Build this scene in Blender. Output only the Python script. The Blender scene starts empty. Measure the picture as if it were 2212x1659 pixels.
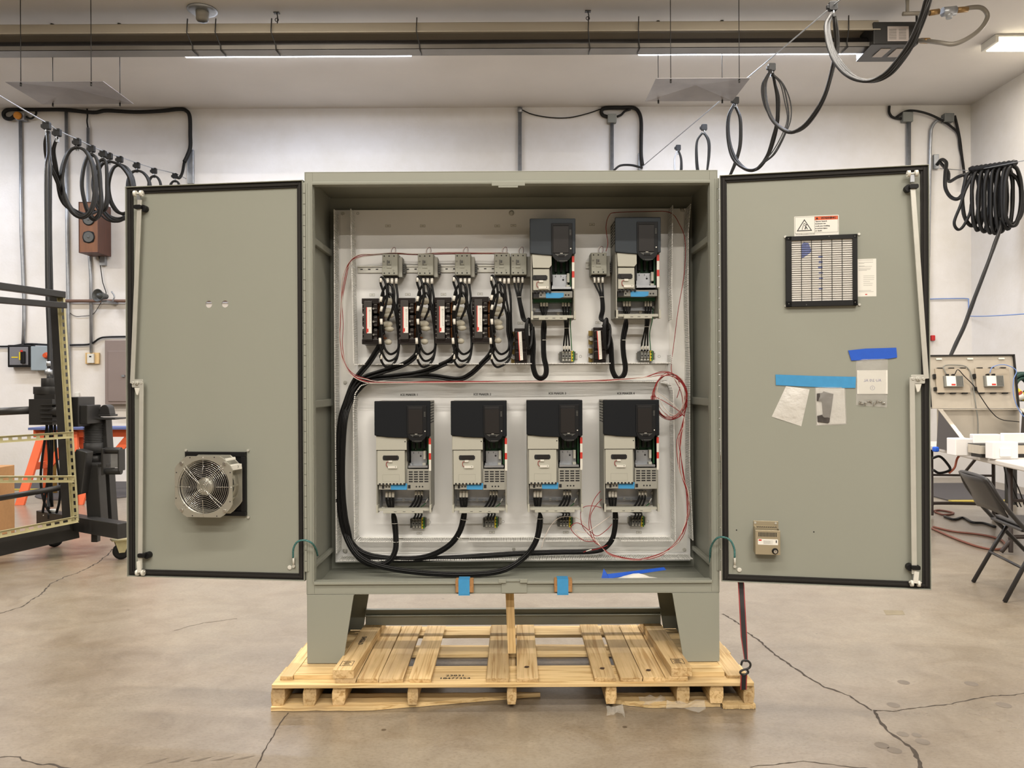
import bpy, math, random
from mathutils import Vector, Matrix
random.seed(7)
PI = math.pi
S = bpy.context.scene
COL = S.collection
# ------------------------------------------------------------------ camera
F = 1661.0; H = 1.34; ROLL = 0.005
cd = bpy.data.cameras.new('camera'); cam = bpy.data.objects.new('camera', cd); COL.objects.link(cam)
cd.sensor_fit = 'HORIZONTAL'; cd.sensor_width = 36.0; cd.lens = 36.0 * F / 2212.0
cd.clip_start = 0.05; cd.clip_end = 100
cam.location = (0, 0, H); cam.rotation_euler = (PI / 2, ROLL, 0)
S.camera = cam
# ------------------------------------------------------------------ world and exposure
wd = bpy.data.worlds.new('world'); S.world = wd; wd.use_nodes = True
wd.node_tree.nodes['Background'].inputs[0].default_value = (0.9, 0.93, 1.0, 1)
wd.node_tree.nodes['Background'].inputs[1].default_value = 0.15
S.view_settings.view_transform = 'Standard'; S.view_settings.look = 'None'
S.view_settings.gamma = 1.0; S.view_settings.use_curve_mapping = False
S.view_settings.exposure = 0.22
S.cycles.max_bounces = 8; S.cycles.diffuse_bounces = 2; S.cycles.glossy_bounces = 4
S.cycles.transparent_max_bounces = 10; S.cycles.sample_clamp_indirect = 6
S.cycles.caustics_reflective = False; S.cycles.caustics_refractive = False
try:
    S.cycles.use_denoising = True
except Exception: pass
# ------------------------------------------------------------------ lights: rows of ceiling strip lights
CEIL = H + 3.885
WARM = (1.0, 0.93, 0.845); COOL = (0.78, 0.85, 1.0)
ROWS = [(-5.6, 172, WARM), (-2.7, 176, WARM), (0.3, 80, WARM), (3.6, 150, WARM), (6.1, 125, WARM), (8.93, 96, COOL)]
XF = [-1.75, 1.75]; XB = [-8.0, -2.5, 2.8]
def area(name, loc, sx, sy, power, col, rot=(0, 0, 0)):
    l = bpy.data.lights.new(name, 'AREA'); l.shape = 'RECTANGLE'; l.size = sx; l.size_y = sy
    l.energy = power; l.color = col
    o = bpy.data.objects.new(name, l); COL.objects.link(o); o.location = loc; o.rotation_euler = rot
    return o
for (ry, pw, cc) in ROWS:
    for rx in (XF if ry < 1 else XB if ry < 8.9 else XB + [6.05]):
        area('strip_lamp', (rx, 8.72 if rx == 6.05 else ry, CEIL - (0.105 if rx == 6.05 or ry < 8.9 else 0.066)), 0.9 if rx == 6.05 else 2.5, 0.12 if ry < 8.9 else 0.08, pw * (0.4 if rx == 6.05 else 1), WARM if rx == 6.05 else cc)

# ------------------------------------------------------------------ helpers
def W(px, py, d):
    """point seen at photo position px,py that stands d metres in front of the camera"""
    u = px - 1106.0; v = py - 829.5
    return Vector(((u - ROLL * v) * d / F, d, H - (v + ROLL * u) * d / F))
def G(px, py, z=0.0):
    u = px - 1106.0; v = py - 829.5; vv = v + ROLL * u
    return W(px, py, (H - z) * F / vv)
ORG = {}
class Fr:
    """local frame: u along the face, n out of it (towards the viewer), w up"""
    def __init__(s, o, u=(1, 0, 0), n=(0, -1, 0), w=(0, 0, 1)):
        s.o = Vector(o); s.u = Vector(u).normalized(); s.n = Vector(n).normalized(); s.w = Vector(w).normalized()
    def p(s, a, b, c): return s.o + s.u * a + s.n * b + s.w * c
    def hit(s, px, py, n=0.0):
        q = W(px, py, 1.0); c = Vector((0, 0, H)); d = q - c
        o = s.o + s.n * n
        t = (o - c).dot(s.n) / d.dot(s.n)
        x = c + d * t - s.o
        return x.dot(s.u), x.dot(s.w)
WF = Fr((0, 0, 0), (1, 0, 0), (0, 1, 0), (0, 0, 1))   # plain world frame: (x, y, z)
def s2l(c):
    c = c / 255.0
    return c / 12.92 if c <= 0.04045 else ((c + 0.055) / 1.055) ** 2.4
def M(name, rgb, rough=0.5, metal=0.0, var=0.0, vs=8.0, bump=0.0, bs=60.0, emit=0.0, trans=0.0, alpha=1.0, spec=0.5, stretch=(1, 1, 1), coat=0.0):
    m = bpy.data.materials.new(name); m.use_nodes = True; nt = m.node_tree; N = nt.nodes; L = nt.links
    b = N['Principled BSDF']; col = tuple(s2l(c) for c in rgb) + (1,)
    b.inputs['Base Color'].default_value = col; b.inputs['Roughness'].default_value = rough
    b.inputs['Metallic'].default_value = metal; b.inputs['Specular IOR Level'].default_value = spec
    if coat: b.inputs['Coat Weight'].default_value = coat
    if trans: b.inputs['Transmission Weight'].default_value = trans
    if alpha < 1: b.inputs['Alpha'].default_value = alpha
    if emit:
        b.inputs['Emission Color'].default_value = col; b.inputs['Emission Strength'].default_value = emit
    if var or bump:
        tc = N.new('ShaderNodeTexCoord'); mp = N.new('ShaderNodeMapping'); mp.inputs['Scale'].default_value = stretch
        L.new(tc.outputs['Object'], mp.inputs['Vector'])
    if var:
        nz = N.new('ShaderNodeTexNoise'); nz.inputs['Scale'].default_value = vs; nz.inputs['Detail'].default_value = 6
        L.new(mp.outputs[0], nz.inputs['Vector'])
        rp = N.new('ShaderNodeValToRGB'); rp.color_ramp.elements[0].position = 0.3; rp.color_ramp.elements[1].position = 0.7
        rp.color_ramp.elements[0].color = tuple(c * (1 - var) for c in col[:3]) + (1,)
        rp.color_ramp.elements[1].color = tuple(min(1, c * (1 + var)) for c in col[:3]) + (1,)
        L.new(nz.outputs['Fac'], rp.inputs['Fac']); L.new(rp.outputs['Color'], b.inputs['Base Color'])
    if bump:
        n2 = N.new('ShaderNodeTexNoise'); n2.inputs['Scale'].default_value = bs; n2.inputs['Detail'].default_value = 4
        L.new(mp.outputs[0], n2.inputs['Vector'])
        bp = N.new('ShaderNodeBump'); bp.inputs['Strength'].default_value = bump; bp.inputs['Distance'].default_value = 0.01
        L.new(n2.outputs['Fac'], bp.inputs['Height']); L.new(bp.outputs['Normal'], b.inputs['Normal'])
    return m
def wood_mat(name, rgb, axis):
    m = bpy.data.materials.new(name); m.use_nodes = True; nt = m.node_tree; N = nt.nodes; L = nt.links
    b = N['Principled BSDF']; b.inputs['Roughness'].default_value = 0.7; b.inputs['Specular IOR Level'].default_value = 0.25
    tc = N.new('ShaderNodeTexCoord'); oi = N.new('ShaderNodeObjectInfo'); ad = N.new('ShaderNodeVectorMath'); ad.operation = 'MULTIPLY_ADD'
    cx = N.new('ShaderNodeCombineXYZ')
    for i in range(3): L.new(oi.outputs['Random'], cx.inputs[i])
    L.new(cx.outputs[0], ad.inputs[0]); ad.inputs[1].default_value = (7, 5, 3); L.new(tc.outputs['Object'], ad.inputs[2])
    mp = N.new('ShaderNodeMapping')
    sc = {'x': (1.4, 38, 38), 'y': (38, 1.4, 38), 'z': (38, 38, 1.4)}[axis]; mp.inputs['Scale'].default_value = sc
    L.new(ad.outputs[0], mp.inputs['Vector'])
    wv = N.new('ShaderNodeTexNoise'); wv.inputs['Scale'].default_value = 1.6; wv.inputs['Detail'].default_value = 5; wv.inputs['Distortion'].default_value = 1.1
    L.new(mp.outputs[0], wv.inputs['Vector'])
    mp2 = N.new('ShaderNodeMapping'); mp2.inputs['Scale'].default_value = tuple(2.2 if s > 2 else 1.0 for s in sc); L.new(ad.outputs[0], mp2.inputs['Vector'])
    bl = N.new('ShaderNodeTexNoise'); bl.inputs['Scale'].default_value = 2.5; bl.inputs['Detail'].default_value = 6; L.new(mp2.outputs[0], bl.inputs['Vector'])
    col = [s2l(c) for c in rgb]
    rp = N.new('ShaderNodeValToRGB'); e = rp.color_ramp.elements
    e[0].position = 0.36; e[0].color = (col[0] * 0.70, col[1] * 0.60, col[2] * 0.47, 1)
    e[1].position = 0.60; e[1].color = (col[0] * 1.05, col[1] * 1.03, col[2], 1)
    x = rp.color_ramp.elements.new(0.47); x.color = (col[0] * 0.93, col[1] * 0.90, col[2] * 0.82, 1)
    L.new(wv.outputs['Fac'], rp.inputs['Fac'])
    gr = N.new('ShaderNodeValToRGB'); gr.color_ramp.elements[0].position = 0.50; gr.color_ramp.elements[1].position = 0.72
    gr.color_ramp.elements[0].color = (0, 0, 0, 1); gr.color_ramp.elements[1].color = (0.8, 0.8, 0.8, 1); L.new(bl.outputs['Fac'], gr.inputs['Fac'])
    mx = N.new('ShaderNodeMix'); mx.data_type = 'RGBA'; L.new(gr.outputs['Color'], mx.inputs['Factor'])
    L.new(rp.outputs['Color'], mx.inputs[6]); mx.inputs[7].default_value = (col[0] * 0.62, col[1] * 0.60, col[2] * 0.62, 1)
    hs = N.new('ShaderNodeHueSaturation'); mr = N.new('ShaderNodeMapRange'); L.new(oi.outputs['Random'], mr.inputs['Value'])
    mr.inputs['To Min'].default_value = 0.72; mr.inputs['To Max'].default_value = 1.08
    L.new(mr.outputs[0], hs.inputs['Value']); L.new(mx.outputs[2], hs.inputs['Color']); L.new(hs.outputs['Color'], b.inputs['Base Color'])
    bp = N.new('ShaderNodeBump'); bp.inputs['Strength'].default_value = 0.25; bp.inputs['Distance'].default_value = 0.004
    L.new(wv.outputs['Fac'], bp.inputs['Height']); L.new(bp.outputs['Normal'], b.inputs['Normal'])
    return m

def catmull(pts, k=6, closed=False):
    P = [Vector(p) for p in pts]
    if len(P) < 3 and not closed: return P
    out = []; n = len(P)
    rng = range(n) if closed else range(n - 1)
    for i in rng:
        p1, p2 = P[i], P[(i + 1) % n]
        p0 = P[i - 1] if (i > 0 or closed) else p1 + (p1 - p2)
        p3 = P[(i + 2) % n] if (i + 2 < n or closed) else p2 + (p2 - p1)
        for j in range(k):
            t = j / k
            out.append(0.5 * ((2 * p1) + (p2 - p0) * t + (2 * p0 - 5 * p1 + 4 * p2 - p3) * t * t + (3 * p1 - p0 - 3 * p2 + p3) * t ** 3))
    if not closed: out.append(P[-1])
    return out

class MB:
    def __init__(s, fr=None):
        s.v = []; s.f = []; s.m = []; s.sm = []; s.fr = fr or WF; s.mi = 0; s.mats = []
    def use(s, mat):
        if mat not in s.mats: s.mats.append(mat)
        s.mi = s.mats.index(mat); return s
    def _add(s, vs, fs, smooth=False, world=False):
        b = len(s.v)
        s.v += [Vector(p) if world else s.fr.p(*p) for p in vs]
        for f in fs:
            s.f.append([b + i for i in f]); s.m.append(s.mi); s.sm.append(smooth)
        return s
    def box(s, a0, a1, b0, b1, c0, c1):
        a0, a1 = min(a0, a1), max(a0, a1); b0, b1 = min(b0, b1), max(b0, b1); c0, c1 = min(c0, c1), max(c0, c1)
        vs = [(a, b, c) for c in (c0, c1) for b in (b0, b1) for a in (a0, a1)]
        return s._add(vs, [(0, 2, 3, 1), (4, 5, 7, 6), (0, 1, 5, 4), (2, 6, 7, 3), (0, 4, 6, 2), (1, 3, 7, 5)])
    def cbox(s, a0, a1, b0, b1, c0, c1, r):
        """box whose outline in the a-c plane has rounded corners of radius r"""
        pts = []
        for (ca, cc, t0) in ((a1 - r, c1 - r, 0), (a0 + r, c1 - r, 90), (a0 + r, c0 + r, 180), (a1 - r, c0 + r, 270)):
            for k in range(5):
                t = math.radians(t0 + k * 22.5); pts.append((ca + r * math.cos(t), cc + r * math.sin(t)))
        return s.prism(pts, b0, b1)
    def prism(s, pts, b0, b1):
        """outline pts in the a-c plane, from b0 to b1"""
        n = len(pts); vs = [(p[0], b0, p[1]) for p in pts] + [(p[0], b1, p[1]) for p in pts]
        fs = [tuple(range(n)), tuple(range(2 * n - 1, n - 1, -1))] + [(i, i + n, (i + 1) % n + n, (i + 1) % n) for i in range(n)]
        return s._add(vs, fs)
    def hexa(s, p8):
        """eight points in the frame: bottom ring of four, then top ring of four"""
        return s._add(p8, [(3, 2, 1, 0), (4, 5, 6, 7), (0, 1, 5, 4), (1, 2, 6, 5), (2, 3, 7, 6), (3, 0, 4, 7)])
    def quad(s, *ps): return s._add(ps, [tuple(range(len(ps)))])
    def bar(s, p, q, w, h=None, up=(0, 0, 1)):
        """rectangular bar between two frame points"""
        h = h or w; P = s.fr.p(*p); Q = s.fr.p(*q); d = (Q - P).normalized(); U = Vector(up)
        if abs(d.dot(U)) > 0.95: U = Vector((0, 1, 0)) if abs(d.y) < 0.9 else Vector((1, 0, 0))
        a = d.cross(U).normalized(); b = a.cross(d).normalized()
        vs = [X + a * i * w / 2 + b * j * h / 2 for X in (P, Q) for (i, j) in ((-1, -1), (1, -1), (1, 1), (-1, 1))]
        return s._add(vs, [(3, 2, 1, 0), (4, 5, 6, 7), (0, 1, 5, 4), (1, 2, 6, 5), (2, 3, 7, 6), (3, 0, 4, 7)], world=True)
    def cyl(s, p, q, r, n=16, r2=None, cap=True):
        P = s.fr.p(*p); Q = s.fr.p(*q); return s._cyl(P, Q, r, n, r2, cap)
    def _cyl(s, P, Q, r, n=16, r2=None, cap=True):
        r2 = r if r2 is None else r2; d = (Q - P).normalized(); U = Vector((0, 0, 1)) if abs(d.z) < 0.9 else Vector((1, 0, 0))
        a = d.cross(U).normalized(); b = d.cross(a)
        vs = []
        for X, rr in ((P, r), (Q, r2)):
            vs += [X + (a * math.cos(2 * PI * i / n) + b * math.sin(2 * PI * i / n)) * rr for i in range(n)]
        base = len(s.v); s._add(vs, [(i, i + n, (i + 1) % n + n, (i + 1) % n) for i in range(n)], smooth=True, world=True)
        if cap: s.f += [[base + i for i in range(n)], [base + 2 * n - 1 - i for i in range(n)]]; s.m += [s.mi] * 2; s.sm += [False] * 2
        return s
    def tube(s, pts, r, n=8, k=6, smooth=True, closed=False, world=True):
        P = [Vector(p) for p in pts] if world else [s.fr.p(*p) for p in pts]
        if smooth: P = catmull(P, k, closed)
        m = len(P); base = len(s.v); prev = None; rings = []
        for i in range(m):
            if closed: d = (P[(i + 1) % m] - P[i - 1])
            else: d = P[min(i + 1, m - 1)] - P[max(i - 1, 0)]
            d = d.normalized() if d.length > 1e-9 else Vector((0, 0, 1))
            if prev is None:
                U = Vector((0, 0, 1)) if abs(d.z) < 0.9 else Vector((1, 0, 0)); a = d.cross(U).normalized()
            else:
                a = prev - d * prev.dot(d); a = a.normalized() if a.length > 1e-6 else prev
            prev = a; b = d.cross(a)
            rr = r(i / (m - 1)) if callable(r) else r
            rings += [P[i] + (a * math.cos(2 * PI * j / n) + b * math.sin(2 * PI * j / n)) * rr for j in range(n)]
        fs = []
        for i in range(m if closed else m - 1):
            for j in range(n):
                i2 = (i + 1) % m
                fs.append((i * n + j, i2 * n + j, i2 * n + (j + 1) % n, i * n + (j + 1) % n))
        s._add(rings, fs, smooth=True, world=True)
        if not closed:
            s.f += [[base + j for j in range(n - 1, -1, -1)], [base + (m - 1) * n + j for j in range(n)]]; s.m += [s.mi] * 2; s.sm += [False] * 2
        return s
    def lathe(s, c, axis, prof, n=24):
        """prof: list of (distance along axis, radius); c and axis in the frame"""
        C = s.fr.p(*c); A = (s.fr.p(*axis) - s.fr.p(0, 0, 0)).normalized()
        U = Vector((0, 0, 1)) if abs(A.z) < 0.9 else Vector((1, 0, 0)); a = A.cross(U).normalized(); b = A.cross(a)
        vs = []
        for (t, r) in prof: vs += [C + A * t + (a * math.cos(2 * PI * i / n) + b * math.sin(2 * PI * i / n)) * max(r, 1e-5) for i in range(n)]
        fs = []
        for k in range(len(prof) - 1):
            fs += [(k * n + i, (k + 1) * n + i, (k + 1) * n + (i + 1) % n, k * n + (i + 1) % n) for i in range(n)]
        base = len(s.v); s._add(vs, fs, smooth=True, world=True)
        s.f += [[base + i for i in range(n)], [base + (len(prof) - 1) * n + n - 1 - i for i in range(n)]]; s.m += [s.mi] * 2; s.sm += [False] * 2
        return s
    def torus(s, c, axis, R, r, n=24, k=8):
        C = s.fr.p(*c); A = (s.fr.p(*axis) - s.fr.p(0, 0, 0)).normalized()
        U = Vector((0, 0, 1)) if abs(A.z) < 0.9 else Vector((1, 0, 0)); a = A.cross(U).normalized(); b = A.cross(a)
        return s.tube([C + (a * math.cos(2 * PI * i / n) + b * math.sin(2 * PI * i / n)) * R for i in range(n)], r, k, smooth=False, closed=True)
    def text(s, body, h, u, w, n, align='CENTER', depth=0.0004, mirror=False, rot=0.0, sx=1.0, bold=0.0):
        cu = bpy.data.curves.new('t', 'FONT'); cu.body = body; cu.size = h / 0.7; cu.align_x = align; cu.align_y = 'CENTER'; cu.extrude = 0
        cu.resolution_u = 3
        o = bpy.data.objects.new('t', cu); COL.objects.link(o); bpy.context.view_layer.update()
        me = bpy.data.meshes.new_from_object(o.evaluated_get(bpy.context.evaluated_depsgraph_get()))
        ca, sa = math.cos(rot), math.sin(rot); k = -1 if mirror else 1
        vs = []
        for v in me.vertices:
            x = v.co.x * k * sx; y = v.co.y
            vs.append((u + x * ca - y * sa, n + depth, w + x * sa + y * ca))
        for j_, sh_ in enumerate((0, -bold, bold) if bold > 0 else (0,)):
            s._add([(v_[0] + sh_ * ca, v_[1] + j_ * .00002, v_[2] + sh_ * sa) for v_ in vs], [tuple(p.vertices) for p in me.polygons])
        bpy.data.objects.remove(o); bpy.data.meshes.remove(me); bpy.data.curves.remove(cu)
        return s
    def plate_holes(s, a0, a1, c0, c1, b0, b1, holes, sq):
        """flat plate in the a-c plane with round holes (all at one height) in square cells of half size sq"""
        hw = holes[0][1]
        s.box(a0, a1, b0, b1, c0, hw - sq); s.box(a0, a1, b0, b1, hw + sq, c1)
        xs = a0
        for (ha, _, r) in sorted(holes):
            s.box(xs, ha - sq, b0, b1, hw - sq, hw + sq); xs = ha + sq
            n = 32; o = []; i_ = []
            for k in range(n):
                t = 2 * PI * k / n; c, q = math.cos(t), math.sin(t); m = max(abs(c), abs(q))
                o.append((ha + sq * c / m, hw + sq * q / m)); i_.append((ha + r * c, hw + r * q))
            for bb in (b0, b1):
                s._add([(p[0], bb, p[1]) for p in o + i_], [(k, (k + 1) % n, (k + 1) % n + n, k + n) for k in range(n)])
            s._add([(p[0], b0, p[1]) for p in i_] + [(p[0], b1, p[1]) for p in i_], [(k, (k + 1) % n, (k + 1) % n + n, k + n) for k in range(n)])
        s.box(xs, a1, b0, b1, hw - sq, hw + sq)
        return s
    def build(s, name, parent=None, bevel=0.0, origin=None, label=None, seg=2):
        me = bpy.data.meshes.new(name)
        if parent is not None: o0 = ORG[parent.name]
        elif origin is not None: o0 = Vector(origin)
        else:
            xs = [p.x for p in s.v]; ys = [p.y for p in s.v]; zs = [p.z for p in s.v]
            o0 = Vector(((min(xs) + max(xs)) / 2, (min(ys) + max(ys)) / 2, min(zs)))
        me.from_pydata([tuple(p - o0) for p in s.v], [], s.f)
        for m in s.mats: me.materials.append(m)
        me.polygons.foreach_set('material_index', s.m); me.polygons.foreach_set('use_smooth', s.sm)
        import bmesh
        bm = bmesh.new(); bm.from_mesh(me); bmesh.ops.recalc_face_normals(bm, faces=bm.faces); bm.to_mesh(me); bm.free()
        me.update()
        o = bpy.data.objects.new(name, me); COL.objects.link(o)
        if parent is not None: o.parent = parent
        else: o.location = o0
        ORG[o.name] = o0
        if bevel:
            b = o.modifiers.new('bevel', 'BEVEL'); b.width = bevel; b.segments = seg; b.limit_method = 'ANGLE'; b.angle_limit = math.radians(50)
        if label: o['label'] = label
        return o
def tag(o, label, cat, group=None, kind=None):
    o['label'] = label; o['category'] = cat
    if group: o['group'] = group
    if kind: o['kind'] = kind
    return o
def thing(name, loc, label, cat, group=None):
    o = bpy.data.objects.new(name, None); COL.objects.link(o); o.location = loc; o.empty_display_size = 0.05
    ORG[o.name] = Vector(loc); return tag(o, label, cat, group)
def struct(mb, name):
    o = mb.build(name, origin=(0, 0, 0)); o['kind'] = 'structure'; return o
def dup(root, delta, label=None, group=None):
    """copy of a thing with its parts and sub-parts, moved by delta"""
    r = root.copy(); COL.objects.link(r); r.location = root.location + Vector(delta); ORG[r.name] = ORG[root.name] + Vector(delta)
    if label: r['label'] = label
    if group: r['group'] = group
    for ch in list(root.children):
        c = ch.copy(); COL.objects.link(c); c.parent = r; ORG[c.name] = ORG[r.name]
        for g in list(ch.children):
            d = g.copy(); COL.objects.link(d); d.parent = c; ORG[d.name] = ORG[r.name]
    return r

# ------------------------------------------------------------------ materials
paint = M('grey_green_enamel', (151, 153, 142), 0.45, bump=0.02, bs=900, spec=0.35)
panelw = M('white_enamel_panel', (240, 240, 238), 0.32, bump=0.02, bs=500)
gasket = M('black_foam_gasket', (26, 23, 20), 0.75)
rubber = M('black_cable_jacket', (15, 15, 16), 0.4, spec=0.3)
rubber_g = M('charcoal_cable_jacket', (25, 24, 23), 0.55, spec=0.3)
pvc = M('light_grey_pvc', (240, 239, 234), 0.5)
whitep = M('white_plastic', (222, 220, 210), 0.4)
sleeve = M('white_marker_sleeve', (235, 232, 222), 0.5)
ink = M('black_ink', (22, 22, 24), 0.7)
zinc = M('zinc_plated_steel', (206, 205, 196), 0.36, 0.35, var=0.05, vs=14)
galv = M('galvanised_steel', (165, 168, 172), 0.42, 0.8, var=0.10, vs=20)
yzinc = M('yellow_zinc_strut', (190, 182, 142), 0.4, 0.4, var=0.10, vs=20)
steel = M('brushed_stainless', (200, 192, 178), 0.34, 0.45, var=0.06, vs=4, stretch=(1, 12, 1))
blackp = M('black_plastic', (18, 18, 19), 0.5, spec=0.3)
blackm = M('black_painted_steel', (34, 33, 32), 0.45, var=0.15, vs=10)
cover = M('anthracite_cover', (14, 18, 23), 0.62, bump=0.05, bs=1200, spec=0.25)
coverl = M('slate_cover', (56, 62, 68), 0.62, bump=0.05, bs=1200, spec=0.25)
bezel = M('keypad_bezel', (22, 23, 25), 0.5, spec=0.25)
keypad = M('keypad_face', (34, 31, 30), 0.45, spec=0.3)
cream = M('putty_plastic', (180, 179, 167), 0.55)
creamd = M('grey_putty_plastic', (152, 151, 142), 0.55)
contact = M('contactor_putty', (150, 150, 138), 0.5)
dkgrey = M('dark_grey_plastic', (82, 82, 78), 0.5)
termg = M('terminal_grey', (128, 128, 122), 0.5)
pcb = M('green_circuit_board', (28, 84, 48), 0.4)
red = M('red_print', (200, 52, 40), 0.5)
orange_r = M('warning_orange', (214, 92, 44), 0.5)
paper = M('white_paper', (236, 234, 226), 0.7)
btape = M('light_blue_masking_tape', (62, 148, 202), 0.6, var=0.05, vs=40)
dtape = M('deep_blue_masking_tape', (28, 88, 200), 0.6, var=0.05, vs=40)
card = M('brown_cardboard', (170, 126, 80), 0.8, var=0.06, vs=30)
copper = M('varnished_copper', (122, 72, 30), 0.4, 0.5)
lamin = M('varnished_lamination', (28, 20, 17), 0.28, 0.2, var=0.2, vs=30)
plate_d = M('dark_grey_plate', (60, 57, 54), 0.4, 0.3)
boot = M('translucent_boot', (190, 185, 168), 0.45)
yel = M('yellow_plastic', (226, 200, 40), 0.5)
grn = M('green_plastic', (60, 120, 50), 0.5)
redw = M('red_wire', (150, 34, 34), 0.45)
whtw = M('white_wire', (226, 214, 204), 0.45)
grnw = M('green_wire', (30, 110, 60), 0.45)
teal = M('green_white_braid', (60, 110, 108), 0.6, var=0.7, vs=220)
alum = M('cast_aluminium', (196, 194, 182), 0.35, 0.7)
chrome = M('bright_wire', (214, 212, 206), 0.2, 0.9)
woodx = wood_mat('pine_along_x', (232, 204, 154), 'x')
woody = wood_mat('pine_along_y', (222, 194, 148), 'y')
woodz = wood_mat('pine_along_z', (228, 198, 146), 'z')
# ================================================================== the room
BW = 10.80      # back wall distance
XL, XR, YF = -9.5, 6.46, -8.5
def wall_mat():
    m = bpy.data.materials.new('painted_concrete_wall'); m.use_nodes = True; nt = m.node_tree; N = nt.nodes; L = nt.links
    b = N['Principled BSDF']; b.inputs['Roughness'].default_value = 0.75
    tc = N.new('ShaderNodeTexCoord'); n1 = N.new('ShaderNodeTexNoise'); n1.inputs['Scale'].default_value = 0.8; n1.inputs['Detail'].default_value = 8; n1.inputs['Roughness'].default_value = 0.65
    L.new(tc.outputs['Object'], n1.inputs['Vector'])
    rp = N.new('ShaderNodeValToRGB'); rp.color_ramp.elements[0].position = 0.3; rp.color_ramp.elements[1].position = 0.62
    rp.color_ramp.elements[0].color = (s2l(222), s2l(216), s2l(206), 1); rp.color_ramp.elements[1].color = (s2l(236), s2l(232), s2l(228), 1)
    L.new(n1.outputs['Fac'], rp.inputs['Fac']); L.new(rp.outputs['Color'], b.inputs['Base Color'])
    n2 = N.new('ShaderNodeTexNoise'); n2.inputs['Scale'].default_value = 30; n2.inputs['Detail'].default_value = 4; L.new(tc.outputs['Object'], n2.inputs['Vector'])
    bp = N.new('ShaderNodeBump'); bp.inputs['Strength'].default_value = 0.12; bp.inputs['Distance'].default_value = 0.01
    L.new(n2.outputs['Fac'], bp.inputs['Height']); L.new(bp.outputs['Normal'], b.inputs['Normal']); return m
def floor_mat():
    m = bpy.data.materials.new('sealed_concrete_floor'); m.use_nodes = True; nt = m.node_tree; N = nt.nodes; L = nt.links
    b = N['Principled BSDF']; b.inputs['Specular IOR Level'].default_value = 0.7; b.inputs['Coat Weight'].default_value = 0.25; b.inputs['Coat Roughness'].default_value = 0.25
    tc = N.new('ShaderNodeTexCoord')
    def noise(scale, detail=6, st=(1, 1, 1), dist=0.0, rough=0.6):
        mp = N.new('ShaderNodeMapping'); mp.inputs['Scale'].default_value = st; L.new(tc.outputs['Object'], mp.inputs['Vector'])
        n = N.new('ShaderNodeTexNoise'); n.inputs['Scale'].default_value = scale; n.inputs['Detail'].default_value = detail
        n.inputs['Distortion'].default_value = dist; n.inputs['Roughness'].default_value = rough; L.new(mp.outputs[0], n.inputs['Vector']); return n
    def ramp(src, stops):
        r = N.new('ShaderNodeValToRGB'); e = r.color_ramp.elements
        e[0].position, e[0].color = stops[0][0], stops[0][1]; e[1].position, e[1].color = stops[-1][0], stops[-1][1]
        for p, c in stops[1:-1]: x = e.new(p); x.color = c
        L.new(src, r.inputs['Fac']); return r
    def c(r, g, bb): return (s2l(r), s2l(g), s2l(bb), 1)
    big = noise(0.55, 7, (1, 1, 1), 0.4, 0.62)
    r1 = ramp(big.outputs['Fac'], [(0.30, c(130, 120, 106)), (0.45, c(142, 131, 116)), (0.56, c(149, 139, 123)), (0.70, c(156, 146, 130))])
    med = noise(5, 8, (1, 1.1, 1), 0.8, 0.7)
    r2 = ramp(med.outputs['Fac'], [(0.33, c(225, 222, 218)), (0.52, c(242, 241, 239)), (0.68, c(255, 254, 252))])
    mx = N.new('ShaderNodeMix'); mx.data_type = 'RGBA'; mx.blend_type = 'MULTIPLY'; mx.inputs['Factor'].default_value = 1.0
    L.new(r1.outputs['Color'], mx.inputs[6]); L.new(r2.outputs['Color'], mx.inputs[7])
    fine = noise(60, 5, (1, 1.6, 1), 0.3, 0.7); r4 = ramp(fine.outputs['Fac'], [(0.3, c(214, 210, 204)), (0.5, c(244, 243, 241)), (0.7, (1, 1, 1, 1))])
    strk = noise(2.2, 6, (1, 1.6, 1), 1.0, 0.7); r5 = ramp(strk.outputs['Fac'], [(0.36, c(236, 231, 224)), (0.5, c(250, 248, 246)), (0.66, (1, 1, 1, 1))])
    ma = N.new('ShaderNodeMix'); ma.data_type = 'RGBA'; ma.blend_type = 'MULTIPLY'; ma.inputs['Factor'].default_value = 1.0; L.new(r4.outputs['Color'], ma.inputs[6]); L.new(r5.outputs['Color'], ma.inputs[7])
    mb_ = N.new('ShaderNodeMix'); mb_.data_type = 'RGBA'; mb_.blend_type = 'MULTIPLY'; mb_.inputs['Factor'].default_value = 1.0; L.new(mx.outputs[2], mb_.inputs[6]); L.new(ma.outputs[2], mb_.inputs[7]); mx = mb_
    # small dark specks and pits
    vo = N.new('ShaderNodeTexVoronoi'); vo.inputs['Scale'].default_value = 3.1; mp = N.new('ShaderNodeMapping'); mp.inputs['Scale'].default_value = (1, 1, 0); L.new(tc.outputs['Object'], mp.inputs['Vector']); L.new(mp.outputs[0], vo.inputs['Vector'])
    r3 = ramp(vo.outputs['Distance'], [(0.0, c(120, 112, 104)), (0.028, c(150, 142, 134)), (0.034, (1, 1, 1, 1))])
    m2 = N.new('ShaderNodeMix'); m2.data_type = 'RGBA'; m2.blend_type = 'MULTIPLY'; m2.inputs['Factor'].default_value = 0.8
    L.new(mx.outputs[2], m2.inputs[6]); L.new(r3.outputs['Color'], m2.inputs[7])
    L.new(m2.outputs[2], b.inputs['Base Color'])
    rr = ramp(big.outputs['Fac'], [(0.3, (0.26, 0.26, 0.26, 1)), (0.7, (0.40, 0.40, 0.40, 1))]); L.new(rr.outputs['Color'], b.inputs['Roughness'])
    bp = N.new('ShaderNodeBump'); bp.inputs['Strength'].default_value = 0.05; bp.inputs['Distance'].default_value = 0.01
    L.new(med.outputs['Fac'], bp.inputs['Height']); L.new(bp.outputs['Normal'], b.inputs['Normal']); return m
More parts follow.
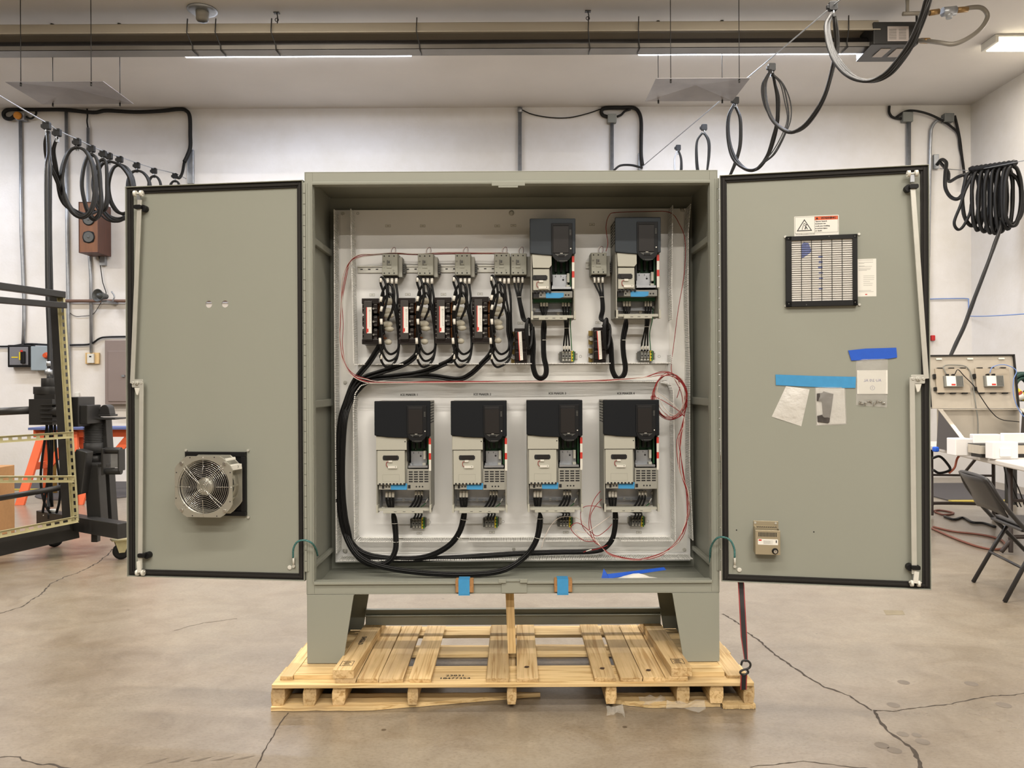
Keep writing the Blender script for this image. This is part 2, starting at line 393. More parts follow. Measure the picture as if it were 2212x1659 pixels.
wallm = wall_mat(); floorm = floor_mat()
ceilm = M('painted_ceiling', (216, 211, 205), 0.8, var=0.04, vs=1.2)
crackm = M('dark_crack_strip', (58, 50, 42), 0.9, var=0.25, vs=30)  # dark brown strips laid flat on the floor as cracks
fl = struct(MB().use(floorm).box(XL, XR, YF, BW, -0.1, 0), 'floor')
struct(MB().use(ceilm).box(XL, XR, YF, BW, CEIL, CEIL + 0.1), 'ceiling')
wb = MB().use(wallm).box(XL, XR, BW, BW + 0.2, -0.1, CEIL + 0.1)
wback = struct(wb, 'wall_back')
wallk = M('low_bounce_dark_wall', (92, 88, 84), 0.8)  # unseen left and front walls, coloured dark to cut bounced light
struct(MB().use(wallk).box(XL - 0.2, XL, YF, BW, -0.1, CEIL + 0.1), 'wall_left')
struct(MB().use(wallm).box(XR, XR + 0.2, YF, BW, -0.1, CEIL + 0.1), 'wall_right')
struct(MB().use(wallk).box(XL, XR, YF - 0.2, YF, -0.1, CEIL + 0.1), 'wall_front')
def crack(pts, w, seed=0, jit=1.0):
    """jagged dark strip along a crack in the slab: pts are photo positions on the floor, w = width in m"""
    rnd = random.Random(seed); P = [G(x, y) for (x, y) in pts]; out = []
    for a, b in zip(P[:-1], P[1:]):
        n = max(3, int((b - a).length / 0.018))
        for i in range(n): out.append(a.lerp(b, i / n))
    out.append(P[-1]); k = []
    off = 0
    for i, p in enumerate(out):
        d = (out[min(i + 1, len(out) - 1)] - out[max(i - 1, 0)]).normalized(); s_ = Vector((-d.y, d.x, 0))
        off = off * 0.8 + rnd.uniform(-1, 1) * 0.006 * jit; ww = w * (0.5 + rnd.random() * 1.2) / 2
        c_ = p + s_ * off; k.append((c_ + s_ * ww, c_ - s_ * ww))
    mb = MB().use(crackm); vs = []; fs = []
    for i, (a, b) in enumerate(k): vs += [(a.x, a.y, 0.0006), (b.x, b.y, 0.0006)]
    for i in range(len(k) - 1): fs.append((2 * i, 2 * i + 1, 2 * i + 3, 2 * i + 2))
    mb._add(vs, fs, world=True); return mb.build('crack', fl)
crack([(1562, 1326), (1600, 1350), (1622, 1372), (1680, 1418), (1730, 1456), (1783, 1484), (1836, 1503), (1888, 1534)], 0.009, 1)
crack([(1888, 1534), (1893, 1550), (1910, 1575), (1950, 1600), (1968, 1614), (1978, 1640), (1984, 1659), (1992, 1690)], 0.011, 2)
crack([(1888, 1534), (1940, 1535), (2050, 1523), (2100, 1512), (2160, 1505), (2230, 1497)], 0.005, 3)
crack([(250, 1180), (210, 1217), (170, 1237), (138, 1248), (103, 1266), (90, 1280), (62, 1298), (40, 1312), (0, 1325), (-60, 1345)], 0.008, 4)
crack([(-40, 1636), (40, 1637), (72, 1650), (115, 1651), (140, 1659), (200, 1672)], 0.006, 5)
crack([(622, 1540), (600, 1572), (570, 1622), (552, 1659), (540, 1690)], 0.004, 6, 0.5)
crack([(1620, 1657), (1690, 1645), (1760, 1646), (1840, 1656), (1900, 1662)], 0.004, 7)
crack([(375, 1362), (440, 1344), (512, 1336)], 0.003, 8)
patch = M('floor_patch', (124, 113, 90), 0.6, var=0.1, vs=20)
pp = [G(1908, 1318), G(1950, 1319), G(1955, 1328), G(1914, 1329)]
MB().use(patch)._add([(p.x, p.y, 0.0006) for p in pp], [(0, 1, 2, 3)], world=True).build('floor_patch', fl)
stain = M('floor_stain', (100, 90, 78), 0.5, var=0.1, vs=20)
for i in range(5):                                             # skewed dark tyre marks, lower left
    x0 = 315 + i * 47
    q = [G(x0, 1650 - i * 2.2), G(x0 + 30, 1641 - i * 1.6), G(x0 + 50, 1637 - i * 1.2), G(x0 + 22, 1648 - i * 2)]
    MB().use(stain)._add([(p.x, p.y, 0.0005) for p in q], [(0, 1, 2, 3)], world=True).build('tyre_mark', fl)
for (x, y, r) in ((1950, 1586, .022), (1980, 1588, .018), (1993, 1602, .026), (1905, 1610, .026), (1932, 1621, .026), (2168, 1523, .03), (1930, 1523, .026), (1952, 1474, .026), (2098, 1477, .028)):
    c_ = G(x, y); MB().use(stain)._add([(c_.x + r * math.cos(t * .52) , c_.y + r * math.sin(t * .52), 0.0005) for t in range(12)], [tuple(range(12))], world=True).build('floor_spot', fl)

# ceiling strip lights: housing and tube diffuser
lit_c = M('cool_tube_glow', (236, 242, 255), 0.4, emit=9.0)
lit_w = M('warm_tube_glow', (255, 244, 214), 0.4, emit=7.0)
fixm = M('white_fixture_enamel', (225, 222, 212), 0.4)
def strip(x0, x1, y, mat, label, grp=None, h=0.1, hw=0.06):
    t = thing('strip_light', ((x0 + x1) / 2, y, CEIL - h), label, 'ceiling light', grp)
    MB().use(fixm).box(x0, x1, y - hw - .01, y + hw + .01, CEIL - h * .5, CEIL - 0.002).build('housing', t, bevel=0.006)
    MB().use(mat).cbox(x0 + .01, x1 - .01, y - hw, y + hw, CEIL - h, CEIL - h * .5, min(0.02, h * .2)).build('diffuser', t)
    return t
strip(-3.80, -1.14, 8.93, lit_c, 'cool white ceiling strip light behind the tube heater, above the left door', None, .06, .042)
strip(1.48, 4.06, 8.93, lit_c, 'cool white ceiling strip light behind the tube heater, above the right door', None, .06, .042)
for (ry, pw, cc) in ROWS[:-1]:
    for rx in (XF if ry < 1 else XB):
        strip(rx - 1.25, rx + 1.25, ry, lit_w, 'warm white ceiling strip light out of the photo above the workshop', 'overhead strip lights')
t = thing('wraparound_light', (6.05, 8.72, CEIL - .1), 'warm white boxy wraparound light fixture at right edge of the ceiling', 'ceiling light')
MB().use(fixm).box(5.45, 6.44, 8.59, 8.86, CEIL - 0.03, CEIL - .002).box(5.42, 5.46, 8.59, 8.86, CEIL - .09, CEIL - .002).build('housing', t, bevel=.006)
MB().use(lit_w).hexa([(5.46, 8.62, CEIL - .098), (6.44, 8.62, CEIL - .098), (6.44, 8.84, CEIL - .098), (5.46, 8.84, CEIL - .098), (5.46, 8.60, CEIL - .03), (6.44, 8.60, CEIL - .03), (6.44, 8.86, CEIL - .03), (5.46, 8.86, CEIL - .03)]).build('diffuser', t, bevel=.02)

# ================================================================== the enclosure
Y0, Y1 = 3.33, 3.787
ZB, ZT = H - 0.908, H + 0.923
XO = 0.895
enc = thing('electrical_enclosure', (0, 3.56, 0.133), 'tall two-door grey-green steel electrical enclosure standing open on a wooden pallet', 'electrical enclosure')
T = 0.004
b = MB().use(paint)
b.box(-XO, -XO + T, Y0, Y1, ZB, ZT).box(XO - T, XO, Y0, Y1, ZB, ZT)
b.box(-XO + T, XO - T, Y0, Y1, ZT - T, ZT).box(-XO + T, XO - T, Y0, Y1, ZB, ZB + T)
b.box(-XO + T, XO - T, Y1 - T, Y1, ZB + T, ZT - T)
ZI0, ZI1, XI = H - 0.853, H + 0.867, 0.86
b.box(-XO + T, -XI, Y0, Y0 + T, ZB + T, ZT - T).box(XI, XO - T, Y0, Y0 + T, ZB + T, ZT - T)
b.box(-XI, XI, Y0, Y0 + T, ZI1, ZT - T).box(-XI, XI, Y0, Y0 + T, ZB + T, ZI0)
# turned-in lip round the opening, and the raised strip along top and bottom
b.box(-XI, -XI + .003, Y0 + T, Y0 + .03, ZI0, ZI1).box(XI - .003, XI, Y0 + T, Y0 + .03, ZI0, ZI1)
b.box(-XI, XI, Y0 - .012, Y0 + .03, ZI1 - .003, ZI1).box(-XI, XI, Y0 - .012, Y0 + .03, ZI0, ZI0 + .003)
b.box(-XI, XI, Y0 - .012, Y0 - .009, ZI1, ZI1 + .010).box(-XI, -.05, Y0 - .012, Y0 - .009, ZI0 - .010, ZI0).box(.06, XI, Y0 - .012, Y0 - .009, ZI0 - .010, ZI0)
b.box(-XI - .002, -XI + .002, Y0 - .012, Y0, ZI0, ZI1).box(XI - .002, XI + .002, Y0 - .012, Y0, ZI0, ZI1)
b.box(-.05, .06, Y0 - .006, Y0 + .0, ZB + .004, ZI0 + .010)
b.build('body', enc, bevel=0.0015)
b = MB().use(paint)                                              # catch plate in the middle of the top edge
b.box(-.083, .06, Y0 - .016, Y0 - .0125, ZI1 - .012, ZI1 + .006).box(-.055, .03, Y0 - .016, Y0 - .0125, ZI1 - .02, ZI1 - .0121); b.build('top_catch', enc, bevel=.001)
b = MB().use(paint); b.box(-.062, -.03, Y0 - .016, Y0 - .0125, ZI0 - .005, ZI0 + .012).box(.03, .062, Y0 - .016, Y0 - .0125, ZI0 - .005, ZI0 + .012); b.build('bottom_catch', enc, bevel=.001)
for sx in (-1, 1):
    for (z, w_) in ((H + .64, .03), (H - .085, .035), (H - .80, .02)):     # channels across the side walls
        b = MB().use(paint); xa = sx * (XO - T); xb = sx * (XO - .025)
        b.box(xa, xb, Y0 + .04, Y1 - .05, z - w_ / 2, z + w_ / 2); b.build('side_channel', enc, bevel=.004)
eye_m = paint
for x_ in (W(703, 366, 3.5).x, W(1501, 360, 3.5).x):
    b = MB().use(paint); pts = [(x_ + .034 * math.cos(a), 3.50, ZT - .003 + .034 * math.sin(a)) for a in [PI * i / 12 for i in range(13)]]
    b.tube(pts, .008, 10, smooth=False); b.cyl((x_, 3.5, ZT), (x_, 3.5, ZT + .006), .045, 20); b.build('lifting_eye', enc)
# floor stands
for sx in (-1, 1):
    def X(v): return sx * v
    for (ya, yb, nm) in ((Y0, Y0 + .005, 'front'), (Y1 - .005, Y1, 'rear')):
        b = MB().use(paint); pts = [(X(.893), H - .909), (X(.690), H - .909), (X(.738), .134), (X(.893), .134)]
        b.prism(pts, ya, yb); b.build('stand_leg', enc, bevel=.001)
    b = MB().use(paint); b.box(X(.888), X(.893), Y0 + .005, Y1 - .005, .134, H - .909); b.box(X(.80), X(.888), Y0 + .005, Y1 - .005, .134, .138); b.box(X(.69), X(.888), Y0 + .005, Y1 - .005, H - .914, H - .909); b.build('stand_side', enc)
b = MB().use(paint); b.box(-.72, .72, Y1 - .03, Y1 - .006, H - 1.125, H - 1.100).box(-.72, .72, Y1 - .034, Y1 - .03, H - 1.175, H - 1.12).box(-.72, .72, Y1 - .05, Y1 - .034, H - 1.128, H - 1.124); b.build('rear_rail', enc)
# back panel
YP = 3.74
b = MB().use(panelw); b.box(-.8635, .8635, YP, YP + .004, H - .8635, H + .85).box(-.8635, .8635, YP + .004, YP + .02, H + .846, H + .85).box(-.8635, .8635, YP + .004, YP + .02, H - .8635, H - .859)
bp_ = b.build('back_panel', enc, bevel=.001, label='white painted back panel')
PF = Fr((0, YP, H))                                  # panel frame: u = x, n = towards camera, w = height above the camera axis
for (px, py) in ((741, 462), (1105, 460), (1473, 455), (746, 826), (1471, 821), (1110, 1186), (1478, 1187), (746, 1190)):
    u, w = PF.hit(px, py, .004); b = MB(PF).use(zinc)
    b.lathe((u, 0, w), (0, 1, 0), [(0, .013), (.002, .013), (.0021, .0085), (.008, .0085), (.009, .007)], 18); b.build('panel_nut', bp_)
for (px, py) in ((745, 710), (1470, 704)):
    u, w = PF.hit(px, py, .0); MB(PF).use(ink).cyl((u, 0.0002, w), (u, .0012, w), .008, 16).build('panel_hole', bp_)
for n_, (px, py) in enumerate(((884, 853), (1042, 852), (1204, 850), (1352, 850))):
    u, w = PF.hit(px, py, .001); MB(PF).use(ink).text('ICE MAKER %d' % (n_ + 1), .0105, u, w, .0005, bold=.0004).build('circuit_label', bp_, label='printed black circuit label')
for (px, py) in ((838, 488), (913, 488), (991, 488), (1074, 488), (1109, 487), (1279, 485), (804, 637), (881, 636), (958, 636), (1037, 635), (906, 1152), (1063, 1150), (1222, 1150), (1380, 1150), (1124, 698), (1292, 697)):
    u, w = PF.hit(px, py, .001); b = MB(PF).use(dkgrey).box(u - .0125, u + .0125, .0002, .0006, w - .006, w + .006).use(paper).box(u - .0115, u + .0115, .0006, .0009, w - .005, w + .005).use(ink).box(u - .006, u + .006, .0009, .0011, w - .0008, w + .0008); b.build('device_tag', bp_)
for (px, py) in ((928, 1128), (1087, 1127), (1399, 1126), (773, 461), (1254, 770), (1424, 770)):
    u, w = PF.hit(px, py, .001); MB(PF).use(termg).torus((u, .0006, w), (0, 1, 0), .006, .0006, 16, 5).build('earth_mark', bp_)

# ---- doors
ZD0, ZD1 = -0.850, 0.889
def mkdoor(P0, P1, name, side, hole_px):
    P0 = Vector((P0[0], P0[1], H)); P1 = Vector((P1[0], P1[1], H)); u = (P1 - P0).normalized(); wd_ = (P1 - P0).length
    n = Vector((u.y, -u.x, 0));
    if n.y > 0: n = -n
    fr = Fr(P0, u, n)
    b = MB(fr).use(paint); g = .008
    holes = []
    for hp in hole_px:
        hu, hw = fr.hit(hp[0], hp[1], -.018); holes.append((hu, hw, .0155))
    if holes:
        hz = sum(h[1] for h in holes) / len(holes); holes = [(h[0], hz, h[2]) for h in holes]
        b.plate_holes(0, wd_, ZD0, ZD1, -.022, -.018, holes, .024)
    else: b.box(0, wd_, -.022, -.018, ZD0, ZD1)
    b.box(0, .003, -.022, 0, ZD0, ZD1).box(wd_ - .003, wd_, -.022, 0, ZD0, ZD1).box(0, wd_, -.022, 0, ZD0, ZD0 + .003).box(0, wd_, -.022, 0, ZD1 - .003, ZD1)
    d = b.build('door', enc, bevel=0 if holes else .0012, label=side + ' door swung fully open')
    gk = MB(fr).use(gasket)
    for (a0, a1, c0, c1) in ((.003, .030, ZD0 + .003, ZD1 - .003), (wd_ - .030, wd_ - .003, ZD0 + .003, ZD1 - .003), (.030, wd_ - .030, ZD0 + .003, ZD0 + .030), (.030, wd_ - .030, ZD1 - .030, ZD1 - .003)):
        gk.box(a0, a1, -.018, -.010, c0, c1)
    for (a0, a1, c0, c1) in ((.011, .022, ZD0 + .011, ZD1 - .011), (wd_ - .022, wd_ - .011, ZD0 + .011, ZD1 - .011), (.022, wd_ - .022, ZD0 + .011, ZD0 + .022), (.022, wd_ - .022, ZD1 - .022, ZD1 - .011)):
        gk.box(a0, a1, -.010, -.004, c0, c1)
    gk.build('gasket', d, bevel=.002)
    return d, fr, wd_
dl, FL, WL = mkdoor((-.903, 3.33), (-1.722, 3.43), 'left', 'left', [(451, 657), (486, 657)])
dr, FR, WR = mkdoor((.893, 3.29), (1.708, 3.138), 'right', 'right', [])
# piano hinges
for (sx, top, bot) in ((-1, 395, 1235), (1, 385, 1233)):
    px = 660 if sx < 0 else 1549
    xw = sx * .894; z1 = W(px, top, 3.325).z; z0 = W(px, bot, 3.325).z
    b = MB().use(paint); n_ = 36; hh = (z1 - z0) / n_; wk = .0045
    for i in range(n_):
        b.box(xw - wk, xw + wk, 3.3185, 3.3265, z0 + i * hh + .0009, z0 + (i + 1) * hh - .0009)
    b.box(xw - (.012 if sx > 0 else -.012), xw, Y0 - .0035, Y0 - .0005, z0, z1)
    b.build('hinge', enc, bevel=.0008)
# latch rods, rollers, guides on each door
def latch(d, fr, P):
    def uw(k, n=.0): return fr.hit(P[k][0], P[k][1], n)
    def rod(a, b_, nn=.012):
        ua, wa = uw(a, nn); ub, wb_ = uw(b_, nn); m_ = MB(fr).use(zinc); m_.bar((ua, nn, wa), (ub, nn, wb_), .019, .007, up=fr.n); m_.build('latch_rod', d, bevel=.001, label='zinc plated flat latch rod')
    rod('t0', 't1'); rod('b0', 'b1')
    for (a, nn) in (('gt', .006), ('gb', .006)):
        u_, w_ = uw(a, .0); sgn = P['gs']; m_ = MB(fr).use(blackp)
        m_.cyl((u_ + sgn * .016, -.018, w_ - .003), (u_ + sgn * .016, .008, w_ - .003), .015, 16); m_.cbox(u_ - .017, u_ + .017, .003, .024, w_ - .009, w_ + .009, .006); m_.build('rod_guide', d, bevel=.001)
    for (a, s_) in (('rt', 1), ('rb', -1)):
        u_, w_ = uw(a, .012); m_ = MB(fr).use(galv); m_.box(u_ - .008, u_ + .008, .004, .012, w_ - .03 * (s_ > 0), w_ + .03 * (s_ < 0)); m_.build('roller_arm', d)
        m_ = MB(fr).use(whitep)
        if s_ > 0:
            m_.cyl((u_ - .020, .012, w_ + .004), (u_ - .009, .012, w_ + .004), .013, 18).cyl((u_ + .009, .012, w_ + .004), (u_ + .020, .012, w_ + .004), .013, 18)
        else:
            m_.cyl((u_ - .018, .012, w_ - .008), (u_ - .008, .012, w_ - .008), .013, 18).cyl((u_ + .008, .012, w_ - .008), (u_ + .018, .012, w_ - .008), .013, 18).bar((u_, .016, w_ - .006), (u_ + .004, .016, w_ + .042), .018, .007, up=fr.n)
        m_.build('roller', d, label='white nylon roller')
        MB(fr).use(zinc).cyl((u_ - .024, .012, w_ + .004 * s_), (u_ + .024, .012, w_ + .004 * s_), .004, 10).build('roller_pin', d)
    u_, w_ = uw('c', .012); m_ = MB(fr).use(zinc); m_.cbox(u_ - .026, u_ + .026, .010, .014, w_ - .020, w_ + .016, .004)
    m_.cyl((u_, .014, w_), (u_, .022, w_), .010, 6).cyl((u_, .022, w_), (u_, .028, w_), .005, 12).cyl((u_ - .02, .014, w_), (u_ - .02, .019, w_), .006, 12).cyl((u_ + .02, .014, w_), (u_ + .02, .019, w_), .006, 12)
    m_.cyl((u_, -.018, w_), (u_, .010, w_), .012, 16); m_.build('cam_plate', d, bevel=.0008)
    m_ = MB(fr).use(whitep); m_.prism([(u_ - .013, w_ - .022), (u_ + .013, w_ - .022), (u_ + .004, w_ - .052), (u_ - .004, w_ - .055)], .004, .016); m_.build('cam_pawl', d, bevel=.001)
latch(dl, FL, dict(t0=(302, 432), t1=(286, 828), b0=(306, 826), b1=(303, 1228), gt=(303, 449), gb=(311, 1198), gs=-1, rt=(299, 420), rb=(303, 1233), c=(297, 827)))
latch(dr, FR, dict(t0=(1971, 398), t1=(2001, 818), b0=(1970, 815), b1=(1975, 1240), gt=(1971, 405), gb=(1975, 1224), gs=-1, rt=(1971, 377), rb=(1977, 1256), c=(1983, 818)))
# earth straps
for (d, fr, pts, lug, but) in ((dl, FL, [(633, 1205), (634, 1185), (642, 1171), (656, 1167), (672, 1172), (682, 1185), (686, 1200)], (635, 1214), (626, 1226)),
                               (dr, FR, [(1587, 1205), (1586, 1185), (1577, 1167), (1560, 1160), (1546, 1165), (1535, 1185), (1534, 1215)], (1587, 1214), (1597, 1231))):
    wp = []
    for i, (x, y) in enumerate(pts): wp.append(W(x, y, (3.31 if d is dl else 3.245 + .012 * min(i, 4)) - .02 * math.sin(PI * i / 6) + (.06 * (max(0, i - 4) / 2))))
    st = thing('earth_strap', wp[0], 'short green and white braided earth strap bridging the %s door hinge' % ('left' if d is dl else 'right'), 'cable')
    MB().use(teal).tube(wp, .0042, 8).build('braid', st)
    u_, w_ = fr.hit(lug[0], lug[1], -.012); MB(fr).use(whitep).cyl((u_, -.008, w_ - .012), (u_, -.006, w_ + .022), .0045, 10).build('sleeve', st)
    MB(fr).use(zinc).cyl((u_, -.018, w_ - .018), (u_, -.004, w_ - .018), .007, 6).build('lug', st)
    u_, w_ = fr.hit(but[0], but[1], -.018); MB(fr).use(whitep).lathe((u_, -.018, w_), (0, 1, 0), [(0, .010), (.003, .010), (.004, .006)], 20).build('hole_plug', d)
# ================================================================== the pallet
pal = thing('pallet', (0, 3.52, 0), 'long pine pallet under the enclosure, with broken bottom boards', 'pallet')
PY0, PY1 = 3.155, 3.905
xl = G(585, 1537).x; xr = G(1630, 1528).x
TD = .111
def rough_box(b, x0, x1, y0, y1, z0, z1, seed, amp=.002):
    r = random.Random(seed); j = lambda: r.uniform(-amp, amp)
    b.hexa([(x0 + j(), y0 + j(), z0), (x1 + j(), y0 + j(), z0), (x1 + j(), y1 + j(), z0), (x0 + j(), y1 + j(), z0), (x0 + j(), y0 + j(), z1), (x1 + j(), y0 + j(), z1), (x1 + j(), y1 + j(), z1), (x0 + j(), y1 + j(), z1)])
for (ya, yb) in ((PY0, 3.355), (3.50, 3.60), (3.77, 3.905)):
    b = MB().use(woodx); rough_box(b, xl + .006, xr - .006, ya, yb, TD - .016, TD, int(ya * 100)); o = b.build('lead_board', pal, bevel=.0015)
    if ya == PY0: lead = o
def depthboard(pxl, pxr, pyf, dfar, name='deck_board', z0=TD, z1=None, df=3.168, mat=None, seed=0, parent=pal):
    z1 = z1 or z0 + .018
    xa = W(pxl, pyf, df).x; xb = W(pxr, pyf, df).x
    b = MB().use(mat or woody); rough_box(b, xa, xb, df, dfar, z0, z1, seed or int(pxl), .0035); return b.build(name, parent, bevel=.0015)
for i, (a, c, dd) in enumerate(((770, 817, 3.86), (818.5, 870, 3.86), (884, 930, 3.86), (1050, 1098, 3.87), (1117, 1163, 3.87), (1285, 1331, 3.87), (1340, 1387, 3.86), (1388.5, 1436, 3.86), (1437, 1486, 3.86), (724, 769, 3.86))):
    depthboard(a, c, 1470, dd)
# outer boards the stand legs rest on
b = MB().use(woodx); rough_box(b, G(641, 1460, TD).x, -.735, 3.21, 3.30, TD, TD + .020, 3); b.build('deck_board', pal, bevel=.0015)
b = MB().use(woodx); rough_box(b, G(641, 1460, TD).x, -.735, 3.305, 3.80, TD, TD + .020, 4); b.build('deck_board', pal, bevel=.0015)
b = MB().use(woody); rough_box(b, G(612, 1460, TD).x, G(639, 1460, TD).x, 3.20, 3.88, TD, TD + .018, 5); b.build('deck_board', pal, bevel=.0015)
b = MB().use(woodx); rough_box(b, .735, .885, 3.22, 3.30, TD, TD + .020, 6); b.build('deck_board', pal, bevel=.0015)
b = MB().use(woodx); rough_box(b, .735, .885, 3.305, 3.80, TD, TD + .020, 7); b.build('deck_board', pal, bevel=.0015)
b = MB().use(woody); rough_box(b, .89, xr - .02, 3.20, 3.88, TD, TD + .012, 8); b.build('deck_board', pal, bevel=.0015)
# stringers
for i, (a, c) in enumerate(((585, 615), (654, 683), (717, 746), (880, 903), (1095, 1116), (1308, 1332), (1462, 1490), (1533, 1563), (1606, 1630))):
    xa = W(a, 1500, 3.17).x; xb = W(c, 1500, 3.17).x; cxm = (xa + xb) / 2; hw = (xb - xa) / 2
    b = MB().use(woody); pr = [(cxm - hw * .9, .018), (cxm + hw * .75, .018), (cxm + hw, .045), (cxm + hw, .08), (cxm + hw * .9, .0945), (cxm - hw * .8, .0945), (cxm - hw, .07), (cxm - hw, .04)]
    b.prism(pr, 3.170, 3.90); b.build('stringer', pal, bevel=.002)
def jag(x0, x1, y0, y1, tl, tr, z1=.018, seed=1):
    """bottom board with torn ends: tl / tr = amount the end narrows"""
    r = random.Random(seed); n = 24; top = []; 
    b = MB().use(woodx); vs = []; fs = []
    for i in range(n + 1):
        f = i / n; x = x0 + (x1 - x0) * f
        a0 = y0 + tl * max(0, 1 - f * 3) + tr * max(0, f * 1.6 - .6) + r.uniform(0, .006); zt = z1 + r.uniform(-.001, .001)
        a1 = y1 - r.uniform(0, .004)
        for (yy, zz) in ((a0, .001), (a0, zt), (a1, zt), (a1, .001)): vs.append((x, yy, zz))
    for i in range(n):
        for k in range(4): fs.append((i * 4 + k, i * 4 + (k + 1) % 4, (i + 1) * 4 + (k + 1) % 4, (i + 1) * 4 + k))
    fs += [(0, 1, 2, 3), (n * 4 + 3, n * 4 + 2, n * 4 + 1, n * 4)]
    b._add(vs, fs, world=True); return b.build('bottom_board', pal, bevel=.001)
jag(xl, G(1168, 1515).x, PY0, 3.30, 0, .13, seed=3); jag(G(1322, 1526).x, xr - .14, PY0 + .01, 3.29, .05, .01, seed=4)
jag(xr - .135, xr, PY0 - .003, 3.28, .0, .0, seed=5); jag(xl, xr, 3.79, 3.90, 0, 0, seed=6)
# writing on the pallet
LT = Fr((0, 0, TD + .0004), (1, 0, 0), (0, 0, 1), (0, 1, 0))
p = G(983, 1462, TD); MB(LT).use(ink).text('23831', .017, p.x, p.y + .012, 0, sx=1.35, bold=.0006).text('18477354', .017, p.x, p.y - .018, 0, sx=1.35, bold=.0006).build('handwriting', lead)
# blocking timbers
def timber(pxl, pxr, dfront, dfar, shift, label, marks, mir):
    z0 = TD + .0185; z1 = z0 + .038; xa = W(pxl, 1450, dfront).x; xb = W(pxr, 1450, dfront).x
    t = thing('blocking_timber', ((xa + xb) / 2, (dfront + dfar) / 2, z0), label, 'timber', None)
    b = MB().use(woody); b.hexa([(xa, dfront, z0), (xb, dfront, z0), (xb + shift, dfar, z0), (xa + shift, dfar, z0), (xa, dfront, z1), (xb, dfront, z1), (xb + shift, dfar, z1), (xa + shift, dfar, z1)]); b.build('plank', t, bevel=.002)
    fr = Fr((0, 0, z1 + .0004), (1, 0, 0), (0, 0, 1), (0, 1, 0)); m = MB(fr).use(ink)
    cx = (xa + xb) / 2 + shift * .1; cy = dfront + .07
    for (a0, a1, c0, c1) in ((-.026, .026, -.0285, -.0265), (-.026, .026, .0265, .0285), (-.026, -.024, -.0285, .0285), (.024, .026, -.0285, .0285)): m.box(cx + a0, cx + a1, 0, .0003, cy + c0, cy + c1)
    for k in range(5): m.box(cx - .018 + (k % 2) * .006, cx + .016 - (k % 3) * .004, 0, .0003, cy - .019 + k * .009, cy - .0155 + k * .009)
    m.build('stamp', t)
    if marks: MB(fr).use(ink).text(marks, .022, cx + shift * .45, dfront + .36, 0, rot=PI / 2 + .0, bold=.001).build('stamp', t)
    return t
timber(718.5, 764, 3.165, 3.85, .02, 'thick pine timber lying by the left stand leg, stamped 0795045', '0795045', False)
timber(1450, 1495, 3.172, 3.84, -.02, 'thick weathered pine timber lying by the right stand leg', None, True)
# upright stick between enclosure and pallet
b = MB().use(woodz); pa = W(1100.5, 1286, 3.46); pb = W(1106, 1408, 3.46); pa.z = ZB - .001; pb.z = TD + .019
b.bar(pa, pb, .037, .018, up=(0, 1, 0)); tag(b.build('prop_stick', bevel=.001), 'upright pine stick propped between the enclosure underside and the pallet', 'timber')
# knot holes
for (px, py) in ((1401, 1449), (1301, 1445), (1138, 1442)):
    p = G(px, py, TD + .018); o_ = MB().use(M('knot', (70, 48, 34), .8)); o_._add([(p.x + .011 * math.cos(t * .7) * (1 + .3 * math.sin(t * 3)), p.y + .010 * math.sin(t * .7), TD + .0218) for t in range(9)], [tuple(range(9))], world=True); o_.build('knot', pal)
# plastic film shreds on the pallet bottom
film = M('clear_film', (230, 228, 220), .25, alpha=.22)
for (px, py, s_) in ((1480, 1524, .07), (1412, 1514, .05), (1328, 1534, .03)):
    r = random.Random(px); p = G(px, py, .02); b = MB().use(film); n = 6; vs = []; fs = []
    for i in range(n):
        for j in range(4): vs.append((p.x + (i / (n - 1) - .5) * 2.2 * s_ + r.uniform(-.006, .006), p.y - .03 + j * .018 + r.uniform(-.005, .005), .003 + r.uniform(0, .022) + (.012 if j > 1 else 0)))
    for i in range(n - 1):
        for j in range(3): fs.append((i * 4 + j, i * 4 + j + 1, (i + 1) * 4 + j + 1, (i + 1) * 4 + j))
    b._add(vs, fs, world=True)
    tag(b.build('plastic_film_scrap'), {1480: 'largest crumpled clear film scrap on the pallet bottom board', 1412: 'clear film scrap left of the largest one on the pallet', 1328: 'small clear film scrap on the floor under the broken board end'}[px], 'plastic film')
# ratchet strap with hook
st = thing('tie_down_strap', W(1612, 1440, 3.17), 'black and red tie-down strap hooked to the right end of the pallet', 'strap')
strapm = M('black_webbing', (24, 20, 20), .7); strapr = M('red_webbing_edge', (140, 44, 44), .7)
p0 = W(1601, 1262, 3.335); p1 = W(1607, 1425, 3.165)
top = p0 + Vector((0, .35, 1.3)); top = Vector((p0.x - .0, 3.62, 1.9))
def webbing(pts, w, ang=0):
    for (o0, o1, m) in ((-w / 2, -w / 2 + .004, strapr), (-w / 2 + .004, w / 2 - .004, strapm), (w / 2 - .004, w / 2, strapr)):
        b = MB().use(m)
        for (a, c, wa, wc) in zip(pts[:-1], pts[1:], [1, 1, 1, .5], [1, 1, .5, .4]):
            b.hexa([(a.x + o0 * wa, a.y, a.z), (a.x + o1 * wa, a.y, a.z), (a.x + o1 * wa, a.y + .002, a.z), (a.x + o0 * wa, a.y + .002, a.z), (c.x + o0 * wc, c.y, c.z), (c.x + o1 * wc, c.y, c.z), (c.x + o1 * wc, c.y + .002, c.z), (c.x + o0 * wc, c.y + .002, c.z)])
        b.build('webbing', st)
pm = W(1607, 1375, 3.22)
webbing([Vector((.915, 3.62, H - .05)), p0, pm, W(1612, 1430, 3.165)], .027)
webbing([W(1607, 1455, 3.148), W(1606, 1490, 3.150)], .026)
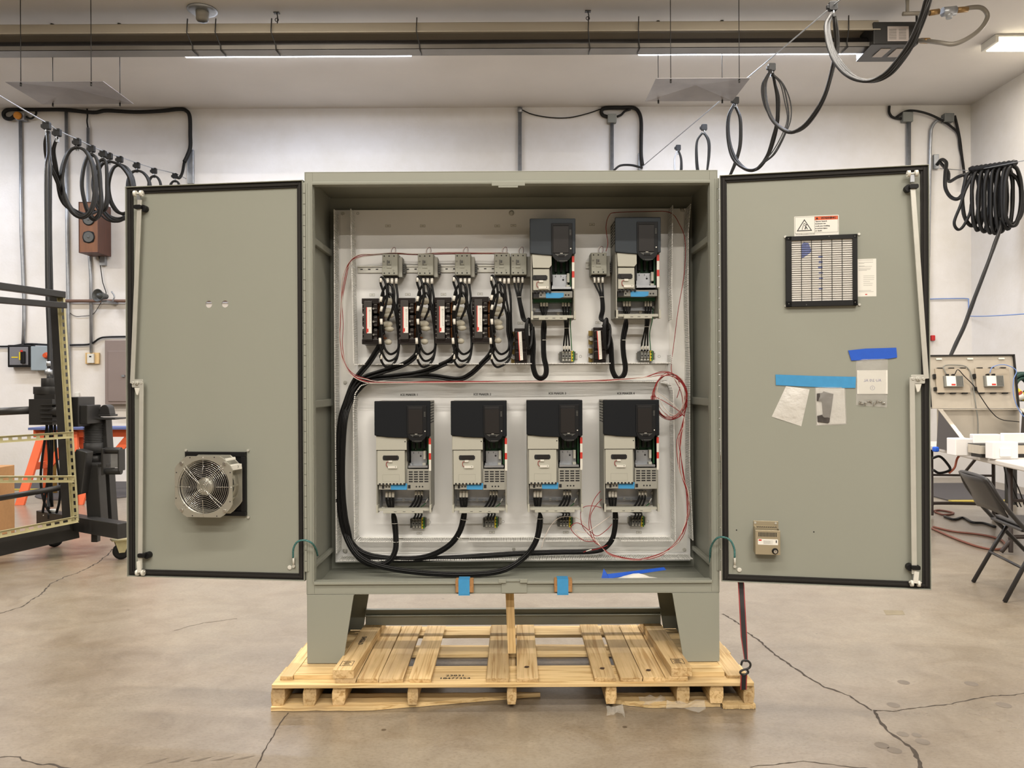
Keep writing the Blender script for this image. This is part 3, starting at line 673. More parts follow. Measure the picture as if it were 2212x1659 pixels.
hk = [W(1601, 1437, 3.15), W(1604, 1428, 3.15), W(1614, 1427, 3.15), W(1621, 1434, 3.15), W(1618, 1443, 3.15), W(1603, 1448, 3.15), W(1599, 1453, 3.15), W(1606, 1458, 3.15), W(1616, 1453, 3.15), W(1614, 1447, 3.15)]
MB().use(blackm).tube(hk, .0045, 8).build('hook', st)
# corner guards of card and tape on the bottom edge of the enclosure
for (px, lab) in ((1004, 'brown cardboard pad under blue tape on enclosure edge, left of centre'), (1216, 'brown cardboard pad under blue tape on enclosure edge, right of centre')):
    x = W(px, 1262, Y0).x; t = thing('cardboard_pad', (x, Y0 - .02, ZB + .02), lab, 'cardboard pad', 'taped pads')
    fr = Fr((x, Y0 - .013, H - .91)); b = MB(fr).use(card)
    b.box(-.039, .039, .001, .005, .012, .064).box(-.038, .038, -.03, .005, .064, .068).box(-.037, .036, .005, .009, .014, .040); b.build('card', t, bevel=.001)
    MB(fr).use(btape).box(-.026, .022, .0091, .0098, .005, .0685).box(-.026, .022, -.045, .0091, .0685, .0692).box(-.026, .022, -.011, .0098, .001, .0055).build('tape', t)
# litter inside the bottom
def sheet(name, px_pts, d0, mat, label, cat, z0=ZI0 + .006, th=.0008):
    vs = []; n = len(px_pts)
    for (x, y, d) in px_pts: p = W(x, y, d); vs.append(p)
    b = MB().use(mat); b._add([tuple(p) for p in vs] + [(p.x, p.y + .001, p.z - th) for p in vs], [tuple(range(n)), tuple(range(2 * n - 1, n - 1, -1))] + [(i, i + n, (i + 1) % n + n, (i + 1) % n) for i in range(n)], world=True)
    o = b.build(name); tag(o, label, cat); return o
sheet('tape_scrap', [(1299, 1250, 3.37), (1316, 1250, 3.37), (1340, 1246, 3.39), (1385, 1239, 3.42), (1439, 1231, 3.45), (1434, 1225, 3.47), (1380, 1232, 3.44), (1330, 1240, 3.40), (1312, 1240, 3.38), (1304, 1228, 3.38)][::1], 3.4, dtape, 'curled deep blue tape scrap lying in the bottom of the enclosure', 'tape')
b = MB().use(paper); r = random.Random(5)
vs = []; fs = []; n = 10
for i in range(n):
    for j in range(5):
        x = 1322 + i * 11.5; y = 1254.5 - j * (1.4 + 2.6 * math.sin(PI * i / 9) ** 2) + r.uniform(-.9, .9); p = W(x, y, 3.347 + j * .012); vs.append(p)
for i in range(n - 1):
    for j in range(4): fs.append((i * 5 + j, i * 5 + j + 1, (i + 1) * 5 + j + 1, (i + 1) * 5 + j))
b._add(vs, fs, world=True); tag(b.build('crumpled_paper'), 'crumpled white paper scrap lying under the blue tape inside the enclosure', 'paper')
# ================================================================== wiring ducts
def finger_wall(path, hgt, name, parent, skips=(), seed=1):
    """slotted side wall of a wiring duct standing on the back panel, along path [(u, w), ...]"""
    b = MB(PF).use(pvc); r = random.Random(seed); pitch = .0083
    for (a, c) in zip(path[:-1], path[1:]):
        A = Vector((a[0], a[1])); C = Vector((c[0], c[1])); d = (C - A); Ln = d.length; d.normalize(); s_ = Vector((-d.y, d.x))
        def blk(t0, t1, n0, n1, th, sh=0):
            p = []
            for nn, s2 in ((n0, 0), (n1, sh)):
                for (t_, o) in ((t0, -th), (t1, -th), (t1, th), (t0, th)):
                    q = A + d * (t_ + s2) + s_ * o; p.append((q.x, nn, q.y))
            b.hexa(p)
        blk(0, Ln, 0.0008, .016, .0009)
        k = int(Ln / pitch)
        for i in range(k):
            t = (i + .5) * Ln / k; q = A + d * t
            if any(s0 <= q.x <= s1 and w0 <= q.y <= w1 for (s0, s1, w0, w1) in skips): continue
            sh = r.uniform(-.0008, .0008)
            blk(t - .0021, t + .0021, .016, hgt - .006, .0009, sh); blk(t + sh - .0030, t + sh + .0030, hgt - .007, hgt, .0021)
    return b.build(name, parent)
DH = .100
def PT(x, y): return PF.hit(x, y, DH)
def duct(label, base, walls, seed=1):
    u0, u1, w0, w1 = base
    t = thing('wiring_duct', PF.p((u0 + u1) / 2, 0, w0), label, 'cable duct')
    b = MB(PF).use(pvc).box(u0, u1, .0006, .003 + seed * .00008, w0, w1)
    n = int(max(u1 - u0, w1 - w0) / .05)
    for i in range(n):
        f = (i + .5) / n
        if u1 - u0 > w1 - w0: x = u0 + (u1 - u0) * f; b.box(x - .008, x + .008, .003, .0045, (w0 + w1) / 2 - .002, (w0 + w1) / 2 + .002)
        else: x = w0 + (w1 - w0) * f; b.box((u0 + u1) / 2 - .002, (u0 + u1) / 2 + .002, .003, .0045, x - .008, x + .008)
    b.build('duct_base', t)
    for i, (path, sk) in enumerate(walls): finger_wall(path, DH, 'finger_wall', t, sk, seed + i)
    return t
P_ = PT
ul = P_(721.5, 452); bl = P_(727, 1196); il = P_(757.5, 450); im = P_(764, 785)
duct('tall slotted wiring duct down the left edge of the back panel', (bl[0] + .004, il[0] - .002, bl[1], .845),
     [([(ul[0], ul[1]), (P_(723, 800)[0], P_(723, 800)[1]), bl], [(-1, 1, -.56, -.54)]), ([il, im], [(-1, 1, .557, .568)]), ([P_(795, 828), P_(779, 833), P_(767, 850), P_(763, 880), P_(766, 1165)], [])], 1)
duct('tall slotted wiring duct down the right edge of the back panel', (P_(1455, 800)[0], P_(1489, 800)[0], bl[1], .845),
     [([P_(1453, 443), P_(1451, 620), P_(1453, 690)], []), ([P_(1451, 765), P_(1452, 787)], []), ([P_(1436, 827), P_(1450, 831), P_(1455, 845), P_(1459, 1170)], []), ([P_(1492, 440), P_(1487, 500), P_(1486, 640), P_(1490, 800), P_(1490, 1000), P_(1497, 1168)], [])], 5)
duct('slotted wiring duct across the middle of the back panel', (P_(766, 788)[0], P_(1450, 788)[0], P_(766, 824)[1], P_(766, 789)[1]),
     [([P_(765, 787), P_(1452, 784)], [(P_(785, 0)[0], P_(805, 0)[0], -1, 1), (P_(866, 0)[0], P_(885, 0)[0], -1, 1), (P_(945, 0)[0], P_(963, 0)[0], -1, 1), (P_(1031, 0)[0], P_(1046, 0)[0], -1, 1), (P_(1148, 0)[0], P_(1182, 0)[0], -1, 1), (P_(1320, 0)[0], P_(1353, 0)[0], -1, 1), (P_(1398, 0)[0], P_(1412, 0)[0], -1, 1)]), ([P_(797, 826), P_(1434, 824)], [])], 9)
duct('slotted wiring duct along the bottom of the back panel', (P_(735, 0)[0], P_(1488, 0)[0], P_(0, 1212)[1] + .006, P_(0, 1170)[1] - .004),
     [([P_(768, 1167), P_(776, 1170), P_(1455, 1168)], [(P_(838, 0)[0], P_(862, 0)[0], -1, 1), (P_(985, 0)[0], P_(1006, 0)[0], -1, 1), (P_(1150, 0)[0], P_(1172, 0)[0], -1, 1), (P_(1316, 0)[0], P_(1336, 0)[0], -1, 1)]), ([P_(729, 1211), P_(1100, 1209), P_(1497, 1207)], [])], 13)

# ================================================================== drives
def drive(px, py, kind, label, group, dn=.205):
    """motor drive; px,py = photo position of the front cover's upper left corner"""
    s = .000618 if kind == 'L' else .000667
    u0, w0 = PF.hit(px, py, dn)
    fr = Fr(PF.p(u0, 0, w0)); X = lambda a: a * s; Z = lambda c: -c * s
    t = thing('motor_drive', fr.p(X(200), 0, Z(840)), label, 'motor drive', group)
    def R(b, x0, x1, y0, y1, n0, n1): b.box(X(x0), X(x1), n0, n1, Z(y1), Z(y0)); return b
    Lw = kind == 'L'
    Wd, Hd = (417, 838) if Lw else (315, 697)
    cy = 270 if Lw else 248                       # lower edge of the dark cover
    cc = cover if Lw else coverl
    bx0, bx1 = (240, 404) if Lw else (146, 298)   # control bay
    by1 = 512 if Lw else 492
    ty = 620 if Lw else 500                       # terminal strip top
    bay = 668 if Lw else 545
    # chassis
    b = MB(fr).use(creamd); R(b, 6, Wd - 4, 2, Hd - 15, .001, .065); R(b, 6, Wd - 4, 2, cy - 8, .065, dn - .018)
    R(b, 6, 15, cy - 8, Hd - 10, .065, dn - .02); R(b, Wd - 13, Wd - 4, cy - 8, Hd - 10, .065, dn - .02)
    R(b, 15, bx0 - 2, cy - 8, ty + 5, .065, dn - .035)
    b.build('chassis', t, bevel=.0015)
    b = MB(fr).use(ink)                            # side vents
    for sx in (6, Wd - 4):
        for i in range(8):
            y = 12 + i * 21; R(b, sx - .9, sx + .9, y, y + 10, .03, .10); R(b, sx - .9, sx + .9, y, y + 10, .115, dn - .03)
    b.build('side_vent', t)
    # dark front cover
    b = MB(fr).use(cc); pts = [(0, 4), (4, 0), (Wd - 4, 0), (Wd, 4), (Wd, cy - 4), (Wd - 14, cy - 2), (bx0 + 4, cy + 6)] + ([(170, cy + 4), (100, cy), (0, cy - 14)] if Lw else [(90, cy + 2), (0, cy - 8)])
    b.prism([(X(a), Z(c)) for a, c in pts], dn - .018, dn); b.build('front_cover', t, bevel=.004, seg=3)
    kx0, kx1 = (bx0 + 4, bx1 - 14) if Lw else (150, 293); kr = (kx1 - kx0) / 2; kc = (kx0 + kx1) / 2; ky = 236 if Lw else 232
    b = MB(fr).use(bezel)
    pts = [(kx0 - 2, 34), (kx1, 34), (kx1, ky)] + [(kc + kr * math.cos(a), ky + kr * 1.02 * math.sin(a)) for a in [PI * i / 14 for i in range(1, 14)]] + [(kx0 - 2, ky)]
    b.prism([(X(a), Z(c)) for a, c in pts], dn + .0002, dn + .005); b.build('keypad_cradle', t, bevel=.0015)
    kw = kx1 - 30 if Lw else kx1 - 26
    b = MB(fr).use(keypad).cbox(X(kx0 + 10), X(kw), dn + .005, dn + .0085, Z(ky + 8), Z(62 if Lw else 55), X(4)); b.use(ink).box(X(kx0 + 10), X(kw), dn + .005, dn + .007, Z(60 if Lw else 53), Z(42)); b.build('keypad', t, bevel=.0008)
    b = MB(fr).use(dkgrey).prism([(X(kc - 52), Z(ky + 14)), (X(kc + 46), Z(ky + 14)), (X(kc + 16), Z(ky + 34)), (X(kc - 22), Z(ky + 34))], dn + .005, dn + .0065).use(bezel).box(X(kc - 26), X(kc + 18), dn + .0065, dn + .009, Z(ky + 32), Z(ky + 20)).use(whitep).box(X(kc - 14), X(kc + 4), dn + .0065, dn + .008, Z(ky + 12), Z(ky + 9)); b.build('release_latch', t)
    b = MB(fr).use(termg)
    for i in range(5): R(b, kx1 - 20, kx1 - 8, 82 + i * 8, 84 + i * 8, dn + .005, dn + .0056)
    b.build('keypad_marking', t); b = MB(fr).use(whitep).cyl((X(kx1 - 12), dn + .004, Z(ky - 11 if Lw else ky - 22)), (X(kx1 - 12), dn + .0062, Z(ky - 11 if Lw else ky - 22)), X(4.5), 14)
    b.build('status_light', t); b = MB(fr).use(dkgrey).torus((X(kc - 30), dn + .0052, Z(ky + 62)), (0, 1, 0), X(4), X(1), 12, 4).use(dkgrey).box(X(kc - 20), X(kc + 36), dn + .005, dn + .0054, Z(ky + 64), Z(ky + 60))
    b.build('embossed_emblem', t)
    # putty covers on the left
    b = MB(fr).use(cream)
    if Lw: R(b, 9, 237, cy - 6, 365, dn - .035, dn - .010).use(ink).cyl((X(226), dn - .0101, Z(304)), (X(226), dn - .0095, Z(304)), X(5), 12)
    else: b.prism([(X(14), Z(cy - 4)), (X(150), Z(cy + 6)), (X(150), Z(320)), (X(134), Z(340)), (X(20), Z(338))], dn - .035, dn - .008)
    b.build('upper_terminal_cover', t, bevel=.0015)
    yl0, yl1, xr_ = (370, 625, 222) if Lw else (346, 492, 134)
    b = MB(fr).use(cream); R(b, 17 if Lw else 22, xr_, yl0, yl1, dn - .035, dn - .014)
    if Lw:
        b.use(creamd)
        for q in ((56, 181, 549, 550.5), (56, 181, 600, 601.5), (56, 57.5, 549, 601), (180, 181.5, 549, 601)): R(b, q[0], q[1], q[2], q[3], dn - .0141, dn - .0136)
    b.build('lower_terminal_cover', t, bevel=.0015)
    wy = 407 if Lw else 388; wx = (62, 172) if Lw else (23, 115)
    b = MB(fr).use(ink); R(b, wx[0], wx[1], wy, wy + 36, dn - .0138, dn - .0128); R(b, wx[0] - 4, wx[1] + 6, wy + 6, wy + 30, dn - .0139, dn - .013)
    b.use(keypad); R(b, wx[0] + 18, wx[1] - 10, wy + 3, wy + 31, dn - .0128, dn - .009); b.build('link_socket', t)
    b = MB(fr).use(whitep); R(b, wx[0] + 40, wx[0] + 68, wy + 36, wy + 50, dn - .0138, dn - .008)
    R(b, wx[0] + 36, wx[0] + 104, wy + 78, wy + 96, dn - .0138, dn - .007).use(ink); R(b, wx[0] + 90, wx[0] + 95, wy + 82, wy + 88, dn - .007, dn - .0066)
    b.use(redw).tube([fr.p(X(wx[0] + 44), dn - .010, Z(wy + 48)), fr.p(X(wx[0] + 26), dn - .009, Z(wy + 50)), fr.p(X(wx[0] + 24), dn - .009, Z(wy + 74)), fr.p(X(wx[0] + 36), dn - .009, Z(wy + 86))], .0014, 6); b.build('jumper_plug', t)
    # control bay on the right
    b = MB(fr).use(blackp); R(b, bx0, bx1, cy, by1, .065, .095)
    R(b, bx0 - 2, bx0 + 8, cy + 40, by1 - 60, .095, dn - .022).use(creamd); R(b, bx1, bx1 + 3, cy, by1, .095, dn - .022); b.build('control_bay', t)
    py0 = cy + (48 if Lw else 58)
    b = MB(fr).use(pcb); R(b, bx0 + 14, bx1 - 6, cy, py0 + 68, .096, .100); R(b, bx1 - 18, bx1 - 8, cy + 10, by1 - 30, .100, .150)
    b.use(ink)
    for i in range(3): R(b, bx0 + 30 + i * 40, bx0 + 46 + i * 40, cy, py0 + 45, .100, .128)
    b.use(whitep); R(b, bx0 + 44, bx0 + 49, py0 + 52, py0 + 60, .1, .104)
    b.build('circuit_board', t)
    b = MB(fr).use(galv); R(b, bx0 + 16, bx1 - 28, py0 + 66, by1 - 18, .128, .130); R(b, bx0 + 6, bx1 - 12, by1 - 25, by1 - 10, .128, dn - .025); R(b, bx0 + 10, bx0 + 30, by1 - 40, by1 - 24, .13, .15)
    b.use(ink).cyl((X(bx0 + 90), .130, Z(py0 + 103)), (X(bx0 + 90), .1306, Z(py0 + 103)), X(7), 16).cyl((X(bx0 + 90), .130, Z(py0 + 88)), (X(bx0 + 90), .1306, Z(py0 + 88)), X(2.4), 10)
    for ch, xx in (('6', 36), ('5', 74), ('4', 114)): b.text(ch, X(12), X(bx0 + xx), Z(py0 + 79), .1302, bold=.0002)
    b.build('slot_plate', t)
    b = MB(fr).use(cream); R(b, bx0 + 114, bx0 + 132, py0 + 62, py0 + 125, .130, .155); R(b, bx0 + 108, bx0 + 134, by1 - 42, by1 - 16, .130, .160); b.build('connector', t, bevel=.001)
    lx = bx1 - 3 if Lw else 291
    b = MB(fr)
    for (m_, y0, y1) in ((red, 280, 326), (whitep, 326, 392), (red, 392, 440), (whitep, 440, 524)):
        b.use(m_); kk = 1 if Lw else .93; R(b, lx, lx + 17, y0 * kk - (0 if Lw else 4), y1 * kk - (0 if Lw else 4), dn - .019, dn - .0185 + .001)
    b.build('warning_strip', t)
    # lower right front with vents, terminal strip with tape
    if Lw:
        b = MB(fr).use(creamd); R(b, bx0 - 2, 410, 512, bay, .065, dn - .024); b.use(ink)
        for i in range(5):
            for j in range(4): R(b, 249 + j * 39, 279 + j * 39, 528 + i * 18, 538 + i * 18, dn - .024, dn - .0234)
        for i in range(3): b.cyl((X(306 + i * 23), dn - .024, Z(643)), (X(306 + i * 23), dn - .0234, Z(643)), X(6), 14)
        R(b, 242, 262, 630, 656, dn - .024, dn - .0234); b.build('vent_panel', t, bevel=.001)
    b = MB(fr).use(creamd if Lw else termg); xe = bx0 - 4 if Lw else Wd - 20; R(b, 24, xe, ty - 2, bay - 4, .065, dn - .026)
    b.use(ink)
    for i in range(8 if Lw else 5): R(b, 28 + i * 26, 42 + i * 26, ty - 6, ty + 8, dn - .026, dn - .0135)
    R(b, 48, 64, ty + 14, ty + 38, dn - .026, dn - .0253)
    for xx in ((80, 102) if Lw else (55, 76, 248, 268)): b.cyl((X(xx), dn - .026, Z(ty + 24)), (X(xx), dn - .0253, Z(ty + 24)), X(6), 14)
    if not Lw: R(b, 22, 62, ty + 4, ty + 40, dn - .026, dn - .0252)
    b.build('terminal_strip', t, bevel=.0008)
    b = MB(fr).use(btape); q = (114, 237, ty - 3, bay - 2) if Lw else (110, 235, ty + 8, ty + 46)
    b.prism([(X(q[0]), Z(q[2])), (X(q[1]), Z(q[2] + 2)), (X(q[1] - 3), Z(q[3] - (0 if Lw else 8))), (X(q[1] - 30), Z(q[3])), (X(q[0] + 1), Z(q[3] - 1))], dn - .0125 if False else dn - .0252, dn - .0235); b.build('blue_tape', t)
    # wiring bay at the bottom
    b = MB(fr).use(galv); R(b, 18, Wd - 15, bay - 4, Hd - 26, .065, .068); R(b, 30, Wd - 30, Hd - 70, Hd - 68, .068, .10); R(b, 18, 22, bay, Hd - 26, .068, .12); b.build('bay_plate', t)
    if not Lw: MB(fr).use(pcb).box(X(22), X(Wd - 18), .068, .12, Z(bay + 20), Z(bay - 2)).build('circuit_board', t)
    b = MB(fr).use(zinc)
    for (xx, yy) in (((65, Hd - 113), (400, Hd - 113), (184, Hd - 68), (238, Hd - 62)) if Lw else ((34, Hd - 90), (296, Hd - 90), (205, Hd - 60))): b.cyl((X(xx), .068, Z(yy)), (X(xx), .076, Z(yy)), X(11), 14)
    b.build('screw', t)
    b = MB(fr).use(cream); R(b, 6, Wd + 2, Hd - 32, Hd - 14, dn - .055, dn - .024); R(b, 6, 20, Hd - 60, Hd - 2, dn - .055, dn - .012); R(b, Wd - 12, Wd + 2, Hd - 60, Hd - 2, dn - .055, dn - .012)
    R(b, 60, Wd - 60, Hd - 22, Hd, dn - .035, dn - .010); b.use(dkgrey)
    for xx in (.36, .52, .68): R(b, Wd * xx - 10, Wd * xx + 10, Hd - 13, Hd - 9, dn - .010, dn - .0094)
    b.build('conduit_lip', t, bevel=.002)
    return t
dn_ = {1: 'first of the four lower drives from the left, under the ICE MAKER 1 label', 2: 'second lower drive from the left, under the ICE MAKER 2 label', 3: 'third lower drive from the left, under the ICE MAKER 3 label', 4: 'lower drive farthest right, under the ICE MAKER 4 label'}
d1 = drive(808.3, 866.5, 'L', 'dark-fronted ' + dn_[1], 'motor drives in the lower row')
for k, (x, y) in ((2, (973.4, 866)), (3, (1137, 864.5)), (4, (1303, 864))):
    ua, wa = PF.hit(808.3, 866.5, .205); ub, wb_ = PF.hit(x, y, .205)
    dup(d1, (ub - ua, 0, wb_ - wa), 'dark-fronted ' + dn_[k])
d5 = drive(1144.3, 472, 'U', 'slate-fronted upper drive, left of the two, beside the row of contactors', 'motor drives in the upper row')
ua, wa = PF.hit(1144.3, 472, .205); ub, wb_ = PF.hit(1328.7, 469, .205); dup(d5, (ub - ua, 0, wb_ - wa), 'slate-fronted upper drive at the top right corner of the back panel')

# ================================================================== rails and contactors
def rail(pxa, pxb, y, label):
    ua, w = PF.hit(pxa, y, .01); ub, _ = PF.hit(pxb, y, .01)
    b = MB(PF).use(zinc); b.box(ua, ub, .001, .0025, w - .0125, w + .0125).box(ua, ub, .0025, .0085, w + .0105, w + .0125).box(ua, ub, .0025, .0085, w - .0125, w - .0105).box(ua, ub, .007, .0085, w + .0125, w + .0175).box(ua, ub, .007, .0085, w - .0175, w - .0125)
    b.use(ink); n = int((ub - ua) / .036)
    for i in range(n):
        x = ua + (i + .5) * (ub - ua) / n
        b.box(x - .006, x + .006, .0025, .0028, w - .0025, w + .0025)
    return tag(b.build('din_rail'), label, 'mounting rail')
rail(772, 1140, 581.5, 'zinc mounting rail carrying the row of five contactors'); rail(1266, 1318, 572, 'short zinc mounting rail behind the lone contactor between the upper drives')
leadm = M('mauve_lead', (112, 84, 92), .5)
def contactor(px, py, label, group):
    s = .000686; u0, w0 = PF.hit(px, py, .11); fr = Fr(PF.p(u0, 0, w0)); X = lambda a: a * s; Z = lambda c: -c * s
    t = thing('contactor', fr.p(X(55), .0, Z(152)), label, 'contactor', group)
    b = MB(fr).use(contact).box(X(0), X(110), .010, .090, Z(152), Z(0)).box(X(2), X(108), .09, .106, Z(150), Z(3)); b.build('body', t, bevel=.002)
    b = MB(fr).use(ink)
    for x in (17, 50, 84):
        b.cyl((X(x), .106, Z(19)), (X(x), .1066, Z(19)), X(5), 12).cyl((X(x), .106, Z(137)), (X(x), .1066, Z(137)), X(5), 12)
    b.build('terminal_hole', t)
    b = MB(fr).use(contact).box(X(36), X(64), .106, .110, Z(78), Z(48)).box(X(33), X(67), .106, .1085, Z(102), Z(84)).use(dkgrey).box(X(44), X(56), .110, .112, Z(70), Z(52)).box(X(36), X(42), .110, .1105, Z(78), Z(48)).box(X(34), X(66), .1085, .109, Z(86), Z(84)); b.build('indicator_tab', t, bevel=.0004)
    b = MB(fr).use(dkgrey).torus((X(14), .1062, Z(57)), (0, 1, 0), X(4.5), X(1.2), 12, 5).torus((X(80), .1062, Z(120)), (0, 1, 0), X(4.5), X(.6), 12, 5).box(X(8), X(22), .106, .1063, Z(101), Z(99)); b.build('marking', t)
    b = MB(fr).use(creamd).box(X(110), X(134), .010, .080, Z(158), Z(20)).use(dkgrey).box(X(134), X(150), .010, .060, Z(130), Z(62)).use(ink)
    for i in range(4): b.box(X(138), X(146), .060, .0606, Z(78 + i * 14), Z(70 + i * 14))
    b.build('auxiliary_block', t, bevel=.001)
    MB(fr).use(ink).box(X(6), X(104), .030, .085, Z(160), Z(152)).build('terminal_row', t)
    b = MB(fr)
    for (m_, o) in ((whtw, 0), (leadm, 7)):
        b.use(m_).tube([fr.p(X(56 + o), .07, Z(2)), fr.p(X(52 + o), .075, Z(-22)), fr.p(X(64 + o), .078, Z(-44)), fr.p(X(78 + o), .075, Z(-46)), fr.p(X(82 + o), .072, Z(-24)), fr.p(X(76 + o), .07, Z(2))], .0013, 6)
    b.build('coil_lead', t)
    return t
c1 = contactor(824.5, 547, 'putty contactor farthest left on the rail, above the leftmost reactor', 'contactors')
CX = [824.5, 901.5, 982.2, 1067.4, 1103.4, 1276.9]
for x, y, lb in zip(CX[1:], (547, 546.5, 546, 546, 544.5), ('putty contactor second from the left on the rail', 'putty contactor in the middle of the five on the rail', 'putty contactor above the fourth reactor, touching its right neighbour', 'putty contactor at the right end of the rail, beside the upper left drive', 'putty contactor standing alone between the two upper drives')):
    ua, wa = PF.hit(824.5, 547, .11); ub, wb_ = PF.hit(x, y, .11); dup(c1, (ub - ua, 0, wb_ - wa), lb)

# ================================================================== line reactors
def egg(b, fr, u, n, w, ru, rn, rw, seed=0):
    r = random.Random(seed); P = []; N1, N2 = 7, 10
    for i in range(N1 + 1):
        a = PI * i / N1
        for j in range(N2):
            t = 2 * PI * j / N2; k = 1 + r.uniform(-.10, .10)
            P.append((u + ru * math.cos(a) * 1.0, n + rn * math.sin(a) * math.cos(t) * k, w + rw * math.sin(a) * math.sin(t) * k))
    b._add(P, [(i * N2 + j, (i + 1) * N2 + j, (i + 1) * N2 + (j + 1) % N2, i * N2 + (j + 1) % N2) for i in range(N1) for j in range(N2)], smooth=True)
RX = [779.2, 858.2, 936.8, 1018.0]; RY = [643, 642, 641, 639.5]
def reactor(px, py, label, group, seed):
    s = .000683; u0, w0 = PF.hit(px, py, .12); fr = Fr(PF.p(u0, 0, w0)); X = lambda a: a * s; Z = lambda c: -c * s
    t = thing('line_reactor', fr.p(X(60), 0, Z(320)), label, 'reactor', group)
    b = MB(fr).use(lamin).box(X(2), X(120), .030, .105, Z(40), Z(2)).box(X(2), X(122), .030, .105, Z(320), Z(284)).box(X(22), X(76), .030, .112, Z(300), Z(20)).box(0, X(126), .001, .030, Z(322), Z(0)); b.build('core', t, bevel=.002)
    b = MB(fr).use(plate_d).box(X(20), X(76), .112, .118, Z(290), Z(24)); b.build('clamp_plate', t, bevel=.001)
    b = MB(fr).use(paper).box(X(38), X(74), .118, .1185, Z(246), Z(66)).use(red).box(X(37), X(43), .1185, .1188, Z(246), Z(66)).box(X(43), X(52), .1185, .1188, Z(238), Z(214)).use(termg)
    for i in range(11): b.box(X(56), X(68 - (i * 7) % 5), .1185, .1187, Z(110 + i * 9), Z(108 + i * 9))
    b.use(ink).text('CE', X(11), X(62), Z(92), .1186, rot=PI / 2); b.build('rating_label', t)
    for k in range(3):
        yc = 70 + k * 90; b = MB(fr).use(lamin)
        b.cbox(X(3), X(22), .032, .098, Z(yc + 38), Z(yc - 38), .006).cbox(X(76), X(112), .032, .100, Z(yc + 38), Z(yc - 38), .008); b.build('coil', t, bevel=.003)
        b = MB(fr).use(copper).box(X(112), X(146), .034, .078, Z(yc + 40), Z(yc - 42)).box(X(118), X(160), .078, .082, Z(yc - 26), Z(yc - 36)).box(X(118), X(165), .060, .064, Z(yc + 30), Z(yc + 20)); b.build('winding_end', t, bevel=.002)
        b = MB(fr).use(chrome)
        for yy in (yc - 26, yc, yc + 26): b.box(X(88), X(106), .100, .103, Z(yy + 3), Z(yy)).box(X(8), X(18), .098, .101, Z(yy + 3), Z(yy))
        b.build('coil_strap', t); b = MB(fr).use(chrome)
        b.cyl((X(84), .100, Z(yc + 4)), (X(84), .108, Z(yc + 4)), X(7), 12); b.build('terminal_screw', t)
    for i, (x, y, ru, rw) in enumerate(((188, 24, 33, 27), (176, 88, 38, 23), (186, 120, 38, 20), (176, 182, 38, 24), (190, 214, 33, 20), (182, 305, 26, 21))):
        b = MB(fr).use(boot); egg(b, fr, X(x), .092, Z(y), X(ru), .014, X(rw), seed * 10 + i); b.build('terminal_boot', t)
    return t
RL = ['dark line reactor farthest left, below the first contactor', 'dark line reactor second from the left', 'dark line reactor third from the left', 'dark line reactor fourth from the left, farthest right of the big ones']
for i in range(4): reactor(RX[i], RY[i], RL[i], 'large line reactors', i + 1)
def small_reactor(px, py, label, flip=0):
    s = .000683; u0, w0 = PF.hit(px, py, .10); fr = Fr(PF.p(u0, 0, w0)); X = lambda a: a * s; Z = lambda c: -c * s
    t = thing('line_reactor', fr.p(X(60), 0, Z(245)), label, 'reactor', 'small line reactors')
    b = MB(fr).use(lamin).box(X(25), X(112), .001, .085, Z(245), Z(0)).box(X(112), X(142), .001, .060, Z(185), Z(50)); b.build('core', t, bevel=.003)
    for k in range(3):
        yc = 50 + k * 72; MB(fr).use(lamin).cbox(X(28), X(110), .085, .096, Z(yc + 28), Z(yc - 28), .008).build('coil', t, bevel=.003)
    b = MB(fr).use(paper).prism([(X(48), Z(28)), (X(74), Z(24)), (X(84), Z(222)), (X(60), Z(226))], .097, .0976).use(red).prism([(X(47), Z(28)), (X(52), Z(27)), (X(64), Z(225)), (X(59), Z(226))], .0976, .098).use(termg)
    for i in range(9): b.box(X(64), X(72), .0976, .0978, Z(102 + i * 11), Z(100 + i * 11))
    b.build('rating_label', t)
    for k in range(4):
        y = 18 + k * 62; b = MB(fr).use(M('brass_tab', (140, 120, 70), .4, .8) if k == 0 and not bpy.data.materials.get('brass_tab') else bpy.data.materials['brass_tab']).box(X(0), X(26), .020, .024, Z(y + 36), Z(y)); b.build('terminal_tab', t, bevel=.0006)
        if k in (1, 3): MB(fr).use(zinc).cyl((X(18), .024, Z(y - 2)), (X(18), .034, Z(y - 2)), X(13), 14).build('terminal_screw', t)
    return t
small_reactor(1103.5, 708.5, 'small dark reactor below the upper left drive, brass tabs on its left'); small_reactor(1274.5, 706.5, 'small dark reactor below the lone contactor, left of the last U-shaped cables')

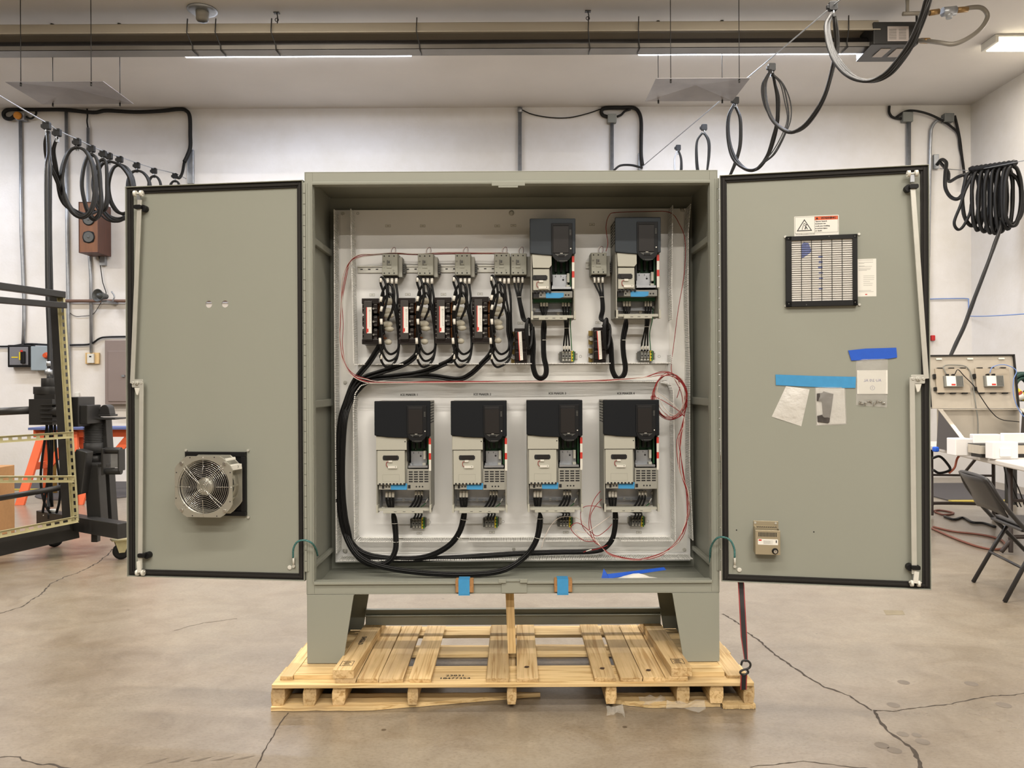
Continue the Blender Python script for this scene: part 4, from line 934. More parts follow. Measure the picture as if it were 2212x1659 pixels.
# ================================================================== terminal blocks
def tblock(px, py, label):
    s = .000690; u0, w0 = PF.hit(px, py, .05); fr = Fr(PF.p(u0, 0, w0)); X = lambda a: a * s; Z = lambda c: -c * s
    t = thing('terminal_block', fr.p(X(60), 0, Z(72)), label, 'terminal block', 'terminal blocks')
    MB(fr).use(zinc).box(X(0), X(136), .001, .0035, Z(54), Z(16)).box(X(0), X(136), .0035, .008, Z(18), Z(14)).box(X(0), X(136), .0035, .008, Z(56), Z(52)).build('rail_stub', t)
    MB(fr).use(dkgrey).box(X(8), X(20), .008, .045, Z(68), Z(6)).box(X(110), X(118), .008, .040, Z(64), Z(4)).build('end_bracket', t, bevel=.001)
    for i in range(3):
        b = MB(fr).use(termg).box(X(22 + i * 22), X(42 + i * 22), .008, .040, Z(72), Z(0)).box(X(23 + i * 22), X(41 + i * 22), .040, .050, Z(52), Z(20)).use(whitep).box(X(26 + i * 22), X(38 + i * 22), .040, .042, Z(66), Z(56)).box(X(26 + i * 22), X(38 + i * 22), .040, .042, Z(14), Z(4)).use(ink).box(X(27 + i * 22), X(37 + i * 22), .050, .0504, Z(42), Z(30)); b.build('terminal', t, bevel=.0008)
    b = MB(fr).use(yel).box(X(88), X(98), .008, .046, Z(72), Z(0)).use(grn).box(X(98), X(108), .008, .046, Z(72), Z(0)).use(ink)
    for i in range(3): b.cyl((X(97), .046, Z(14 + i * 22)), (X(97), .0466, Z(14 + i * 22)), X(5), 10)
    b.build('earth_terminal', t, bevel=.0008, label='yellow and green earth terminal'); return t
t1 = tblock(1207, 758, 'terminal block below the upper left drive'); TB0 = (1207, 758)
for (x, y, l) in ((1377, 757, 'terminal block below the upper right drive'), (883, 1120, 'terminal block below the first lower drive from the left'), (1041, 1118, 'terminal block below the second lower drive from the left'), (1202, 1117, 'terminal block below the third lower drive from the left'), (1358, 1116, 'terminal block below the fourth lower drive from the left')):
    ua, wa = PF.hit(TB0[0], TB0[1], .05); ub, wb_ = PF.hit(x, y, .05); dup(t1, (ub - ua, 0, wb_ - wa), l)
LMR = ['leftmost', 'middle', 'rightmost']
ORD = ['first', 'second', 'third', 'fourth']
# ================================================================== cables in the enclosure
def cable(name, pts, r, mat, label, cat='cable', group=None, sleeves=(), n=7, k=5, off=(0, 0), sm=None):
    """pts: (photo x, photo y, distance); off shifts across the path (in photo px) and in depth"""
    P = []; m = len(pts)
    for i, p in enumerate(pts):
        a = pts[max(i - 1, 0)]; c = pts[min(i + 1, m - 1)]; dx, dy = c[0] - a[0], c[1] - a[1]; L_ = math.hypot(dx, dy) or 1
        sp = p[3] if len(p) > 3 else 1
        P.append(W(p[0] - dy / L_ * off[0] * sp, p[1] + dx / L_ * off[0] * sp, p[2] + off[1]))
    o = MB().use(mat).tube(P, r, n, k).build(name)
    tag(o, label, cat, group)
    for (x, y, x2, y2, d) in sleeves:
        s_ = MB().use(sm or sleeve)._cyl(W(x, y, d), W(x2, y2, d), r * 1.22, 10).build('marker_sleeve', o)
    return o
RC = .0056
trunk = [(741, 905, 3.655), (736.5, 960, 3.65), (735, 1030, 3.65), (738, 1090, 3.65), (746, 1140, 3.65)]
Rp = {1: [(820, 745, 3.665), (811, 762, 3.67), (796, 785, 3.67), (778, 806, 3.665), (762, 830, 3.66), (749, 864, 3.655)],
      2: [(903, 755, 3.665), (893, 773, 3.67), (868, 789, 3.67), (825, 803, 3.67), (787, 816, 3.665), (766, 835, 3.66), (751, 864, 3.655)],
      3: [(984, 766, 3.665), (950, 790, 3.67), (908, 805, 3.68), (850, 813, 3.68), (797, 819, 3.67), (771, 838, 3.66), (753, 867, 3.655)],
      4: [(1064, 755, 3.665), (1040, 786, 3.67), (1012, 811, 3.68), (985, 819, 3.69), (930, 812, 3.69), (860, 812, 3.69), (802, 821, 3.68), (774, 842, 3.67), (756, 870, 3.66)]}
Dp = {1: [(760, 1185, 3.64), (786, 1213, 3.62), (815, 1221, 3.60), (841, 1212, 3.60), (854, 1188, 3.61), (855, 1158, 3.62), (851, 1118, 3.625)],
      2: [(765, 1180, 3.65), (800, 1200, 3.65), (860, 1207, 3.65), (920, 1203, 3.64), (968, 1180, 3.63), (993, 1148, 3.63), (1003, 1110, 3.63)],
      3: [(752, 1165, 3.63), (778, 1203, 3.60), (830, 1225, 3.585), (910, 1237, 3.58), (1000, 1241, 3.58), (1080, 1234, 3.59), (1130, 1206, 3.61), (1158, 1168, 3.62), (1167, 1120, 3.625)],
      4: [(770, 1190, 3.66), (840, 1209, 3.66), (960, 1206, 3.665), (1100, 1197, 3.665), (1200, 1193, 3.665), (1288, 1190, 3.66), (1318, 1172, 3.64), (1328, 1142, 3.63), (1329, 1108, 3.625)]}
ends = {1: (842, 7.0), 2: (1001.5, 6.6), 3: (1161.5, 6.6), 4: (1323.5, 6.6)}
rx0 = RX[0]
upper = [[(846, 676, 3.60), (850, 650, 3.585), (842, 634, 3.58), (831, 645, 3.585), (824, 668, 3.59), (821, 715, 3.62)],
         [(838, 692, 3.60), (849, 664, 3.575), (851, 628, 3.57), (840, 613, 3.575), (829, 625, 3.58), (823, 648, 3.585), (821, 705, 3.61)],
         [(830, 722, 3.60), (826, 690, 3.58), (836, 645, 3.57), (833, 612, 3.57), (824.5, 599, 3.58), (822, 611, 3.585), (829, 640, 3.59), (823, 690, 3.60)]]
usl = [(825, 662, 823, 673, 3.588), (824, 641, 822, 652, 3.583), (823.5, 601, 822.6, 610, 3.582)]
for g in (1, 2, 3, 4):
    dx = RX[g - 1] - rx0; dy = RY[g - 1] - RY[0]; ex, es = ends[g]
    for k in range(3):
        o = (k - 1)
        up = [(p[0] + dx, p[1] + dy, p[2], 0) for p in upper[k]]
        mid = [(p[0], p[1], p[2] + .012 * (k == 1), 1) for p in Rp[g]] + [(p[0] + (g - 2.5) * 3.2, p[1], p[2] + (g % 2) * .014 - .005 * g, 1) for p in trunk]
        dd = [(p[0], p[1], p[2] - .008 * (k == 1), 1) for p in Dp[g]]
        xe = ex + o * es; yt = 1060 if g > 1 else 1062
        last = [(ex + o * es * .6 + (3 if g == 1 else .5), 1098, 3.625, 0), (xe, 1078, 3.62, 0), (xe, yt, 3.625, 0)]
        s1 = usl[k]
        cable('power_cable', up + mid + dd + last, RC, rubber, 'thick black cable from the %s large reactor, %s of three entering the %s lower drive' % (ORD[g - 1], LMR[k], ORD[g - 1]), group='cables to the %s lower drive' % ORD[g - 1],
              sleeves=[(xe, 1074, xe, yt, 3.62), (s1[0] + dx, s1[1] + dy, s1[2] + dx, s1[3] + dy, s1[4])], off=(-3.6 * o if g != 4 else -3.2 * o, 0))
# contactor to reactor loops
low = [[(861, 740, 3.66), (858, 757, 3.64), (843, 765, 3.60), (830, 750, 3.58), (824, 715, 3.575), (823, 688, 3.575)],
       [(862, 735, 3.67), (858, 768, 3.65), (840, 780, 3.62), (827, 765, 3.59), (821, 738, 3.58), (829, 718, 3.585)],
       [(863, 730, 3.68), (857, 775, 3.66), (838, 793, 3.63), (826, 784, 3.60), (822, 766, 3.59), (830, 745, 3.60)]]
lsl = [(823.4, 689, 824, 701, 3.575), (821, 730, 821.5, 743, 3.578), (821.8, 763, 823.5, 776, 3.592)]
for g in range(4):
    dx = RX[g] - rx0; cdx = CX[g] - CX[0]
    for k in range(3):
        xs = 837.5 + cdx + k * 9.2
        st = [(xs, 599, 3.66, 0), (xs, 614, 3.66, 0), (xs + 3 + (dx - cdx) * .4, 640, 3.655, 0), (852 + dx + 3 * k, 668, 3.65, 0), (858 + dx + 2 * k, 700, 3.655, 0)]
        if g == 3: st = [(xs, 599, 3.66, 0), (xs, 614, 3.66, 0), (xs + 4, 645, 3.655, 0), (856 + dx + 4.5 * k, 680, 3.65, 0), (857 + dx + 4.5 * k, 715, 3.655, 0)]
        cable('power_cable', st + [(p[0] + dx + (2.5 * k if g == 3 and p[0] > 855 else 0), p[1], p[2], 0) for p in low[k]], RC, rubber, 'black cable, %s of three looping from the %s contactor to its reactor' % (LMR[k], ORD[g]), group='cables from the %s contactor' % ORD[g],
              sleeves=[(xs, 601, xs, 613, 3.66), (lsl[k][0] + dx, lsl[k][1], lsl[k][2] + dx, lsl[k][3], lsl[k][4])])
# right-hand contactors, coils at the small reactors, U-shaped cables to the upper drives
for (xs0, conv, coil, U, en, nm) in (
        (1111, [(1121, 640), (1127, 672), (1133, 692)], (1141, 722), [(1149, 706), (1152, 745), (1151, 785), (1157, 810), (1168, 817), (1178, 811), (1180, 795), (1175, 770), (1174, 735), (1175, 700)], 1168.5, 'left'),
        (1284, [(1300, 640), (1302, 668), (1299, 690)], (1309, 722), [(1305, 700), (1318, 735), (1321, 775), (1323, 800), (1333, 817), (1346, 812), (1351, 795), (1347, 765), (1346, 735), (1352, 700)], 1347.5, 'right')):
    for k in range(3):
        o = k - 1
        p = [(xs0 + k * 8.8, 597, 3.66, 0), (xs0 + k * 8.8, 611, 3.66, 0)] + [(x + 3 * o, y, 3.655, 0) for (x, y) in conv]
        p += [(coil[0] + 8 - k, coil[1] - 20, 3.63, 0), (coil[0] + 8 - k, coil[1] + 18, 3.62, 0), (coil[0] + 1, coil[1] + 32 - 2 * k, 3.61, 0), (coil[0] - 5 + 2 * k, coil[1] + 10, 3.60, 0), (coil[0] - 5 + 2 * k, coil[1] - 22, 3.60, 0), (coil[0] + 2, coil[1] - 34, 3.61, 0), (coil[0] + 6, coil[1] - 10, 3.62, 0)]
        cable('power_cable', p, .0048, rubber, 'black cable, %s of three leaving the contactor left of the upper %s drive' % (LMR[k], nm), group='coiled cables left of the upper %s drive' % nm, sleeves=[(xs0 + k * 8.8, 599, xs0 + k * 8.8 + .3, 611, 3.66)])
        xe = en + k * 6.4
        cable('power_cable', [(x, y, 3.65 - .01 * k, 1) for (x, y) in U] + [(xe, 668, 3.64, 0), (xe, 648, 3.64, 0)], .0050, rubber, 'black U-shaped cable, %s of three entering the upper %s drive' % (LMR[k], nm), group='U-shaped cables of the upper %s drive' % nm, off=(-3.4 * o, 0), sleeves=[(xe, 662, xe, 649, 3.64)])
for (ss, mid, tt, gx, nm) in (((1216, 1222, 1229), (1224, 709), (1218, 1223.5, 1229.5), 1235, 'left'), ((1394.5, 1400.5, 1406.5), (1397, 706), (1386.5, 1393, 1399), 1405.5, 'right')):
    for k in range(3):
        cable('power_cable', [(ss[k], 649, 3.64), (ss[k], 664, 3.64), (mid[0] + (k - 1) * 3, mid[1], 3.65), (tt[k], 742, 3.68), (tt[k], 759, 3.69)], .0042, rubber, 'black lead, %s of three from the upper %s drive to its terminal block' % (LMR[k], nm), group='leads below the upper %s drive' % nm, sleeves=[(ss[k], 662, ss[k], 650, 3.64), (tt[k], 744, tt[k], 755, 3.685)])
    cable('earth_wire', [(ss[2] + 4, 664, 3.66), (ss[2] + 3, 690, 3.66), (gx - 2, 720, 3.67), (gx, 757, 3.69)], .0022, grnw, 'thin green earth wire below the upper %s drive' % nm)
for g, (sx, tx) in enumerate(((898.5, 890), (1060, 1048), (1219, 1209), (1381.5, 1365))):
    for k in range(3):
        xs = sx + k * 6.5
        cable('power_cable', [(xs, 1060, 3.625), (xs - 1, 1076, 3.62), (xs - 8 + (2 - k) * -1.5, 1094, 3.62), (xs - 22, 1103, 3.63), (tx + 2 + k * 6, 1106, 3.65), (tx + 8 + k * 6.5, 1110, 3.67), (tx + 4 + k * 6.5, 1121, 3.69)], .0048, rubber, 'short black lead, %s of three from the %s lower drive to its terminals' % (LMR[k], ORD[g]), group='output leads of the %s lower drive' % ORD[g], sleeves=[(xs, 1073, xs, 1061, 3.623)])
    cable('earth_wire', [(sx + 26, 1075, 3.64), (sx + 20, 1088, 3.65), (sx + 10, 1096, 3.66)], .002, grnw, 'thin green earth wire with white lug inside the %s lower drive' % ORD[g], sleeves=[(sx + 26, 1076, sx + 21, 1086, 3.64)])
# cable ties
for (x, y, d, r, ang, lb) in ((852, 1130, 3.62, .016, 0, 'first lower drive cables, above the duct'), (855, 1170, 3.62, .016, 0, 'first lower drive cables at the duct'), (1003, 1122, 3.63, .016, .1, 'second lower drive cables, above the duct'), (992, 1162, 3.63, .016, .5, 'second lower drive cables at the duct'), (1167, 1120, 3.62, .016, 0, 'third lower drive cables, above the duct'), (1162, 1162, 3.62, .016, .2, 'third lower drive cables at the duct'), (1329, 1120, 3.63, .016, 0, 'fourth lower drive cables, above the duct'), (1326, 1164, 3.64, .016, .2, 'fourth lower drive cables at the duct'), (1122, 642, 3.655, .010, 0, 'cables of the contactor at the right end of the rail'), (1300, 642, 3.655, .010, 0, 'cables of the lone contactor'), (1174, 735, 3.64, .015, 0, 'U-shaped cables of the upper left drive'), (1346, 735, 3.64, .015, 0, 'U-shaped cables of the upper right drive'), (1224, 709, 3.65, .010, 0, 'leads above the upper left terminal block'), (1397, 706, 3.65, .010, 0, 'leads above the upper right terminal block')):
    p = W(x, y, d); b = MB(Fr(p)).use(whitep); b.torus((0, 0, 0), (math.sin(ang), 0, math.cos(ang)), r, .0012, 20, 5); tag(b.build('cable_tie'), 'white cable tie round the ' + lb, 'cable tie', 'cable ties')
# red and white control wires
base = [(1098, 548, 3.66), (1040, 547, 3.67), (960, 547, 3.67), (900, 549, 3.67), (850, 548, 3.67), (808, 550, 3.66), (775, 554, 3.65), (755, 568, 3.65), (743, 600, 3.655), (738, 650, 3.66), (736, 700, 3.66), (736, 745, 3.66), (745, 786, 3.65), (762, 810, 3.645), (790, 822, 3.64), (830, 826, 3.64), (980, 825, 3.635), (1150, 825, 3.635), (1260, 823, 3.64), (1330, 820, 3.64), (1390, 815, 3.64)]
r = random.Random(11)
tails = [[(1430, 806, 3.62), (1455, 812, 3.60), (1475, 840, 3.59), (1481, 870, 3.59), (1470, 895, 3.60), (1450, 898, 3.60), (1430, 880, 3.60), (1417, 850, 3.60)],
         [(1425, 812, 3.62), (1448, 812, 3.60), (1468, 835, 3.59), (1474, 866, 3.59), (1466, 890, 3.60), (1452, 900, 3.60), (1436, 890, 3.60), (1420, 862, 3.60), (1424, 825, 3.6)],
         [(1440, 810, 3.61), (1466, 822, 3.60), (1483, 845, 3.59), (1484, 880, 3.60)], [(1415, 806, 3.62), (1445, 803, 3.60), (1462, 812, 3.59), (1470, 835, 3.60), (1464, 860, 3.6)]]
for i in range(5):
    m_ = (redw, whtw, redw, redw, whtw)[i]
    pts = [(x + (r.uniform(-2, 2) if 2 < j < 20 else 0), y + (r.uniform(-1.2, 1.2) if j > 5 else r.uniform(-1, 1)), d - .004 * i, 1 if 5 < j < 15 else .4) for j, (x, y, d) in enumerate(base)] + tails[i % 4]
    cable('control_wire', pts, .0017, m_, ('thin white' if m_ is whtw else 'thin dark red') + ' wire round the left duct and along the middle duct', group='%s wires along the middle duct' % ('white' if m_ is whtw else 'red'), n=5, off=((i - 2) * 1.7, 0))
cable('control_wire', [(1309, 543, 3.66), (1313, 525, 3.67), (1309, 490, 3.67), (1316, 465, 3.68), (1332, 459, 3.69), (1400, 457, 3.69), (1447, 459, 3.66), (1468, 485, 3.66), (1480, 522, 3.66), (1478, 590, 3.66), (1465, 670, 3.67), (1456, 740, 3.67), (1450, 790, 3.65), (1454, 812, 3.62), (1472, 850, 3.6), (1475, 890, 3.6)], .0017, redw, 'thin dark red wire arching over the upper right drive and down the right duct', n=5)
fin = [[(1282, 1168, 3.62), (1272, 1135, 3.61), (1276, 1100, 3.60), (1283, 1080, 3.6), (1291, 1068, 3.6), (1297, 1061, 3.6)],
       [(1284, 1166, 3.62), (1260, 1140, 3.61), (1254, 1110, 3.60), (1262, 1095, 3.6), (1283, 1093, 3.6), (1299, 1097, 3.6)],
       [(1288, 1170, 3.62), (1262, 1168, 3.60), (1238, 1150, 3.59), (1234, 1136, 3.59), (1250, 1130, 3.6), (1275, 1148, 3.61), (1290, 1158, 3.62), (1310, 1145, 3.6), (1322, 1132, 3.6)],
       [(1282, 1162, 3.62), (1262, 1130, 3.61), (1240, 1117, 3.60), (1210, 1118, 3.6), (1190, 1135, 3.6), (1175, 1165, 3.6), (1170, 1184, 3.6)],
       [(1285, 1165, 3.62), (1255, 1162, 3.60), (1243, 1145, 3.59), (1265, 1150, 3.6), (1290, 1135, 3.6), (1318, 1115, 3.6)],
       [(1284, 1163, 3.62), (1275, 1120, 3.61), (1285, 1095, 3.6), (1300, 1078, 3.6)]]
r = random.Random(4)
for i in range(6):
    m_ = (redw, redw, redw, whtw, whtw, redw)[i]; a = i * .9; k_ = 1 + .04 * (i % 3)
    ring = [(1447 + 34 * k_ * math.cos(t) + r.uniform(-2, 2), 856 + 46 * k_ * math.sin(t) + r.uniform(-2, 2), 3.595 + .004 * i) for t in [a + 2 * PI * j / 9 for j in range(9 + 4)]]
    j = min(range(9, 13), key=lambda q: abs(ring[q][0] - 1478) + abs(ring[q][1] - 860)); ring = ring[:j + 1]
    drop = [(1478, 900, 3.61), (1468 + r.uniform(-6, 6), 950, 3.62), (1472 + r.uniform(-8, 6), 1010, 3.63), (1484 + r.uniform(-7, 3), 1060, 3.63), (1488 + r.uniform(-4, 2), 1105, 3.63), (1480 + r.uniform(-6, 2), 1145, 3.62), (1460 + r.uniform(-4, 3), 1175, 3.61), (1424, 1199 + r.uniform(-3, 3), 3.60), (1372, 1208 + r.uniform(-3, 3), 3.60), (1322, 1200 + r.uniform(-4, 4), 3.60), (1298, 1180, 3.61)]
    cable('control_wire', ring + drop + fin[i], .0017, m_, ('thin white' if m_ is whtw else 'thin dark red') + ' control wire coiled at the middle duct and hanging down the right duct', group='%s wires hanging down the right duct' % ('white' if m_ is whtw else 'red'), n=5)
cable('control_wire', [(1260, 1193, 3.58), (1268, 1190, 3.58), (1290, 1186, 3.59), (1312, 1178, 3.6)], .002, redw, 'short dark red wire end with white tip resting on the black cables', sleeves=[(1266, 1191, 1278, 1187, 3.578)], n=5)
# ================================================================== things fixed to the left door: fan
fdark = M('fan_interior_black', (30, 28, 32), .5)  # black of the blades, also the shade painted inside the barrel
c0 = FL.hit(469, 1044, -.018)
FF = Fr(FL.p(c0[0], -.018, c0[1]), FL.u * -1, FL.n)          # u to the viewer's right
t = thing('exhaust_fan', FF.p(0, 0, -.14), 'round metal exhaust fan with wire guard on the left door', 'fan')
PW = .140
b = MB(FF).use(blackp)
for q in ((-PW, PW, PW - .02, PW), (-PW, PW, -PW, -PW + .02), (-PW, -PW + .02, -PW + .02, PW - .02), (PW - .02, PW, -PW + .02, PW - .02)): b.box(q[0], q[1], 0.0005, .020, q[2], q[3])
b.box(-PW + .02, PW - .02, .0005, .008, -PW + .02, PW - .02); b.build('mounting_plate', t, bevel=.002)
for (x, z) in ((-.142, .146), (.147, .147), (.147, -.147)):
    MB(FF).use(zinc).cyl((x, 0, z), (x, .008, z), .0055, 10).build('corner_screw', t)
def octa(r, c, n0, n1, b, hole=None):
    pts = [(-r, c), (-c, r), (c, r), (r, c), (r, -c), (c, -r), (-c, -r), (-r, -c)]
    if hole is None: return b.prism(pts, n0, n1)
    n = 48; out = []; inn = []
    for k in range(n):
        a = 2 * PI * k / n; ca, sa = math.cos(a), math.sin(a)
        m = min(r / max(abs(ca), 1e-6), r / max(abs(sa), 1e-6), (r + c) / (abs(ca) + abs(sa))); out.append((ca * m, sa * m)); inn.append((ca * hole, sa * hole))
    N_ = n; rings = [[(p[0], n0, p[1]) for p in out], [(p[0], n1, p[1]) for p in out], [(p[0], n1, p[1]) for p in inn], [(p[0], n0, p[1]) for p in inn]]
    vs = sum(rings, []); fs = []
    for a in range(4):
        for k in range(N_): fs.append((a * N_ + k, a * N_ + (k + 1) % N_, ((a + 1) % 4) * N_ + (k + 1) % N_, ((a + 1) % 4) * N_ + k))
    return b._add(vs, fs)
b = MB(FF).use(alum); octa(.128, .078, .020, .026, b, .112); b.build('rear_flange', t, bevel=.001)
b = MB(FF).use(fdark).cyl((0, .0085, 0), (0, .024, 0), .108, 36).build('shaded_back_disc', t)  # back disc coloured dark to stand for the shaded fan interior
b = MB(FF).use(alum); prof = [(.026, .114), (.05, .108), (.085, .108), (.112, .118)]
n = 40; vs = []; fs = []
for (nn, rr) in prof: vs += [(rr * math.cos(2 * PI * k / n), nn, rr * math.sin(2 * PI * k / n)) for k in range(n)]
for a in range(3):
    for k in range(n): fs.append((a * n + k, a * n + (k + 1) % n, (a + 1) * n + (k + 1) % n, (a + 1) * n + k))
b._add(vs, fs, smooth=True); o = b.build('barrel', t); sm_ = o.modifiers.new('s', 'SOLIDIFY'); sm_.thickness = .002
MB(FF).use(fdark)._add([(r_ * math.cos(2 * PI * k / 36), n_, r_ * math.sin(2 * PI * k / 36)) for (n_, r_) in ((.028, .1055), (.108, .1125)) for k in range(36)], [(k, (k + 1) % 36, 36 + (k + 1) % 36, 36 + k) for k in range(36)], smooth=True).build('shaded_liner', t)  # dark sleeve added inside the aluminium barrel to stand for its shade
b = MB(FF).use(alum)
for k in range(12):
    a = 2 * PI * k / 12; b.bar((.112 * math.cos(a), .03, .112 * math.sin(a)), (.118 * math.cos(a), .108, .118 * math.sin(a)), .004, .008)
b.build('barrel_rib', t)
b = MB(FF).use(alum); octa(.130, .082, .112, .117, b, .116); b.use(ink)
for (x, z) in ((-.06, .124), (.05, .126), (-.122, .06), (-.124, -.05), (.121, .062), (.120, -.062), (-.05, -.124), (.06, -.124)): b.cyl((x, .117, z), (x, .1174, z), .0028, 8)
b.build('front_flange', t, bevel=.001)
b = MB(FF).use(chrome)
for (sx, sz) in ((-1, 1), (1, 1), (-1, -1), (1, -1)): b.cyl((sx * .097, .117, sz * .100), (sx * .097, .125, sz * .100), .007, 14)
b.build('flange_bolt', t)
b = MB(FF).use(fdark).cyl((0, .022, 0), (0, .070, 0), .045, 30)
for k in range(7):
    a0 = 2 * PI * k / 7; P4 = []
    for (r_, da, nn) in ((.044, 0, .035), (.108, .15, .03), (.108, .75, .075), (.044, .6, .07)): P4.append((r_ * math.cos(a0 + da), nn, r_ * math.sin(a0 + da)))
    b._add(P4 + [(p[0], p[1] + .002, p[2]) for p in P4], [(0, 1, 2, 3), (7, 6, 5, 4), (0, 4, 5, 1), (1, 5, 6, 2), (2, 6, 7, 3), (3, 7, 4, 0)])
b.build('impeller', t)
MB(FF).use(alum).lathe((0, .07, 0), (0, 1, 0), [(0, .040), (.03, .040), (.038, .036), (.041, .020), (.042, .004)], 30).build('motor_hub', t)
b = MB(FF).use(chrome)
for i in range(15):
    r_ = .012 + i * .00755; b.torus((0, .122 - .010 * (i / 14.) ** 3, 0), (0, 1, 0), r_, .00105, 44, 5)
for (a0, a1, r0, r1) in ((0, 0, .058, .128), (PI, PI, .058, .128), (PI / 2, PI / 2, .058, .128), (-PI / 2, -PI / 2, .058, .128)):
    b.tube([FF.p(r0 * math.cos(a0), .1235, r0 * math.sin(a0)), FF.p(.09 * math.cos(a0), .121, .09 * math.sin(a0)), FF.p(r1 * math.cos(a1), .117, r1 * math.sin(a1))], .0012, 5)
for k in range(4):
    a = PI / 4 + k * PI / 2
    for da in (-.07, .07): b.tube([FF.p(.016 * math.cos(a), .1245, .016 * math.sin(a)), FF.p(.07 * math.cos(a + da), .124, .07 * math.sin(a + da)), FF.p(.122 * math.cos(a + da * .8), .1175, .122 * math.sin(a + da * .8))], .0013, 5)
b.build('wire_guard', t)
b = MB(FF).use(alum).box(.078, .104, .060, .110, .055, .085).bar((.07, .108, .078), (.115, .075, .085), .006, .016); b.use(whitep).bar((.100, .100, .078), (.128, .045, .082), .030, .022, up=(0, 0, 1)).bar((.085, .09, .112), (.115, .06, .118), .012, .010).use(ink).torus((.128, .072, .082), (.5, 1, 0), .007, .001, 12, 4); b.build('terminal_cover', t, bevel=.002)

# ================================================================== right door: filter, labels, bags, heater
def dq(px, py, n=-.018): return FR.hit(px, py, n)
a = dq(1698, 511, .004); c = dq(1853, 659, .004); u0, u1, w0, w1 = a[0], c[0], c[1], a[1]
fm = Fr(FR.p(0, -.018, 0), FR.u, FR.n)
t = thing('filter_grille', FR.p((u0 + u1) / 2, -.018, w0), 'square black filter grille with white filter on the right door', 'vent grille')
b = MB(fm).use(blackp); fw = .018
b.box(u0, u1, 0, .022, w1 - fw, w1).box(u0, u1, 0, .022, w0, w0 + fw + .004).box(u0, u0 + fw + .004, 0, .022, w0, w1).box(u1 - fw, u1, 0, .022, w0, w1).use(dkgrey)
for (x, z) in ((u0 + .01, w0 + .012), (u1 - .01, w0 + .012), (u0 + .01, w1 - .009), (u1 - .01, w1 - .009), ((u0 + u1) / 2 + .03, w1 - .006), (u0 + .08, w0 + .006)): b.cyl((x, .022, z), (x, .0226, z), .0025, 8)
b.build('frame', t, bevel=.0015)
filtm = M('white_filter_fleece', (242, 239, 232), .9, bump=.3, bs=400)
MB(fm).use(filtm).box(u0 + .01, u1 - .01, .001, .013, w0 + .01, w1 - .01).build('filter_mat', t)
bluep = M('faded_blue_print', (120, 130, 178), .9, var=.2, vs=120)
b = MB(fm).use(bluep); q0 = dq(1729, 524); q1 = dq(1752, 560)
b.prism([(q0[0], q1[1]), (q0[0] + .003, q0[1] - .01), (q0[0] + .012, q0[1]), (q0[0] + .03, q0[1] - .006), (q1[0], q0[1] - .04), (q1[0] - .012, q1[1] + .02)], .0131, .0135)
q0 = dq(1771, 595); b.build('blue_mark', t); r = random.Random(3)
for i in range(7):
    z_ = q0[1] - .06 + i * .022; MB(fm).use(bluep).box(q0[0] - .006 - r.random() * .004, q0[0] + .006 + r.random() * .004, .0131, .0133, z_, z_ + .003 + r.random() * .007).build('blue_mark', t)
b = MB(fm).use(blackp)
for i in range(1, 6): x = u0 + .022 + (u1 - u0 - .040) * i / 6; b.box(x - .0008, x + .0008, .0132, .0165, w0 + .01, w1 - .01)
for i in range(1, 28): z = w0 + .022 + (w1 - w0 - .04) * i / 28; b.box(u0 + .01, u1 - .01, .0132, .016, z - .00055, z + .00055)
b.build('grid', t)
for (px, py) in ((1696, 512), (1855, 506), (1697, 661), (1856, 658)):
    x, z = dq(px, py); MB(fm).use(zinc).cyl((x, 0, z), (x, .006, z), .0055, 10).build('corner_screw', t)
# warning sticker
a = dq(1715.5, 469); c = dq(1812, 520); u0, u1, w1, w0 = a[0], c[0], a[1] + .002, c[1]
Wd_ = u1 - u0; b = MB(fm).use(paper).cbox(u0, u1, .0002, .0008, w0, w1, .003).use(ink)
um = u0 + Wd_ * .46
for q in ((u0 + .003, u1 - .003, w1 - .004, w1 - .0032), (u0 + .003, u1 - .003, w1 - .072, w1 - .0712), (u0 + .003, u0 + .0038, w1 - .072, w1 - .003), (um - .0004, um + .0004, w1 - .072, w1 - .003), (u1 - .0038, u1 - .003, w1 - .072, w1 - .003)): b.box(q[0], q[1], .0008, .0011, q[2], q[3])
tx = (u0 + um) / 2
def tri(r, n0, n1, yo=0): b.prism([(tx - r, w1 - .063 + yo), (tx + r, w1 - .063 + yo), (tx, w1 - .063 + yo + r * 1.62)], n0, n1)
tri(.031, .0008, .0011); b.use(paper); tri(.025, .0011, .0013, .0035); b.use(ink)
b.bar((tx - .010, .0015, w1 - .058), (tx - .002, .0015, w1 - .030), .002, .0004, up=fm.n).bar((tx - .002, .0015, w1 - .030), (tx + .008, .0015, w1 - .036), .002, .0004, up=fm.n).bar((tx + .002, .0015, w1 - .056), (tx + .006, .0015, w1 - .044), .004, .0004, up=fm.n).bar((tx + .006, .0015, w1 - .044), (tx + .000, .0015, w1 - .038), .003, .0004, up=fm.n).bar((tx + .006, .0015, w1 - .044), (tx + .012, .0015, w1 - .056), .003, .0004, up=fm.n).cyl((tx + .008, .0013, w1 - .0375), (tx + .008, .0016, w1 - .0375), .0026, 10)
b.use(orange_r).box(um + .0006, u1 - .0038, .0008, .0011, w1 - .019, w1 - .004).use(ink)
b.text('WARNING', .0085, um + Wd_ * .31, w1 - .0115, .0011, bold=.0006)
b.prism([(um + .004, w1 - .0155), (um + .015, w1 - .0155), (um + .0095, w1 - .006)], .0011, .0013)
for i, ln in enumerate(('Tipover hazard.', 'Enclosure can', 'crush you resulting', 'in serious injury', 'or death.')): b.text(ln, .0052, um + .0025, w1 - .0245 - i * .0098, .0008, align='LEFT', bold=.0004)
b.text('Read and follow precautions in the Large', .0032, u0 + .006, w1 - .0755, .0008, align='LEFT', bold=.0002)
